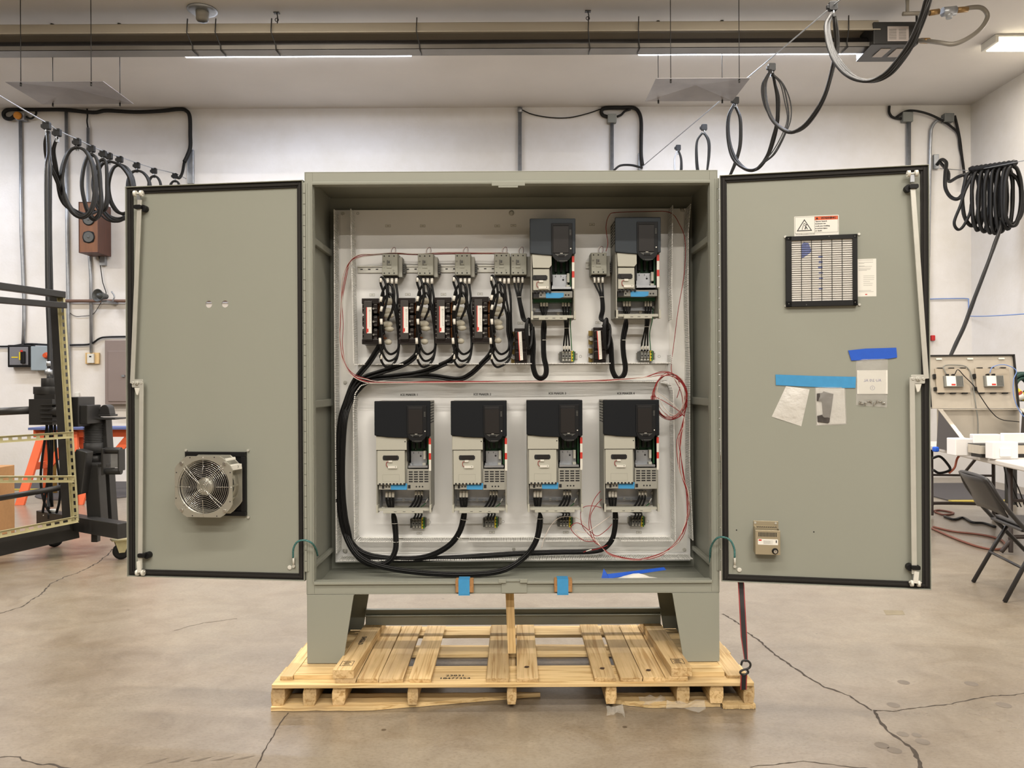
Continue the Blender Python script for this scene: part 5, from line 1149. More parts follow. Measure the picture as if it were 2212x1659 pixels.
tag(b.build('warning_sticker'), 'white and orange WARNING tipover hazard sticker on the right door above the filter grille', 'sticker')
# instruction sheet
a = dq(1848, 560); c = dq(1893, 640); b = MB(fm).use(paper).box(a[0], c[0], .0002, .0009, c[1], a[1]); b.use(termg); r = random.Random(2)
for i, yy in enumerate((.03, .09, .12, .18, .20, .25, .28, .30, .45, .50, .55, .60, .65, .70, .84, .87)):
    z = a[1] - (a[1] - c[1]) * yy; x0 = a[0] + .012 + (.018 if .4 < yy < .75 else 0); b.box(x0, x0 + .02 + r.random() * .038, .0009, .0011, z - .001, z)
x, z = dq(1871, 636); b.use(red).box(x - .004, x + .004, .0009, .0011, z - .002, z + .002)
tag(b.build('instruction_sheet'), 'white printed instruction sheet stuck beside the filter grille on the right door', 'paper')
# tapes and bags
def poly(pts, n0, n1, mat, name, label, cat, parent=None, amp=0):
    q = [dq(x, y, -.018 + n0) for (x, y) in pts]; b = MB(fm).use(mat).prism(q, n0, n1); o = b.build(name, parent)
    if parent is None: tag(o, label, cat)
    return o
poly([(1832, 757), (1870, 753), (1936, 751), (1938, 772), (1920, 775), (1839, 779)], .004, .0048, dtape, 'masking_tape', 'deep blue tape strip on the right door holding the bag of screws', 'tape')
poly([(1675, 809), (1760, 812), (1849, 814), (1848, 838), (1790, 838), (1760, 836), (1676, 832)], .003, .0038, btape, 'masking_tape', 'long light blue tape strip on the right door holding two white bags', 'tape')
bagm = M('milky_bag_film', (232, 230, 224), .28, alpha=.82, bump=.6, bs=40); clearm = M('clear_bag_film', (222, 220, 214), .15, alpha=.28, bump=.5, bs=50)
def bag(pts, nm, mat, label, bulge=.008, n0=.0008):
    Q = [dq(x, y, -.018 + n0) for (x, y) in pts]; t = thing('plastic_bag', fm.p(Q[3][0], 0, min(q[1] for q in Q)), label, 'bag')
    N_ = 8; vs = []; fs = []; r = random.Random(int(pts[0][0]))
    for i in range(N_ + 1):
        for j in range(N_ + 1):
            f, g = i / N_, j / N_; u_ = (Q[0][0] * (1 - f) + Q[1][0] * f) * (1 - g) + (Q[3][0] * (1 - f) + Q[2][0] * f) * g; w_ = (Q[0][1] * (1 - f) + Q[1][1] * f) * (1 - g) + (Q[3][1] * (1 - f) + Q[2][1] * f) * g
            nn = n0 + bulge * math.sin(PI * f) ** .6 * math.sin(PI * min(1, g * .9 + .1)) + r.uniform(0, .002) * (0 < i < N_); vs.append((u_, nn, w_))
    m = (N_ + 1) ** 2; vs += [(p[0], n0 - .0003, p[2]) for p in vs]
    for i in range(N_):
        for j in range(N_):
            k = i * (N_ + 1) + j; f4 = (k, k + 1, k + N_ + 2, k + N_ + 1); fs += [f4, tuple(m + z for z in reversed(f4))]
    MB(fm).use(mat)._add(vs, fs, smooth=True).build('film', t); return t
bag([(1698, 834), (1749, 841), (1731, 921), (1667, 900)], 'a', bagm, 'white plastic bag hanging askew under the left end of the light blue tape', .012)
t = bag([(1760, 836), (1826, 836), (1829, 917), (1763, 920)], 'b', clearm, 'plastic bag with a dark metal bracket in it, under the light blue tape', .010)
poly([(1762, 838), (1824, 838), (1827, 915), (1765, 918)], .0010, .0014, bagm, 'back_film', '', '', t)
MB(fm).use(M('plated_dark_bracket', (92, 88, 86), .35, .6, var=.3, vs=40)).prism([dq(x, y) for (x, y) in ((1764, 850), (1776, 848), (1778, 845), (1800, 851), (1796, 880), (1791, 912), (1788, 914), (1766, 911), (1765, 898), (1777, 895), (1775, 868), (1764, 866))], .0025, .0065).build('bracket', t, bevel=.0012)
t = bag([(1849, 776), (1918, 775), (1916, 880), (1849, 875)], 'c', clearm, 'clear plastic bag with handwritten label and screws under the deep blue tape', .012, .0012)
Q0 = dq(1851, 800); Q1 = dq(1917, 851); b = MB(fm).use(paper).box(Q0[0], Q1[0], .0035, .0042, Q1[1], Q0[1]); penb = M('blue_pen', (70, 74, 150), .8)
x, z = dq(1884, 822); b.use(penb).text('AU 2/0 AL', .011, x, z, .0042, mirror=True, bold=-.0002); x, z = dq(1884, 838); b.text('1', .009, x, z, .0042, mirror=True).torus((x, .0044, z), (0, 1, 0), .0085, .0005, 18, 4); b.build('label_card', t)
r = random.Random(9)
for i in range(9):
    x, z = dq(1856 + i * 6.3, 873 - r.random() * 7); a_ = r.uniform(0, PI); b = MB(fm).use(chrome); d_ = (math.cos(a_) * .005, .0, math.sin(a_) * .005)
    b.cyl((x - d_[0], .006, z - d_[2]), (x + d_[0], .008, z + d_[2]), .0022, 8).cyl((x + d_[0], .007, z + d_[2]), (x + d_[0] * 1.5, .0085, z + d_[2] * 1.5), .0048, 12); b.build('screw', t)
# cabinet heater
a = dq(1631.5, 1145, .040); c = dq(1685.5, 1199, .040); hu0, hu1, hw1, hw0 = a[0], c[0], a[1], c[1]
heat = M('heater_aluminium', (180, 168, 142), .4, .55)
t = thing('cabinet_heater', FR.p((hu0 + hu1) / 2, -.018, hw0), 'small metal heater box with knob near the bottom of the right door', 'heater')
b = MB(fm).use(heat).box(hu0, hu1, .052, .060, hw0, hw1).box(hu0, hu0 + .002, .004, .052, hw0, hw1).box(hu1 - .002, hu1, .004, .052, hw0, hw1).box(hu0, hu1, .004, .052, hw0, hw0 + .002).box(hu0 - .001, hu1 + .001, .0004, .004, hw0, hw1 + .030); b.build('housing', t, bevel=.0012)
b = MB(fm).use(heat).box(hu0 + .001, hu1 - .010, .004, .034, hw1 - .005, hw1 + .008).use(ink)
for i in range(11): b.box(hu0 + .010 + i * .0075, hu0 + .0145 + i * .0075, .012, .0345, hw1 + .0078, hw1 + .0084)
b.build('element_grille', t)
b = MB(fm).use(ink)
for i in range(13): x = hu0 + .014 + i * (hu1 - hu0 - .030) / 12; b.box(x - .0016, x + .0016, .060, .0604, hw1 - .026, hw1 - .008)
b.build('vent_slot', t)
b = MB(fm).use(paper).cbox(hu0 + .010, hu1 - .009, .060, .0606, hw1 - .060, hw1 - .036, .002).use(red).box(hu0 + .013, hu0 + .025, .0606, .0608, hw1 - .044, hw1 - .038).use(termg)
for i in range(5): b.box(hu0 + .032, hu0 + .070 - (i % 2) * .01, .0606, .0608, hw1 - .0435 - i * .003, hw1 - .0425 - i * .003)
b.use(ink).box(hu1 - .018, hu1 - .014, .0606, .0608, hw1 - .051, hw1 - .040); b.build('rating_label', t)
x, z = dq(1674.5, 1191, .045); b = MB(fm).use(blackp).lathe((x, .060, z), (0, 1, 0), [(0, .013), (.002, .0125), (.0025, .0095), (.010, .009), (.011, .008)], 24).use(chrome).cyl((x, .071, z), (x, .0716, z), .0072, 20).use(ink).box(x - .0006, x + .0006, .0716, .072, z, z + .006); b.build('knob', t)
b = MB(fm).use(zinc)
for (x, z) in ((hu0 + .006, hw1 + .022), (hu1 - .010, hw1 + .022)): b.cyl((x, .004, z), (x, .008, z), .0045, 10)
b.build('mounting_screw', t)
for (px, py) in ((1758, 1149), (1591, 1145)):
    x, z = dq(px, py); MB(fm).use(ink).cyl((x, .0001, z), (x, .0008, z), .003, 8).build('door_mark', dr)
# ================================================================== overhead things
def PX(x, y, d): return W(x, y, d)
# radiant tube heater
HY = 8.02
za = lambda y: W(1106, y, HY).z
xr0 = W(1885, 90, HY).x
t = thing('tube_heater', (0, HY, za(110)), 'long gas radiant tube heater hanging across the room below the ceiling', 'heater')
refl = M('dull_aluminium_reflector', (172, 163, 148), .5, .15, var=.05, vs=2, stretch=(.4, 4, 4)); tubem = M('heat_blued_tube', (50, 46, 44), .4, .4, var=.3, vs=1.5, stretch=(1, 6, 6))
b = MB().use(refl); xl_ = -7.2
sect = [(.16, za(83)), (.13, za(61)), (.05, za(58)), (-.05, za(58)), (-.13, za(61)), (-.16, za(83))]
for (a, c) in zip(sect[:-1], sect[1:]): b.hexa([(xl_, HY + a[0], a[1]), (xr0, HY + a[0], a[1]), (xr0, HY + c[0], c[1]), (xl_, HY + c[0], c[1]), (xl_, HY + a[0] * .98, a[1] + .004), (xr0, HY + a[0] * .98, a[1] + .004), (xr0, HY + c[0] * .98, c[1] + .004), (xl_, HY + c[0] * .98, c[1] + .004)])
b.box(xl_, xr0, HY - .175, HY - .155, za(84.5), za(82.5)).box(xl_, xr0, HY + .155, HY + .175, za(84.5), za(82.5)); b.build('reflector', t)
b = MB().use(tubem)
b.cyl((xl_, HY, za(97)), (xr0 - .05, HY, za(97)), .052, 20); b.build('burner_tube', t)
b = MB().use(M('cool_grey_deflector', (112, 107, 100), .4, .4, var=.15, vs=2)); b.box(xl_, xr0, HY - .08, HY - .076, za(112), za(102)); b.box(xl_, xr0, HY - .08, HY + .08, za(112), za(111)).box(xl_, xr0, HY + .076, HY + .08, za(112), za(102)); b.build('deflector', t)
for x in (598, 905, 1268, 1374, 480, 1818, 420):
    xw = W(x, 80, HY).x; b = MB().use(blackm).tube([(xw, HY - .17, za(58) + .02), (xw - .005, HY - .18, za(83)), (xw + .015, HY - .09, za(104)), (xw + .02, HY - .10, za(114)), (xw + .02, HY + .05, za(114))], .006, 6, smooth=False); b.build('support_wire', t)
for x in (598, 1270):
    xw = W(x, 60, HY).x; b = MB().use(blackm); b.tube([(xw, HY, CEIL - .004), (xw + .01, HY, CEIL - .06), (xw, HY, za(56))], .006, 6).torus((xw, HY, (CEIL + za(56)) / 2), (0, 1, 0), .018, .004, 14, 5).box(xw - .03, xw + .03, HY - .02, HY + .02, CEIL - .008, CEIL - .001); b.build('hanging_hook', t)
bx = [W(1887, 47, 7.85), W(1984, 94, 7.85)]
b = MB().use(blackm); X0, X1, Z1_, Z0_ = bx[0].x, bx[1].x, bx[0].z, bx[1].z
b.box(X0, X1, 7.85, 8.25, Z0_ - .005, Z1_); b.hexa([(X0 - .05, 7.80, Z0_ - .03), (X1 - .10, 7.80, Z0_ - .03), (X1 - .02, 8.25, Z0_ - .02), (X0, 8.25, Z0_ - .02), (X0, 7.85, Z0_), (X1, 7.85, Z0_), (X1, 8.25, Z0_), (X0, 8.25, Z0_)]); b.build('burner_box', t, bevel=.006)
b = MB().use(M('faded_label', (170, 160, 154), .7)); a = W(1917, 57, 7.848); c = W(1963, 89, 7.848); b.box(a.x, c.x, 7.846, 7.849, c.z, a.z).use(dkgrey)
for i in range(7):
    for j in range(2): b.box(a.x + .015 + j * .10, a.x + .09 + j * .10, 7.844, 7.846, a.z - .03 - i * .016, a.z - .034 - i * .016)
b.build('burner_label', t)
zz = Z0_ - .032; b = MB().use(M('faded_label2', (180, 172, 166), .7)).box(X0 + .10, X0 + .20, 7.90, 8.1, zz - .001, zz + .004).box(X0 + .26, X0 + .36, 7.90, 8.1, zz - .001, zz + .004); b.build('underside_label', t)
for (x_) in (W(1980, 20, 8.1).x,): MB().use(blackm).cyl((x_, 8.1, Z1_), (x_, 8.1, CEIL), .012, 8).build('hanger_rod', t)
gpipe = M('grey_flexible_gas_hose', (128, 122, 112), .5, .3); brass = M('dull_brass', (150, 120, 78), .4, .7)
g = thing('gas_hose', W(2060, 60, 8.2), 'grey flexible gas hose with valve curving beside the burner box', 'hose')
hp = [W(1996, 88, 7.9), W(2030, 92, 7.7), W(2060, 95, 7.62), W(2092, 82, 7.6), W(2120, 60, 7.6), W(2133, 35, 7.6), W(2122, 18, 7.6), W(2100, 16, 7.6)]
MB().use(gpipe).tube([W(1976, 88, 7.98)] + hp + [W(2070, 22, 7.6)], .022, 10).build('hose', g)
for (x_, y_, d_, x2_, y2_, d2_) in ((2090, 20, 7.6, 2066, 22, 7.6), (1990, 88, 7.95, 2006, 88, 7.85), (2028, 25, 7.6, 2008, 28, 7.6)): MB().use(brass)._cyl(W(x_, y_, d_), W(x2_, y2_, d2_), .028, 12).build('fitting', g)
q = W(1960, 30, 7.6); MB().use(gpipe).cyl(tuple(q), (q.x, q.y, CEIL - .001), .018, 10).build('riser_pipe', g)
MB().use(galv)._cyl(W(2064, 23, 7.6), W(2036, 26, 7.6), .045, 14)._cyl(W(2050, 24, 7.6), W(2050, 40, 7.6), .035, 14, .028).build('valve', g)
MB().use(gpipe)._cyl(W(2008, 28, 7.6), W(1950, 30, 7.6), .02, 10).build('hose', g)
# smoke detector
p = W(437, 19, 7.95); t = thing('ceiling_sensor', (p.x, p.y, CEIL - .12), 'round grey detector on a wide plate on the ceiling, above the heater', 'detector')
MB(Fr((p.x, p.y, CEIL), (1, 0, 0), (0, 0, -1), (0, 1, 0))).use(galv).lathe((0, .001, 0), (0, 1, 0), [(0, .150), (.012, .150), (.02, .12), (.021, .07)], 32).build('base_plate', t)
MB(Fr((p.x, p.y, CEIL), (1, 0, 0), (0, 0, -1), (0, 1, 0))).use(M('detector_grey', (160, 156, 148), .5)).lathe((0, .02, 0), (0, 1, 0), [(0, .066), (.05, .064), (.052, .058), (.07, .064), (.085, .062), (.10, .05), (.104, .02)], 28).build('head', t)
# hanging reflector panels
ppm = M('mottled_zinc_sheet', (140, 136, 136), .45, .25, var=.22, vs=2.5)
for (xs, wn, wf, lab) in (((-5.04, -4.06), (45, 197), (114, 259), 'square mottled zinc sheet hung on four wires at the upper left'), ((1.45, 2.39), (1449, 1597), (1422, 1560), 'square mottled zinc sheet hung on four wires left of the heater burner box')):
    ya, yb = 7.66, 8.28; zc = H + 3.036
    t = thing('hanging_panel', ((xs[0] + xs[1]) / 2, (ya + yb) / 2, zc), lab, 'hanging panel', 'hanging panels')
    xm = (xs[0] + xs[1]) / 2; ym = (ya + yb) / 2; b = MB().use(ppm); C4 = [(xs[0], ya, zc), (xs[1], ya, zc), (xs[1], yb, zc), (xs[0], yb, zc)]
    b._add(C4 + [(xm, ym, zc + .05)] + [(x, y, z + .003) for (x, y, z) in C4] + [(xm, ym, zc + .053)], [(0, 1, 4), (1, 2, 4), (2, 3, 4), (3, 0, 4), (6, 5, 9), (7, 6, 9), (8, 7, 9), (5, 8, 9), (0, 5, 6, 1), (1, 6, 7, 2), (2, 7, 8, 3), (3, 8, 5, 0)]); b.build('sheet', t)
    for (xx, yy, dd) in [(w_, None, ya + .03) for w_ in wn] + [(w_, None, yb - .03) for w_ in wf]:
        X_ = W(xx, 180, dd).x; MB().use(blackm).cyl((X_, dd, zc - .03), (X_, dd, CEIL - .001), .004, 6).cyl((X_, dd, zc - .035), (X_, dd, zc - .001), .009, 8).cyl((X_, dd, CEIL - .01), (X_, dd, CEIL - .001), .02, 8).build('hanger_wire', t)

# ---- festoon line on the right
def trolley(p, s, label, grp):
    t = thing('cable_trolley', p, label, 'cable trolley', grp)
    fr = Fr(p); b = MB(fr).use(blackp).cbox(-.034 * s, .034 * s, -.02 * s, .02 * s, -.045 * s, .03 * s, .012 * s).cbox(-.052 * s, .01 * s, -.014 * s, .014 * s, -.03 * s, .005 * s, .008 * s); b.build('body', t, bevel=.003)
    MB(fr).use(galv).torus((0, 0, -.065 * s), (1, 0, 0), .022 * s, .005 * s, 16, 6).box(-.012 * s, .012 * s, -.012 * s, .012 * s, -.1 * s, -.075 * s).build('shackle', t)
    return t
RZ = 3.115
def rline(x, y):                                       # point of the right-hand wire seen at x
    # wire at constant height, running from the wall bracket towards the camera
    d = RZ * F / (829.5 - y - ROLL * (x - 1106)); return d
wire = tag(MB().use(galv).tube([W(1385, 362, BW - .06), W(1800, 12, rline(1800, 12)), W(1800, 12, rline(1800, 12)) * 1.0 + (W(1800, 12, rline(1800, 12)) - W(1385, 362, BW - .06)) * .5], .006, 6, smooth=False).build('festoon_wire'), 'taut steel wire rising to the upper right, carrying cable trolleys', 'wire')
TR = [(1412, 352, .9), (1465, 318, .95), (1521, 274, 1), (1589, 216, 1), (1667, 144, 1), (1799, 12, 1)]
nmz = ['nearest the wall bracket', 'second out from the wall bracket', 'third out, above the enclosure corner', 'fourth out, with the first wide cable loop', 'fifth out, under the heater', 'at the top, beside the burner box']
trd = []
for (x, y, s), nm in zip(TR, nmz):
    d = rline(x, y); p = W(x, y, d); trd.append(d); trolley(p, s, 'black cable trolley on the right-hand wire, ' + nm, 'trolleys on the right wire')
def Z1(x, y): return (1540 + x / 3.2917, y / 3.2917)
def bundle(pts, n, r, spread, label, group, d0, d1, seed=0, name='festoon_cable', mat=None):
    rr = random.Random(seed); L_ = len(pts)
    for k in range(n):
        P = []
        for i, (x, y) in enumerate(pts):
            f = i / (L_ - 1); e = min(1, 4 * f * (1 - f) + .25); P.append((x + rr.uniform(-1, 1) * spread * e + (k - (n - 1) / 2) * spread * e * 1.5, y + rr.uniform(-1, 1) * spread * e * .7, d0 + (d1 - d0) * f + (k - n / 2) * r * 1.6))
        cable(name, P, r * (1 if k % 2 else .8) * (.92 if n > 2 else 1), mat or rubber_g, label, group=group, n=6, k=6)
bundle([Z1(*p) for p in ((848, 95), (812, 180), (835, 320), (885, 440), (985, 545), (1110, 580), (1235, 530), (1335, 420), (1425, 290), (1492, 120), (1530, 0), (1560, -80))], 5, .017, 2.2, 'black festoon cable drooping in front of the burner box', 'cables of the top loop', trd[5], 5.2, 1)
bundle([Z1(*p) for p in ((410, 500), (372, 590), (375, 720), (430, 860), (540, 938), (640, 905), (730, 800), (800, 665), (850, 480), (880, 330), (872, 180), (862, 110))], 3, .017, 1.6, 'black festoon cable looping between the two highest trolleys', 'cables of the second loop', trd[4], trd[5], 2)
bundle([Z1(*p) for p in ((152, 740), (112, 830), (108, 980), (150, 1120), (230, 1200), (310, 1200), (385, 1110), (430, 980), (458, 860), (460, 700), (440, 590), (425, 520))], 3, .017, 1.6, 'black festoon cable looping below the fourth trolley', 'cables of the third loop', trd[3], trd[4], 3)
bundle([Z1(*p) for p in ((428, 530), (490, 600), (530, 720), (535, 840), (500, 960), (430, 1090), (360, 1160), (300, 1215))], 3, .008, 2.6, 'thin black festoon cable arching out under the fifth trolley', 'thin cables under the fifth trolley', trd[4], trd[4], 4)
bundle([Z1(*p) for p in ((400, 520), (352, 590), (352, 690), (395, 800), (470, 900))], 2, .008, 1.2, 'thin black festoon cable curving left under the fifth trolley', 'thin cables curving left', trd[4], trd[4], 5)
bundle([Z1(*p) for p in ((160, 760), (190, 830), (200, 920), (190, 1040), (160, 1150), (120, 1250))], 2, .016, 1.2, 'black festoon cable falling behind the right door top', 'cables behind the right door top', trd[3], trd[3], 6)
bundle([(1517, 287), (1506, 305), (1504, 335), (1508, 372), (1517, 392), (1526, 380)], 2, .014, 1.2, 'black festoon cable on the left under the third trolley', 'left cables of the third trolley', trd[2], trd[2], 7)
bundle([(1521, 287), (1531, 305), (1532, 335), (1527, 372)], 2, .014, 1.2, 'black festoon cable on the right under the third trolley', 'right cables of the third trolley', trd[2], trd[2], 8)
bundle([(1466, 326), (1472, 345), (1471, 375), (1465, 390)], 2, .013, 1.0, 'black festoon cable under the second trolley', 'cables of the second trolley', trd[1], trd[1], 9)
bundle([(1462, 326), (1457, 345), (1458, 375), (1464, 390)], 2, .010, 1.0, 'pale festoon cable under the second trolley', 'pale cables of the second trolley', trd[1], trd[1], 10, mat=M('pale_jacket', (180, 180, 182), .5))
bundle([(1411, 355), (1412, 375)], 1, .012, .6, 'short festoon cable under the trolley nearest the wall bracket', None, trd[0], trd[0], 11)
bundle([(1326, 368), (1340, 358), (1365, 357), (1388, 363)], 1, .020, .6, 'thick black cable bowing out left of the right-hand wall bracket', None, BW - .2, BW - .12, 12)
# strips at the wall for both lines
def wallbox(px0, py0, px1, py1, dep, mat, name, label, cat, bev=.006, d=None):
    d = d or BW - .001; a = W(px0, py0, d - dep); c = W(px1, py1, d - dep)
    return tag(MB().use(mat).box(a.x, c.x, d - dep, d, c.z, a.z).build(name, bevel=bev), label, cat)
wallbox(1379, 330, 1388, 366, .05, galv, 'strut_bracket', 'short galvanised bracket on the back wall where the right wire starts', 'bracket')
wallbox(404, 323, 418, 396, .04, galv, 'strut_bracket', 'galvanised strut bracket on the back wall above the left door', 'bracket')
# conduit and cables on the back wall
def conduit(pts, r, label, mat=None, d=BW - .03, name='conduit', smooth=False):
    return tag(MB().use(mat or galv).tube([W(x, y, d) for (x, y) in pts], r, 8, smooth=smooth).build(name), label, 'conduit')
conduit([(1123, 236), (1123, 1000)], .026, 'vertical grey conduit on the back wall above the enclosure, left one'); conduit([(1322, 262), (1322, 1000)], .026, 'vertical grey conduit below the junction box above the enclosure')
conduit([(1123, 233), (1123, 243)], .034, 'connector at the top of the left conduit above the enclosure')
wallbox(1313, 246, 1332, 264, .08, M('grey_box_enamel', (140, 142, 136), .5), 'junction_box', 'grey junction box on the back wall above the enclosure', 'junction box')
cable('surface_cable', [(1125, 236, BW - .02), (1150, 247, BW - .02), (1190, 254, BW - .02), (1230, 254, BW - .02), (1270, 245, BW - .02), (1302, 234, BW - .02)], .008, rubber_g, 'thin sagging cable along the top of the back wall above the enclosure')
cable('surface_cable', [(1314, 253, BW - .03), (1302, 249, BW - .03), (1299, 241, BW - .03), (1306, 234, BW - .04), (1340, 233, BW - .04), (1368, 233, BW - .04), (1380, 243, BW - .05), (1385, 262, BW - .06), (1385, 300, BW - .06), (1385, 335, BW - .07), (1388, 358, BW - .1)], .026, rubber_g, 'thick black cable arching over the junction box and down to the right-hand wire')
cable('surface_cable', [(1333, 252, BW - .03), (1342, 248, BW - .03), (1350, 240, BW - .04), (1362, 236, BW - .04)], .016, rubber_g, 'short black cable joining the junction box to the thick wall cable')
# upper right corner
wallbox(1951, 241, 1973, 262, .08, M('grey_box_enamel2', (132, 134, 130), .5), 'junction_box', 'grey junction box high on the back wall above the right door', 'junction box'); wallbox(2041, 244, 2062, 262, .1, M('grey_box_enamel3', (120, 122, 120), .5), 'junction_box', 'grey junction box near the room corner at right', 'junction box')
conduit([(1963, 262), (1963, 900)], .030, 'vertical grey conduit below the junction box above the right door'); conduit([(2042, 256), (2025, 260), (2013, 275), (2010, 300), (2008, 400), (2004, 700), (2003, 900)], .022, 'bent grey conduit leading down from the corner junction box', smooth=True)
cable('surface_cable', [(1921, 229, BW - .03), (1921, 244, BW - .03), (1930, 254, BW - .03), (1952, 257, BW - .03)], .018, rubber_g, 'black cable from the ceiling into the junction box above the right door')
cable('surface_cable', [(1935, 254, BW - .03), (1955, 241, BW - .05), (1975, 239, BW - .1), (2005, 246, BW - .08), (2035, 260, BW - .06), (2058, 276, BW - .05), (2070, 290, BW - .04), (2074, 320, BW - .03), (2080, 350, BW - .04), (2083, 375, BW - .2)], .016, rubber_g, 'black cable passing over both corner junction boxes and dropping to the coil')
cable('surface_cable', [(2062, 250, BW - .04), (2067, 270, BW - .04), (2073, 300, BW - .03), (2078, 340, BW - .03), (2085, 390, BW - .2)], .018, rubber_g, 'black cable dropping from the right side of the corner junction box')
wallbox(2018, 333, 2029, 364, .05, galv, 'strut_bracket', 'small perforated bracket on the back wall at the right corner coil', 'bracket')
cable('surface_cable', [(2024, 356, BW - .1), (2034, 345, BW - .2), (2044, 352, BW - .4), (2042, 375, BW - .6), (2042, 405, BW - .7), (2052, 424, BW - .8), (2068, 430, BW - .9), (2080, 418, BW - .9), (2090, 398, BW - 1), (2098, 380, 9.7)], .024, rubber_g, 'thick black cable sweeping from the right bracket to the hanging coil')
cable('surface_cable', [(2032, 352, BW - .2), (2048, 372, BW - .5), (2050, 392, BW - .6), (2070, 382, 9.8), (2090, 376, 9.75), (2102, 378, 9.7)], .022, rubber_g, 'second thick black cable between the right bracket and the coil')
cw = tag(MB().use(galv).tube([W(2030, 364, BW - .1), W(2100, 369, 9.6), W(2212, 347, 8.6), W(2260, 335, 8.2)], .005, 6, smooth=False).build('festoon_wire'), 'thin steel wire carrying the cable coil at the right corner', 'wire')
p0 = W(2096, 367, 9.55); p1 = W(2194, 353, 9.0)
tag(MB().use(blackp).tube([p0.lerp(p1, i / 20) + Vector((0, 0, .012 * (i % 2))) for i in range(21)], .036, 8, smooth=False).build('trolley_stack'), 'row of black trolleys packed together on the wire at the right corner', 'cable trolley')
r = random.Random(21)
ringsR = [(2098, 428, 18, 52), (2112, 430, 13, 58), (2125, 433, 12, 60), (2140, 434, 14, 60), (2150, 436, 10, 62), (2163, 432, 12, 60), (2176, 428, 12, 58), (2188, 425, 18, 56)]
for i, (cx, cy, rx, ry) in enumerate(ringsR):
    for k in range(2):
        d = 9.55 - .55 * (cx - 2096) / 98; top_ = 371 - 14 * (cx - 2096) / 98; cy_ = (top_ + cy + ry) / 2; ry_ = cy + ry - cy_; pts = [(cx + rx * math.cos(a) + r.uniform(-1.5, 1.5), cy_ + ry_ * math.sin(a) + (r.uniform(-2, 2) + 8 if math.sin(a) > .5 else 0), d + .03 * k) for a in [-PI / 2 + 2 * PI * j / 12 for j in range(13)]]
        cable('coiled_cable', pts, .021, rubber_g, 'thick charcoal cable loop, ring %s from the left in the right corner coil' % ['one', 'two', 'three', 'four', 'five', 'six', 'seven', 'eight'][i], group='loops of the right corner coil, ring %s' % ['one', 'two', 'three', 'four', 'five', 'six', 'seven', 'eight'][i], n=6, k=4)
bundle([(2100, 380), (2085, 410), (2075, 445), (2062, 480), (2068, 496), (2080, 490), (2095, 462), (2098, 440)], 1, .022, 1, 'thick charcoal cable hooking out left of the right corner coil', None, 9.5, 9.5, 13)
bundle([(2180, 372), (2196, 385), (2206, 410), (2210, 440), (2204, 468), (2190, 482), (2172, 478)], 2, .02, 1, 'thick charcoal cable bulging right out of the corner coil', 'right outer coil cables', 9.1, 9.1, 14)
bundle([(2158, 470), (2162, 488), (2150, 522), (2137, 560), (2118, 608), (2100, 660), (2082, 706), (2064, 745), (2050, 775)], 3, .018, 1.3, 'black cable slanting down from the coil to behind the steel box', 'cables slanting down at right', 9.3, 7.7, 15)
# ---- left wall things
conduit([(44, 258), (46, 500), (52, 650), (52, 690), (50, 748)], .022, 'vertical grey conduit down the wall at far left'); conduit([(143, 238), (145, 500), (148, 700), (150, 900)], .022, 'long vertical grey conduit left of the wooden loudspeaker'); conduit([(190, 276), (190, 500), (196, 600), (197, 762)], .020, 'vertical grey conduit behind the wooden loudspeaker to the thermostat')
conduit([(100, 650), (280, 650), (700, 647)], .022, 'rust brown horizontal pipe along the back wall', M('rusty_pipe', (120, 92, 76), .6), d=BW - .05)
cable('surface_cable', [(188, 232, BW - .03), (189, 250, BW - .03), (188, 262, BW - .03), (190, 276, BW - .03)], .010, rubber_g, 'thin grey cable above the conduit behind the loudspeaker')
cable('surface_cable', [(32, 250, BW - .06), (22, 257, BW - .06), (11, 254, BW - .06), (8, 244, BW - .06), (18, 237, BW - .06), (45, 236, BW - .06), (75, 237, BW - .06), (135, 237, BW - .06), (200, 243, BW - .07), (230, 239, BW - .07), (290, 242, BW - .07), (345, 240, BW - .07), (385, 236, BW - .07), (402, 239, BW - .07), (410, 252, BW - .07), (411, 290, BW - .07), (411, 318, BW - .07), (404, 338, BW - .09), (398, 350, BW - .1)], .027, rubber_g, 'thick black cable running along the top of the left back wall')
cable('surface_cable', [(398, 350, BW - .1), (394, 372, BW - .2), (388, 384, BW - .3), (382, 383, BW - .3)], .02, rubber_g, 'short black cable end between strut bracket and left wire')
cable('surface_cable', [(55, 252, BW - .05), (68, 256, BW - .05), (78, 246, BW - .05), (76, 236, BW - .05)], .014, rubber_g, 'thin grey cable looping right of the amber lamp')
t = thing('beacon_lamp', W(40, 260, BW - .05), 'small amber lamp in a grey box at the top of the far left conduit', 'lamp')
a = W(33, 244, BW - .1); c = W(52, 259, BW - .1); MB().use(galv).box(a.x, c.x, BW - .1, BW - .001, c.z, a.z).build('box', t, bevel=.006)
q = W(39, 250, BW - .11); MB(Fr(q)).use(M('amber_lens', (214, 138, 40), .3)).lathe((0, 0, 0), (0, 1, 0), [(0, .055), (.03, .05), (.05, .03)], 20).build('lens', t)
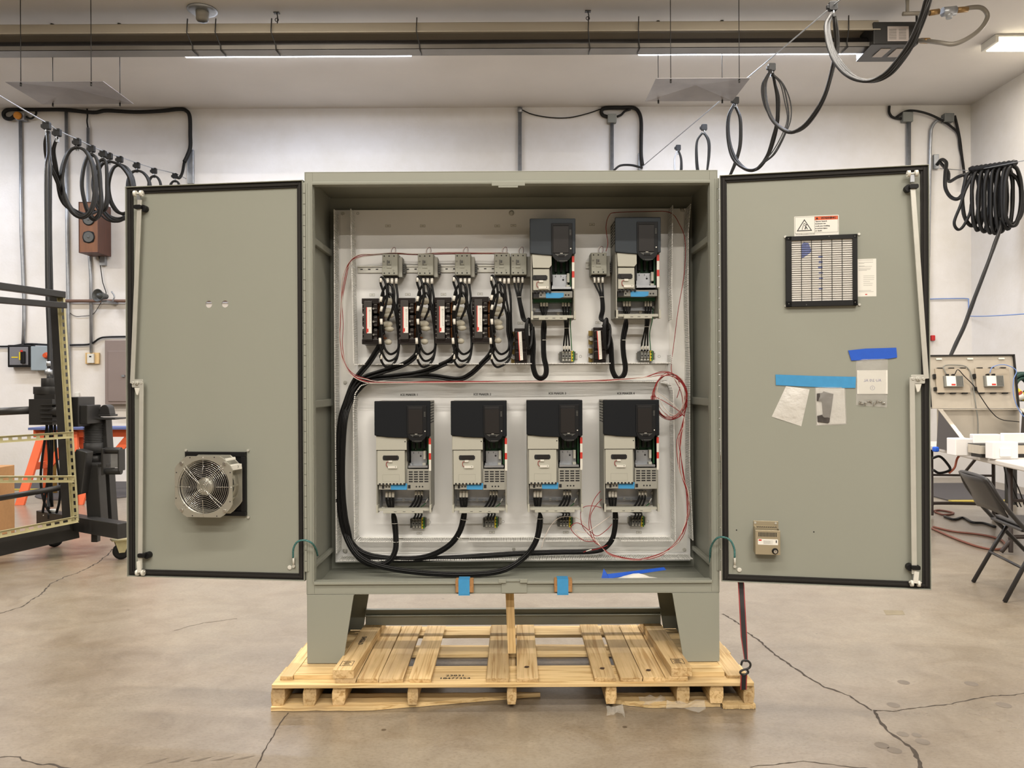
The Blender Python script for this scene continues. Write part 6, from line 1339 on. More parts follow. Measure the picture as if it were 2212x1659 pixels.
# loudspeaker
fy = 10.44; a = W(169.5, 436, fy); c = W(213, 546, fy)
veneer_front = M('brown_veneer_front', (126, 78, 44), .5, var=.15, vs=3, stretch=(6, 6, 1)); veneer_dark = M('dark_brown_veneer', (80, 46, 33), .5, var=.15, vs=3, stretch=(6, 6, 1))  # lighter brown baffle, darker brown cabinet
t = thing('loudspeaker', ((a.x + c.x) / 2, 10.6, c.z), 'wooden two-driver loudspeaker mounted high on the left back wall', 'loudspeaker')
MB().use(veneer_dark).box(a.x, c.x, fy + .01, BW - .03, c.z, a.z).box(a.x, a.x + .012, fy - .004, fy + .01, c.z, a.z).box(a.x, c.x, fy - .004, fy + .01, a.z - .012, a.z).box(c.x - .012, c.x, fy - .004, fy + .01, c.z, a.z).box(a.x, c.x, fy - .004, fy + .01, c.z, c.z + .012).build('cabinet', t, bevel=.004)
MB().use(veneer_front).box(a.x + .012, c.x - .012, fy + .002, fy + .01, c.z + .012, a.z - .012).build('front_baffle', t)
for (py, nm) in ((474, 'tweeter'), (512, 'woofer')):
    q = W(191.5, py, fy); fr = Fr((q.x, fy + .002, q.z)); b = MB(fr).use(blackp).lathe((0, 0, 0), (0, 1, 0), [(0, .083), (.008, .082), (.009, .070)], 28).use(dkgrey).lathe((0, .002, 0), (0, 1, 0), [(.008, .068), (.001, .03), (.002, .028), (.010, .018), (.012, .004)], 28)
    if nm == 'woofer': b.use(blackp).cbox(-.074, .074, .0, .004, -.074, .074, .03)
    b.build(nm, t)
MB().use(galv).box((a.x + c.x) / 2 - .02, (a.x + c.x) / 2 + .06, BW - .06, BW - .001, c.z - .12, c.z + .1).build('wall_bracket', t)
cable('speaker_wire', [(212, 547, BW - .1), (215, 562, BW - .05), (219, 590, BW - .03), (222, 610, BW - .03), (229, 632, BW - .03), (228, 645, BW - .04)], .006, rubber_g, 'thin dark wire from the loudspeaker down to the horn')
q = W(211, 638, 10.45); t = thing('horn_speaker', q, 'small grey horn loudspeaker on the back wall above the pipe', 'loudspeaker')
fr = Fr(q, (1, 0, 0), (-.25, -1, 0)); MB(fr).use(M('grey_horn', (72, 74, 72), .45)).lathe((0, 0, 0), (0, 1, 0), [(-.16, .035), (-.10, .045), (-.02, .075), (0, .088), (.004, .088), (.002, .080), (-.03, .060), (-.04, .035), (0.0, .028), (.005, .004)], 28).build('horn', t)
MB().use(galv).box(q.x + .02, q.x + .10, 10.5, BW - .001, q.z - .09, q.z - .06).tube([(q.x + .12, 10.6, q.z - .07), (q.x + .15, 10.6, q.z), (q.x + .11, 10.6, q.z + .07)], .01, 6).build('bracket', t)
cable('thin_wire', [(146, 672, BW - .02), (160, 682, BW - .02), (175, 683, BW - .02), (200, 679, BW - .02), (212, 664, BW - .02), (220, 650, BW - .02)], .004, rubber_g, 'thin stray wire hanging below the horn')
cable('surface_cable', [(-20, 748, BW - .03), (20, 748, BW - .03), (60, 743, BW - .03), (110, 745, BW - .03), (160, 745, BW - .03), (195, 743, BW - .03), (215, 731, BW - .03), (232, 728, BW - .03), (280, 727, BW - .03), (420, 725, BW - .03)], .013, rubber, 'thin black cable waving along the left back wall')
t = thing('switch_panel', W(41, 793, BW - .1), 'dark framed grey switch panel at far left of the back wall', 'control panel')
a = W(16, 745, BW - .12); c = W(66, 793, BW - .12); MB().use(blackp).box(a.x, c.x, BW - .12, BW - .001, c.z, a.z).build('housing', t, bevel=.01)
MB().use(M('panel_face_grey', (118, 118, 122), .5)).box(a.x + .03, c.x - .03, BW - .126, BW - .12, c.z + .03, a.z - .03).build('face_plate', t, bevel=.003)
MB().use(blackp).box(a.x + .20, a.x + .26, BW - .16, BW - .126, c.z + .05, a.z - .09).build('rotary_switch', t, bevel=.01); MB().use(yel).box(a.x + .165, a.x + .20, BW - .13, BW - .126, c.z + .10, a.z - .10).box(a.x + .06, a.x + .15, BW - .128, BW - .126, c.z + .13, c.z + .145).use(red).box(a.x + .205, a.x + .24, BW - .165, BW - .16, a.z - .10, a.z - .075).build('marking', t)
t = thing('disconnect_box', W(95, 800, BW - .15), 'blue-grey electrical box with red knob beside the switch panel', 'electrical box')
a = W(66, 748, BW - .15); c = W(127, 800, BW - .15); MB().use(M('blue_grey_enamel', (150, 162, 168), .5)).box(a.x, c.x, BW - .15, BW - .001, c.z, a.z).build('housing', t, bevel=.008)
q = W(101, 768, BW - .16); MB(Fr(q)).use(M('orange_knob', (206, 84, 44), .4)).lathe((0, 0, 0), (0, 1, 0), [(-.01, .045), (.01, .045), (.02, .03), (.05, .03)], 18).build('knob', t)
t = thing('thermostat', W(197, 787, BW - .05), 'white thermostat on a small wooden board on the back wall', 'thermostat')
a = W(184, 762, BW - .03); c = W(214, 786, BW - .03); MB().use(woodz).box(a.x, c.x, BW - .03, BW - .001, c.z, a.z).build('board', t, bevel=.003)
a = W(188, 764, BW - .06); c = W(202, 784, BW - .06); MB().use(whitep).box(a.x, c.x, BW - .06, BW - .03, c.z, a.z).use(ink).box(a.x + .03, a.x + .06, BW - .062, BW - .06, a.z - .05, a.z - .03).build('unit', t, bevel=.006)
t = thing('breaker_panel', W(255, 873, BW - .1), 'tall taupe breaker panel on the back wall, partly behind the left door', 'breaker panel')
a = W(226, 735, BW - .12); c = W(318, 873, BW - .12); tau = M('taupe_enamel', (138, 124, 118), .5); MB().use(tau).box(a.x, c.x, BW - .12, BW - .001, c.z, a.z).build('housing', t, bevel=.006)
MB().use(tau).box(a.x + .05, c.x - .05, BW - .13, BW - .12, c.z + .04, a.z - .15).build('door', t, bevel=.004); q = W(266, 812, BW - .14); MB().use(galv).box(q.x - .02, q.x + .02, BW - .15, BW - .13, q.z - .015, q.z + .015).build('latch', t)
wallbox(162, 848, 170, 862, .03, whitep, 'wall_switch', 'small white switch plate on the wall left of the breaker panel', 'switch', .003)
wallbox(2013, 724, 2021, 736, .05, M('red_button', (196, 40, 40), .4), 'alarm_button', 'small red alarm button on the wall right of the right door', 'button', .01)
cable('blue_hose', [(2000, 646, BW - .02), (2050, 645, BW - .02), (2088, 645, BW - .02), (2092, 650, BW - .02), (2093, 680, BW - .03), (2098, 683, BW - .1), (2130, 683, 10.2), (2170, 681, 9.6), (2230, 677, 9)], .007, M('pale_blue_hose', (120, 150, 210), .5), 'pale blue thin hose running along the walls in the right corner')
# ---- festoon line on the left
def ld(x): return 7.0 + (x - 101) / (378 - 101) * 3.5 * (7.0 / (7.0 + (378 - x) / 277 * 3.5)) if x > 101 else 7.0 - (101 - x) * .009
LT_ = [(101, 270), (124, 285), (167, 305), (198, 320), (223, 331), (236, 336), (259, 343), (296, 356), (333, 368), (378, 379)]
tag(MB().use(galv).tube([W(-60, 165, 6.0), W(0, 207, 6.4)] + [W(x, y - 4, ld(x)) for x, y in LT_] + [W(402, 386, BW - .1)], .006, 6).build('festoon_wire'), 'sagging steel wire at upper left carrying cable trolleys', 'wire')
on = ['nearest the camera', 'second from the camera', 'third from the camera', 'fourth from the camera', 'fifth from the camera', 'sixth from the camera', 'seventh from the camera', 'eighth from the camera', 'ninth from the camera', 'nearest the wall']
for (x, y), nm in zip(LT_, on): trolley(W(x, y, ld(x)), .95, 'black cable trolley on the left wire, ' + nm, 'trolleys on the left wire')
r = random.Random(33)
for i, (cx, cb, rx, n_) in enumerate(((169, 468, 36, 4), (197, 472, 20, 4), (216, 454, 15, 3), (247, 476, 40, 4), (262, 464, 28, 3), (300, 440, 24, 3), (334, 430, 14, 2), (378, 410, 9, 2))):
    tx, ty = LT_[i + 2]; d = ld(tx); ct = ty + 12; cy = (cb + ct) / 2; ry = (cb - ct) / 2
    for k in range(n_):
        ox, oy = r.uniform(-6, 6), r.uniform(-5, 4); pts = [(cx + (ox + 6 * (i < 5)) * max(0, math.sin(a)) + (tx - cx) * max(0, -math.sin(a)) ** 2 + rx * (1 + .06 * (k - 1)) * math.cos(a), cy + oy * (math.sin(a) > 0) + ry * math.sin(a), d + .02 * (k - 1)) for a in [-PI / 2 + 2 * PI * j / 12 for j in range(13)]]
        cable('coiled_cable', pts, .0145 if k < 3 else .009, rubber_g, 'charcoal cable loop hanging from the left wire, ' + ['third trolley', 'fourth trolley', 'fifth trolley', 'sixth trolley', 'seventh trolley', 'eighth trolley', 'ninth trolley', 'trolley nearest the wall'][i], group='loops under left trolley %s' % ['three', 'four', 'five', 'six', 'seven', 'eight', 'nine', 'ten'][i], n=6, k=4)
bundle([(103, 285), (99, 310), (103, 345), (118, 378), (130, 408), (142, 438), (162, 455), (190, 463), (215, 455)], 3, .015, 1.8, 'charcoal cable sweeping from the nearest left trolley into the loops', 'sweeping cables at left', 7.0, 8.2, 41)
bundle([(124, 296), (116, 325), (119, 360), (124, 395), (133, 430), (150, 450), (180, 462), (205, 455)], 3, .014, 1.8, 'charcoal cable sweeping from the second left trolley into the loops', 'second sweep at left', 7.25, 8.2, 42)
bundle([(104, 285), (106, 330), (101, 370), (102, 500), (104, 640), (108, 760), (105, 850)], 1, .024, .3, 'thicker left one of two black cables hanging down to the gearbox', None, 7.0, 6.35, 43, mat=rubber)
bundle([(106, 285), (108, 330), (109, 370), (109, 500), (112, 640), (114, 760), (112, 860), (108, 960), (106, 1060), (104, 1100)], 1, .017, .3, 'right one of two black cables hanging down past the gearbox', None, 7.0, 6.3, 44, mat=rubber)
# ================================================================== machine frame at the left
t = thing('positioner_machine', (-3.6, 6.3, .06), 'black steel positioner machine on casters with slotted struts at far left', 'machine')
def mbar(nm, x0, y0, d0, x1, y1, d1, w, h=None, mat=None, up=(0, 0, 1), bev=.004):
    return MB().use(mat or blackm).bar(tuple(W(x0, y0, d0)), tuple(W(x1, y1, d1)), w, h, up=up).build(nm, t, bevel=bev)
def strut(x0, y0, d0, x1, y1, d1, w=.05, face=(0, -1, 0)):
    A, C = W(x0, y0, d0), W(x1, y1, d1); d = (C - A).normalized(); n = Vector(face); n = (n - d * n.dot(d)).normalized(); s_ = d.cross(n)
    b = MB().use(yzinc)
    def blk(t0, t1, a0, a1, n0, n1):
        v = []
        for nn in (n0, n1):
            for (tt, aa) in ((t0, a0), (t1, a0), (t1, a1), (t0, a1)): v.append(A + d * tt + s_ * aa + n * nn)
        b._add(v, [(3, 2, 1, 0), (4, 5, 6, 7), (0, 1, 5, 4), (1, 2, 6, 5), (2, 3, 7, 6), (3, 0, 4, 7)], world=True)
    L_ = (C - A).length; h = w / 2
    blk(0, L_, -h, -h + .003, 0, .025); blk(0, L_, h - .003, h, 0, .025); blk(0, L_, -h, -.009, 0, .003); blk(0, L_, .009, h, 0, .003)
    k = int(L_ / .055); p = L_ / k
    for i in range(k + 1): blk(max(0, i * p - .012), min(L_, i * p + .012), -.009, .009, 0, .003)
    return b.build('slotted_strut', t)
mbar('frame_post', 124, 640, 6.0, 152, 1128, 6.0, .085, .07, up=(0, 1, 0)); strut(133, 632, 5.95, 164, 1125, 5.95)
mbar('top_beam', -40, 613, 5.3, 136, 637, 5.95, .06, .05)
mbar('top_rail', -40, 645, 5.25, 140, 660, 5.9, .05, .045)
b = MB().use(whitep)
for i in range(7):
    x = 12 + i * 15; A = W(x - 4, 649.5 + i * .9, 5.47 + i * .055); C_ = W(x + 4, 650 + i * .9, 5.47 + i * .055); b.bar(tuple(A + Vector((0, -.03, 0))), tuple(C_ + Vector((0, -.03, 0))), .002, .012)
b.build('rail_slot', t)
strut(-40, 952, 5.5, 158, 939, 5.9); strut(-40, 1035, 5.5, 160, 1034, 5.9); strut(-40, 1162, 5.5, 168, 1121, 5.9)
b = MB().use(blackm)._cyl(W(-40, 1083, 6.1), W(140, 1052, 6.1), .022, 12); b.build('tube', t); MB().use(blackm)._cyl(W(-40, 891, 6.2), W(88, 885, 6.3), .032, 14).build('shaft', t)
mbar('base_beam', -40, 1189, 5.75, 165, 1143, 6.2, .13, .125); mbar('base_beam', -40, 1172, 5.6, 150, 1136, 6.0, .05, .05)
mbar('cross_beam', 92, 1116, 6.55, 268, 1146, 5.75, .10, .115); mbar('stub', 207, 1150, 6.1, 207, 1170, 6.1, .05)
# gearbox
g = W(108, 885, 6.35); fr = Fr(g); b = MB(fr).use(blackm)
b.box(-.10, .09, -.12, .12, -.12, .09).box(-.07, .10, -.10, .10, .09, .13).cyl((-.01, 0, .13), (-.01, 0, .19), .11, 20).cyl((-.01, 0, .19), (-.01, 0, .26), .055, 16)
for i in range(5): b.box(.0, .14, -.13, .13, -.10 + i * .035, -.09 + i * .035)
b.cyl((-.11, 0, .03), (-.11, .0, .031), .03, 8); b.box(-.13, -.10, -.06, .06, -.09, .07); b.build('gearbox', t, bevel=.005)
MB(fr).use(galv).cyl((-.01, 0, .26), (-.01, 0, .34), .012, 10).cyl((-.01, 0, .29), (-.01, 0, .33), .028, 6).cyl((-.01, 0, .36), (-.01, 0, .40), .016, 10).build('fitting', t)
MB(Fr(W(172, 888, 6.2))).use(blackm).box(-.062, .07, -.10, .14, -.12, .115).box(.07, .13, -.08, .12, -.10, .05).build('housing_box', t, bevel=.005)
MB()._cyl(W(100, 885, 6.3), W(160, 885, 6.2), .05, 14).use(blackm).build('coupling', t) if False else None
MB().use(blackm)._cyl(W(100, 888, 6.3), W(165, 888, 6.22), .055, 16).build('coupling', t)
# shaft and pillow bearings
MB().use(steel)._cyl(W(190, 887, 6.3), W(236, 886, 6.3), .030, 18).build('polished_shaft', t)
for (x, nm) in ((198, 0), (232, 1)):
    q = W(x, 897, 6.3); fr = Fr(q); b = MB(fr).use(blackm); b.box(-.05, .055, -.06, .06, -.008, .008); pts = [(-.045 + .0, .008), (.045, .008)] + [(.038 * math.cos(a), .045 + .042 * math.sin(a)) for a in [PI * i / 10 for i in range(11)]]; b.prism([pts[1]] + pts[2:] + [pts[0]], -.045, .045); b.build('pillow_bearing', t, bevel=.003)
q = W(224, 900, 6.3); MB(Fr(q)).use(blackm).box(-.14, .14, -.09, .09, -.022, -.008).build('bearing_plate', t, bevel=.003)
# bellows
q = W(203, 978, 6.3); prof = [(0, .076), (.085, .076), (.086, .070)]; zz = .09
for i in range(15): prof += [(zz, .066), (zz + .006, .078 + (.004 if i > 5 else 0)), (zz + .012, .066)]; zz += .0135
MB(Fr(q, (1, 0, 0), (0, 0, 1), (0, 1, 0))).use(M('black_bellows_rubber', (48, 48, 48), .6)).lathe((0, 0, 0), (0, 1, 0), prof, 26).build('bellows', t)
# columns
mbar('column', 222, 905, 6.35, 236, 1128, 6.35, .10, .10, up=(0, 1, 0)); mbar('column', 204, 1003, 6.15, 212, 1128, 6.15, .11, .11, up=(0, 1, 0))
MB().use(blackm)._cyl(W(203, 980, 6.3), W(203, 1002, 6.3), .045, 14, .05).build('neck', t); MB(Fr(W(212, 1003, 6.2))).use(blackm).box(-.10, .12, -.08, .10, -.012, .012).build('column_plate', t, bevel=.003)
b = MB(Fr(W(178, 1020, 6.05))).use(blackm); b.prism([(-.055, .125), (-.02, .185), (.05, .165), (.062, .16), (.02, -.165), (-.018, -.175), (-.055, -.12)], -.05, .05); b.build('counterweight', t, bevel=.006)
MB().use(blackm)._cyl(W(188, 1047, 6.1), W(205, 1047, 6.15), .02, 10).build('pin', t)
q = W(246, 995, 6.1); fr = Fr(q); b = MB(fr).use(blackm).box(-.075, -.060, -.05, .05, -.11, .10).box(.055, .066, -.05, .05, -.08, .09).cyl((-.07, 0, .08), (.06, 0, .08), .026, 14).cyl((-.07, 0, -.085), (.06, 0, -.085), .026, 14); b.build('side_bracket', t, bevel=.003)
MB(fr).use(galv).box(-.02, .035, -.01, .01, -.055, .055).use(ink).cyl((.012, -.0105, .035), (.012, -.012, .035), .006, 10).cyl((.012, -.0105, -.035), (.012, -.012, -.035), .006, 10).build('bearing_plate', t)
for (px, py, d) in ((262, 1205, 5.95), (118, 1182, 6.42)):
    q = W(px, py, d); q.z = 0.0; fr = Fr(q, (.8, .6, 0), (.6, -.8, 0)); b = MB(fr).use(blackp).lathe((0, -.022, .062), (0, 1, 0), [(0, .045), (.004, .060), (.040, .060), (.044, .045)], 26); b.build('caster_wheel', t)
    MB(fr).use(yzinc).prism([(-.05, .15), (.06, .15), (.02, .055), (-.02, .055)], -.032, -.027).prism([(-.05, .15), (.06, .15), (.02, .055), (-.02, .055)], .027, .032).box(-.07, .07, -.05, .05, .15, .158).build('caster_fork', t)
# hanging cables below the gearbox
r = random.Random(8)
for k, (x0, pts) in enumerate(((104, [(104, 905), (92, 985), (88, 1040), (96, 1085), (108, 1108)]), (110, [(110, 905), (112, 960), (110, 1040), (112, 1095)]), (118, [(118, 905), (122, 985), (130, 1050), (128, 1085), (122, 1108)]), (100, [(100, 905), (106, 1000), (98, 1070), (92, 1108)]))):
    cable('machine_cable', [(x, y, 6.35) for x, y in pts], .010 + .004 * (k == 1), rubber, 'black cable hanging under the gearbox, ' + ['farthest left of four', 'thickest, straight down', 'farthest right of four', 'crossing behind the others'][k])
q = W(112, 1112, 6.4); fr = Fr(q); tt = thing('cable_plug', q, 'white topped black plug standing on the machine base beam', 'plug'); MB(fr).use(blackp).cyl((0, 0, -.03), (0, 0, .015), .035, 14).build('body', tt); MB(fr).use(whitep).cyl((0, 0, .015), (0, 0, .045), .03, 14).bar((-.01, -.03, .02), (-.09, -.03, -.01), .012, .008).build('collar', tt)
# sawhorses
orm = M('orange_painted_wood', (226, 104, 62), .6, var=.08, vs=6); blm = M('blue_tape_top', (70, 96, 170), .6)
for (x0, x1, lab, dd) in ((88, 176, 'orange sawhorse seen behind the machine gearbox', 8.95), (212, 300, 'orange sawhorse partly behind the left door edge', 8.95)):
    A = W(x0, 926, dd); C_ = W(x1 if x0 < 100 else 330, 926, dd); sx = A.x; ex = C_.x
    s_ = thing('sawhorse', ((sx + ex) / 2, dd, 0), lab, 'sawhorse', 'sawhorses'); zt = .82
    for e, (xx, sg) in enumerate(((sx + .06, -1), (ex - .06, 1))):
        for sy in (-1, 1):
            MB().use(orm).hexa([(xx + sg * .14 - .05, dd + sy * .26 - .02, 0), (xx + sg * .14 + .05, dd + sy * .26 - .02, 0), (xx + sg * .14 + .05, dd + sy * .26 + .02, 0), (xx + sg * .14 - .05, dd + sy * .26 + .02, 0), (xx - .045, dd + sy * .05 - .02, zt), (xx + .045, dd + sy * .05 - .02, zt), (xx + .045, dd + sy * .05 + .02, zt), (xx - .045, dd + sy * .05 + .02, zt)]).build('leg', s_, bevel=.003)
        MB().use(orm).box(xx + sg * .07 - .02, xx + sg * .07 + .02, dd - .16, dd + .16, .38, .46).build('leg_brace', s_, bevel=.003)
    MB().use(orm).box(sx - .06, ex + .06, dd - .045, dd + .045, zt - .07, zt + .02).build('top_rail', s_, bevel=.003)
    MB().use(orm).bar((sx + .1, dd - .02, .42), (sx + .38, dd - .02, .75), .03, .09).build('diagonal_brace', s_)
tb = MB().use(M('worn_blue_board', (88, 102, 150), .6)); A = W(72, 918, 8.9); C_ = W(300, 918, 8.9); tb.box(A.x, C_.x, 8.80, 9.1, .8405, .868)
tag(tb.build('long_board', bevel=.003), 'long blue board lying across the orange sawhorses', 'board')
yl = thing('yellow_ladder', G(135, 1064), 'bright yellow upright of a ladder behind the machine', 'ladder')
MB().use(yel).bar(tuple(W(131, 922, 9.42)), tuple(G(139, 1064, .001)), .072, .025, up=(0, 1, 0)).build('rail', yl, bevel=.003)
goldm = M('tarnished_gold_rail', (150, 120, 60), .6); MB().use(goldm).bar(tuple(W(112, 930, 9.42)), tuple(G(118, 1066, .001)), .06, .025, up=(0, 1, 0)).build('rear_rail', yl, bevel=.003); MB().use(goldm).bar(tuple(W(114, 987, 9.5)), tuple(W(134, 986, 9.5)), .03, .02).build('rung', yl); MB().use(goldm).bar(tuple(W(116, 1033, 9.56)), tuple(W(136, 1032, 9.56)), .03, .02).build('rung', yl)
q0, q1 = G(-30, 1145), W(8, 1012, 6.6); bb = MB().use(card).box(-5.0, W(8, 1080, 6.75).x, 6.6, 6.9, 0, W(8, 1012, 6.6).z); tag(bb.build('cardboard_box', bevel=.004), 'plain cardboard box at the left edge of the photo', 'box')
# floor mats
matm = M('dark_rubber_mat', (74, 70, 70), .8, bump=.3, bs=200); yedge = M('yellow_mat_edge', (186, 164, 66), .7)
t2 = thing('floor_mat', (-5.6, 10.3, 0), 'dark floor mat with yellow edge by the wall behind the machine', 'mat'); MB().use(matm).box(-7.2, -4.1, 10.0, 10.7, 0.0005, .012).build('mat', t2); MB().use(yedge).box(-7.2, -5.2, 9.93, 10.0, 0.0005, .011).build('edge', t2)
rm = MB().use(matm); c_ = G(225, 1062); rm.prism([], 0, 0) if False else None
rm.lathe((c_.x, c_.y, 0.0005), (0, 0, 1), [(0, .75), (.01, .74)], 40); tag(rm.build('round_mat'), 'round dark mat on the floor behind the bellows column', 'mat')
t2 = thing('floor_mat', (5.9, 8.9, 0), 'dark floor mat with yellow edge under the table at right', 'mat'); A = G(2015, 1060); MB().use(matm).box(4.9, 6.0, 8.65, 10.1, 0.0005, .012).build('mat', t2); MB().use(yedge).box(4.9, 5.75, 8.55, 8.65, 0.0005, .011).build('edge', t2)

# ================================================================== table, steel box and chair at the right
TZ = .735
def tq(px, py, z=TZ): v = py - 829.5 + ROLL * (px - 1106); return W(px, py, (H - z) * F / v)
A = tq(2012, 962); B_ = tq(2212, 1006)
u_ = (B_ - A); u_.z = 0; u_ = u_.normalized(); s2 = Vector((-u_.y, u_.x, 0));  s2 = s2 if s2.x > 0 else -s2
TF = Fr((A.x, A.y, 0), u_, s2, (0, 0, 1))                # u towards the camera along the left edge, n to the right
L0 = (B_ - A).length
t = thing('folding_table', TF.p(L0 / 2, .38, 0), 'white-topped folding table with dark metal legs at the right edge', 'table')
MB(TF).use(M('off_white_table_top', (214, 208, 200), .5, var=.03, vs=5)).box(-.55, L0 + .22, 0, .76, TZ - .045, TZ).build('tabletop', t, bevel=.012, seg=3)
bro = M('brown_leg_enamel', (56, 48, 46), .45)
for uu in (-.30, L0 - .45):
    b = MB(TF).use(bro)
    for nn in (.10, .66): b.tube([TF.p(uu, nn, TZ - .05), TF.p(uu, nn, .03), TF.p(uu, nn, .02)], .017, 10, smooth=False)
    b.tube([TF.p(uu - .02, .04, .015), TF.p(uu, .10, .11), TF.p(uu, .14, .14), TF.p(uu, .62, .14), TF.p(uu, .66, .11), TF.p(uu - .02, .72, .015)], .016, 10); b.build('leg_frame', t)
    MB(TF).use(bro).bar((uu, .38, .42), (uu + .42 * (1 if uu < 0 else -1), .38, TZ - .06), .025, .012).bar((uu, .1, .42), (uu, .66, .42), .025, .02).build('leg_brace', t)
# steel box with its lid propped open
BFp = tq(2070, 952); BX0 = 3.80
BF = Fr((3.86, 7.0, TZ), (1, -.10, 0), (-.10, -1, 0), (0, 0, 1))
t = thing('steel_enclosure', BF.p(.4, .2, 0.0), 'stainless console box with open lid standing on the table at right', 'electrical enclosure')
ho = .40; Wb = .72; dk = M('dark_steel_side', (84, 80, 80), .4, .5)
def z0(py, d): return W(2100, py, d).z - TZ
hB = z0(884, 6.95)
b = MB(BF).use(dk); prof = [(0, 0.0), (.48, 0.0), (.50, .10), (.05, hB)]
def side(x0, x1):
    v = []
    for x in (x0, x1): v += [(x, n_, w_) for (n_, w_) in prof]
    b._add(v, [(0, 1, 2, 3), (7, 6, 5, 4)] + [(i, i + 4, (i + 1) % 4 + 4, (i + 1) % 4) for i in range(4)])
side(0, .006); side(Wb - .006, Wb); b.build('side_panel', t)
b = MB(BF).use(steel).box(.006, Wb - .006, 0.0, .004, 0, hB).box(.006, Wb - .006, .004, .48, 0.001, .005).box(.006, Wb - .006, .47, .48, 0, .10).bar((.010, .505, .105), (.010, .055, hB + .004), .035, .006, up=BF.n).bar((Wb - .01, .505, .105), (Wb - .01, .055, hB + .004), .035, .006, up=BF.n).box(.006, Wb - .006, .0, .05, hB - .004, hB + .004); b.build('body', t)
hL = z0(768, 7.05) - hB; LFw = (BF.n * -.16 + Vector((0, 0, 1))).normalized()
LF = Fr(BF.p(-.06, .02, hB + .006), BF.u, (BF.n + Vector((0, 0, .16))).normalized(), LFw); Wl = Wb + .04; hl = hL * 1.01
b = MB(LF).use(steel).box(0, Wl, -.004, 0, 0, hl); b.build('lid', t)
b = MB(LF).use(gasket).box(0, Wl, 0, .018, hl - .012, hl).box(Wl - .014, Wl, 0, .018, 0, hl).box(0, .01, 0, .018, 0, hl).use(steel).box(0, Wl, 0, .018, 0, .012); b.build('lid_rim', t)
for i in range(3): MB(LF).use(whitep).box(.08 + i * .27, .13 + i * .27, .004, .014, hl - .045, hl - .03).build('lid_catch', t)
for k in range(2):
    x = .04 + k * .345; zb = hl * .29
    b = MB(LF).use(M('panel_taupe', (176, 164, 146), .5)) if k == 0 else MB(LF).use(bpy.data.materials['panel_taupe'])
    b.box(x + .02, x + .31, .001, .022, zb, zb + hl * .45).use(blackp)
    for i in range(3): b.box(x + .04 + i * .10, x + .085 + i * .10, .0, .025, zb + hl * .45, zb + hl * .45 + .008).box(x + .04 + i * .10, x + .085 + i * .10, .0, .025, zb - .010, zb)
    b.box(x, x + .02, .001, .03, zb + .13, zb + .17).box(x, x + .02, .001, .03, zb + .02, zb + .05); b.build('display_back', t)
    b = MB(LF).use(termg).box(x + .08, x + .24, .022, .055, zb + .05, zb + .15).use(ink)
    for i in range(5): b.box(x + .185 + i * .011, x + .189 + i * .011, .055, .056, zb + .055, zb + .145)
    b.use(paper).box(x + .095, x + .175, .055, .057, zb + .055, zb + .148).use(red).box(x + .135, x + .17, .057, .058, zb + .06, zb + .075).use(blackp).box(x + .10, x + .12, .03, .06, zb + .15, zb + .165).box(x + .15, x + .17, .03, .06, zb + .15, zb + .165); b.build('controller_module', t)
def lp(u, n_, w): return LF.p(u, n_, w)
def wc(pts, r, mat, lab):
    o = MB().use(mat).tube(pts, r, 6, 6).build('signal_cable'); tag(o, lab, 'cable'); return o
wc([lp(.14, .05, hl * .62), lp(.13, .04, hl * .78), lp(.25, .03, hl * .80), lp(.33, .03, hl * .76), lp(.365, .03, hl * .6), lp(.375, .03, hl * .3), lp(.38, .03, 0.03), BF.p(.34, .04, hB - .1), BF.p(.34, .04, .06)], .005, termg, 'grey cable loom down the middle of the steel box lid')
wc([lp(.21, .06, hl * .62), lp(.235, .07, hl * .7), lp(.29, .06, hl * .58), lp(.37, .05, hl * .4), lp(.42, .05, hl * .2), BF.p(.44, .07, hB - .02), BF.p(.52, .08, hB - .09), BF.p(.66, .1, hB - .11)], .004, blackp, 'thin black cable drooping across the steel box lid')
wc([lp(.51, .06, hl * .64), lp(.54, .06, hl * .75), lp(.64, .06, hl * .79), lp(.73, .07, hl * .68), lp(.70, .07, hl * .5), lp(.69, .07, hl * .2), BF.p(.68, .1, hB - .04), BF.p(.78, .16, hB - .15)], .004, M('blue_signal_cable', (110, 140, 200), .5), 'thin blue cable looping off the right side of the lid')
# foam pieces and tray on the table
foam = M('white_packing_foam', (240, 238, 236), .7)
def onT(px0, px1, py_base, d, h, dep, nm, lab, cat, mat=foam, bev=.006, z=TZ):
    a = W(px0, py_base, d); c = W(px1, py_base, d); o = MB().use(mat).box(a.x, c.x, d, d + dep, z + .0005, z + h).build(nm, bevel=bev); tag(o, lab, cat); return o
onT(2064, 2102, 960, 6.28, .14, .13, 'foam_block', 'white foam block left of the steel tray on the table', 'foam block'); onT(2103, 2162, 940, 6.50, .16, .06, 'foam_block', 'long corrugated white foam strip behind the steel tray', 'foam block'); onT(2168, 2240, 940, 6.45, .17, .05, 'foam_block', 'white foam block at the right edge behind the tray', 'foam block')
b = MB().use(foam); a = W(2145, 985, 5.98); c = W(2200, 985, 5.98); b.box(a.x, c.x, 5.98, 6.08, TZ + .0005, TZ + .135).box(a.x + .05, c.x - .06, 5.965, 5.98, TZ + .02, TZ + .09); tag(b.build('foam_block', bevel=.006), 'white foam block nearest the camera on the table', 'foam block')
a = W(2100, 960, 6.2); t3 = MB().use(steel).box(a.x, a.x + .50, 6.10, 6.26, TZ + .03, TZ + .10).use(blackm).box(a.x, a.x + .5, 6.098, 6.262, TZ + .10, TZ + .106).box(a.x + .02, a.x + .48, 6.11, 6.25, TZ + .0005, TZ + .03); tag(t3.build('steel_tray', bevel=.002), 'shallow steel tray held between the white foam blocks', 'tray')
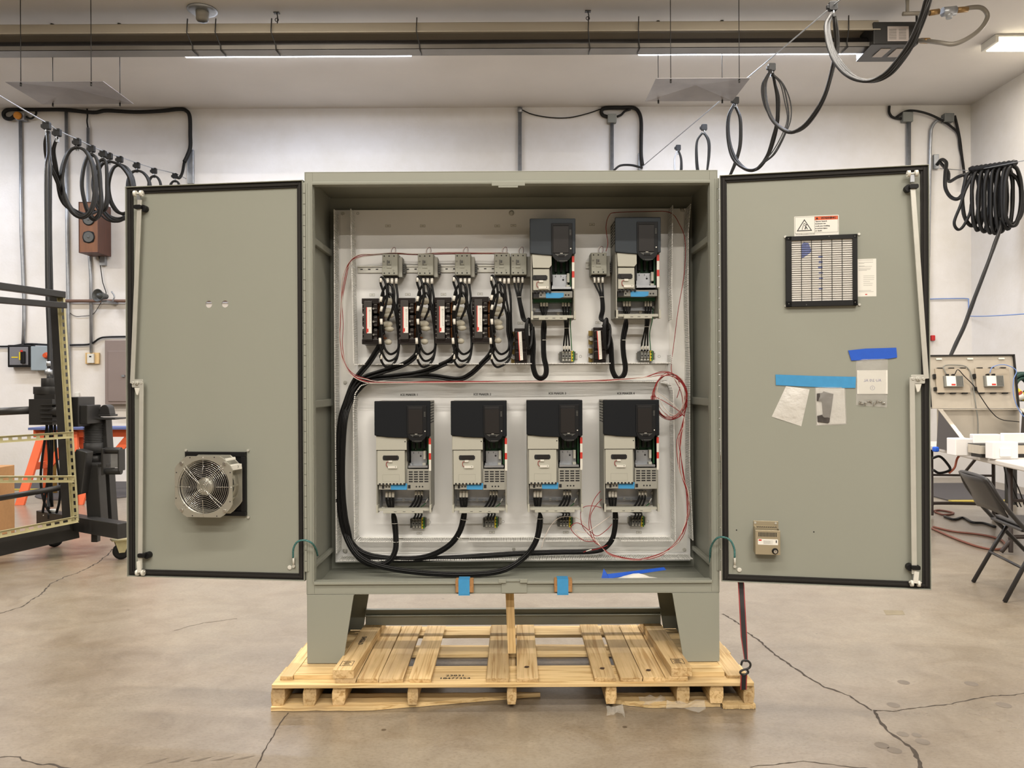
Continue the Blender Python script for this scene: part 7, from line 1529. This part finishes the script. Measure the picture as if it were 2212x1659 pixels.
onT(2019, 2030, 955, 6.62, .045, .05, 'tape_roll', 'small blue tape roll on the table beside the steel box', 'tape', dtape, .012)
# hose reel at the right edge
q = W(2212, 835, 8.2); t = thing('hose_reel', q, 'dark green hose reel with yellow nozzle at the right edge', 'hose reel'); b = MB().use(M('dark_green_hose', (26, 62, 54), .5))
for i in range(5): b.torus((q.x, q.y + .03 * i, q.z), (0, 1, 0), .13 + .012 * (i % 2), .018, 30, 8)
for i in range(4): b.torus((q.x, q.y + .03 * i, q.z), (0, 1, 0), .09, .018, 30, 8)
b.build('hose', t); MB().use(yel)._cyl(W(2192, 842, 8.0), W(2214, 860, 8.0), .035, 14).build('nozzle', t); MB().use(whitep)._cyl(W(2200, 852, 7.95), W(2206, 862, 7.95), .04, 16).use(redw)._cyl(W(2199, 851, 7.955), W(2200, 852, 7.955), .045, 16).build('nozzle_cap', t)
MB().use(blackm).box(q.x - .02, q.x + .02, q.y + .15, q.y + .3, 0, q.z + .1).build('stand', t)
# folding chair
c1_, c2_ = G(2102, 1258), G(2170, 1301); s_ = (c2_ - c1_).normalized(); f_ = Vector((-s_.y, s_.x, 0)); f_ = f_ if f_.x > 0 else -f_
CF = Fr((c1_.x, c1_.y, 0), s_, f_, (0, 0, 1)); cw_ = (c2_ - c1_).length
t = thing('folding_chair', CF.p(cw_ / 2, .25, 0), 'black folding chair with padded seat facing the table at right', 'chair')
bm_ = M('black_chair_enamel', (36, 34, 34), .4)
for (uu) in (.0, cw_): MB(CF).use(bm_).tube([CF.p(uu, 0, .002), CF.p(uu + (.01 if uu == 0 else -.01), .13, .26), CF.p(uu + (.02 if uu == 0 else -.02), .23, .44)], .0135, 8, smooth=False).build('rear_leg', t)
MB(CF).use(bm_).tube([CF.p(0, .10, .21), CF.p(cw_, .10, .21)], .009, 8, smooth=False).build('crossbar', t)
MB(CF).use(bm_).tube([CF.p(.0, .52, .002), CF.p(.0, .12, .44), CF.p(.0, -.02, .62), CF.p(.02, -.07, .715), CF.p(.08, -.09, .745), CF.p(cw_ - .08, -.09, .745), CF.p(cw_ - .02, -.07, .715), CF.p(cw_, -.02, .62), CF.p(cw_, .12, .44), CF.p(cw_, .52, .002)], .0135, 8, k=5).build('back_frame', t)
b = MB(CF).use(bm_); vs = []; fs = []
for j in range(7):
    for i in range(9):
        f = i / 8; w_ = .745 - j * .035; cv = .03 * math.sin(PI * f); n_ = -.085 + (j / 6) * .115 - cv; vs.append((.01 + (cw_ - .02) * f, n_, w_ - .02 * (1 - math.sin(PI * f)) * (j > 4)))
for j in range(6):
    for i in range(8): k = j * 9 + i; fs.append((k, k + 1, k + 10, k + 9))
b._add(vs, fs, smooth=True); o = b.build('backrest', t); m_ = o.modifiers.new('s', 'SOLIDIFY'); m_.thickness = .008
MB(CF).use(bm_).box(.015, cw_ - .015, .10, .52, .425, .442).build('seat_pan', t, bevel=.006); MB(CF).use(M('black_vinyl', (44, 44, 46), .35)).box(.035, cw_ - .035, .12, .50, .442, .465).build('seat_pad', t, bevel=.01, seg=3)
# cords on the floor at the right
def cord(pts, r, mat, lab): return tag(MB().use(mat).tube([G(x, y, r) + Vector((0, 0, 0)) for x, y in pts], r, 6, 6).build('extension_cord'), lab, 'cord')
brc = M('brown_red_cord', (110, 62, 46), .5)
cord([(2010, 1140), (2060, 1162), (2110, 1180), (2150, 1187), (2172, 1180), (2160, 1165), (2120, 1155), (2060, 1148), (2016, 1138)], .010, brc, 'brown cord looping on the floor by the folding chair')
cord([(2012, 1105), (2030, 1102), (2060, 1108), (2040, 1112), (2020, 1106)], .010, brc, 'tangled brown cord under the table at right')
cord([(2040, 1115), (2060, 1122), (2080, 1118), (2100, 1128), (2125, 1130), (2150, 1138)], .012, rubber, 'wavy black cord on the floor under the table')
cable('table_cable', [(2014, 990, 7.1), (2030, 986, 7.1), (2045, 1000, 7.1), (2052, 1015, 7.1), (2030, 1022, 7.1), (2016, 1015, 7.1)], .012, rubber, 'black cable drooping under the left end of the table')
cable('table_cable', [(2050, 1022, 7.1), (2062, 1010, 7.1), (2068, 990, 7.1), (2080, 978, 7.1)], .010, M('salmon_cord', (196, 110, 84), .5), 'salmon coloured cord hanging under the table')
for k, x in enumerate((2165, 2172, 2180)): cable('table_cable', [(x, 990, 6.7), (x + 6, 1020, 6.7), (x + 14 + 4 * k, 1060, 6.7), (x + 34, 1095, 6.7)], .005, rubber_g, 'thin grey cable hanging under the table above the chair', group='thin cables above the chair')
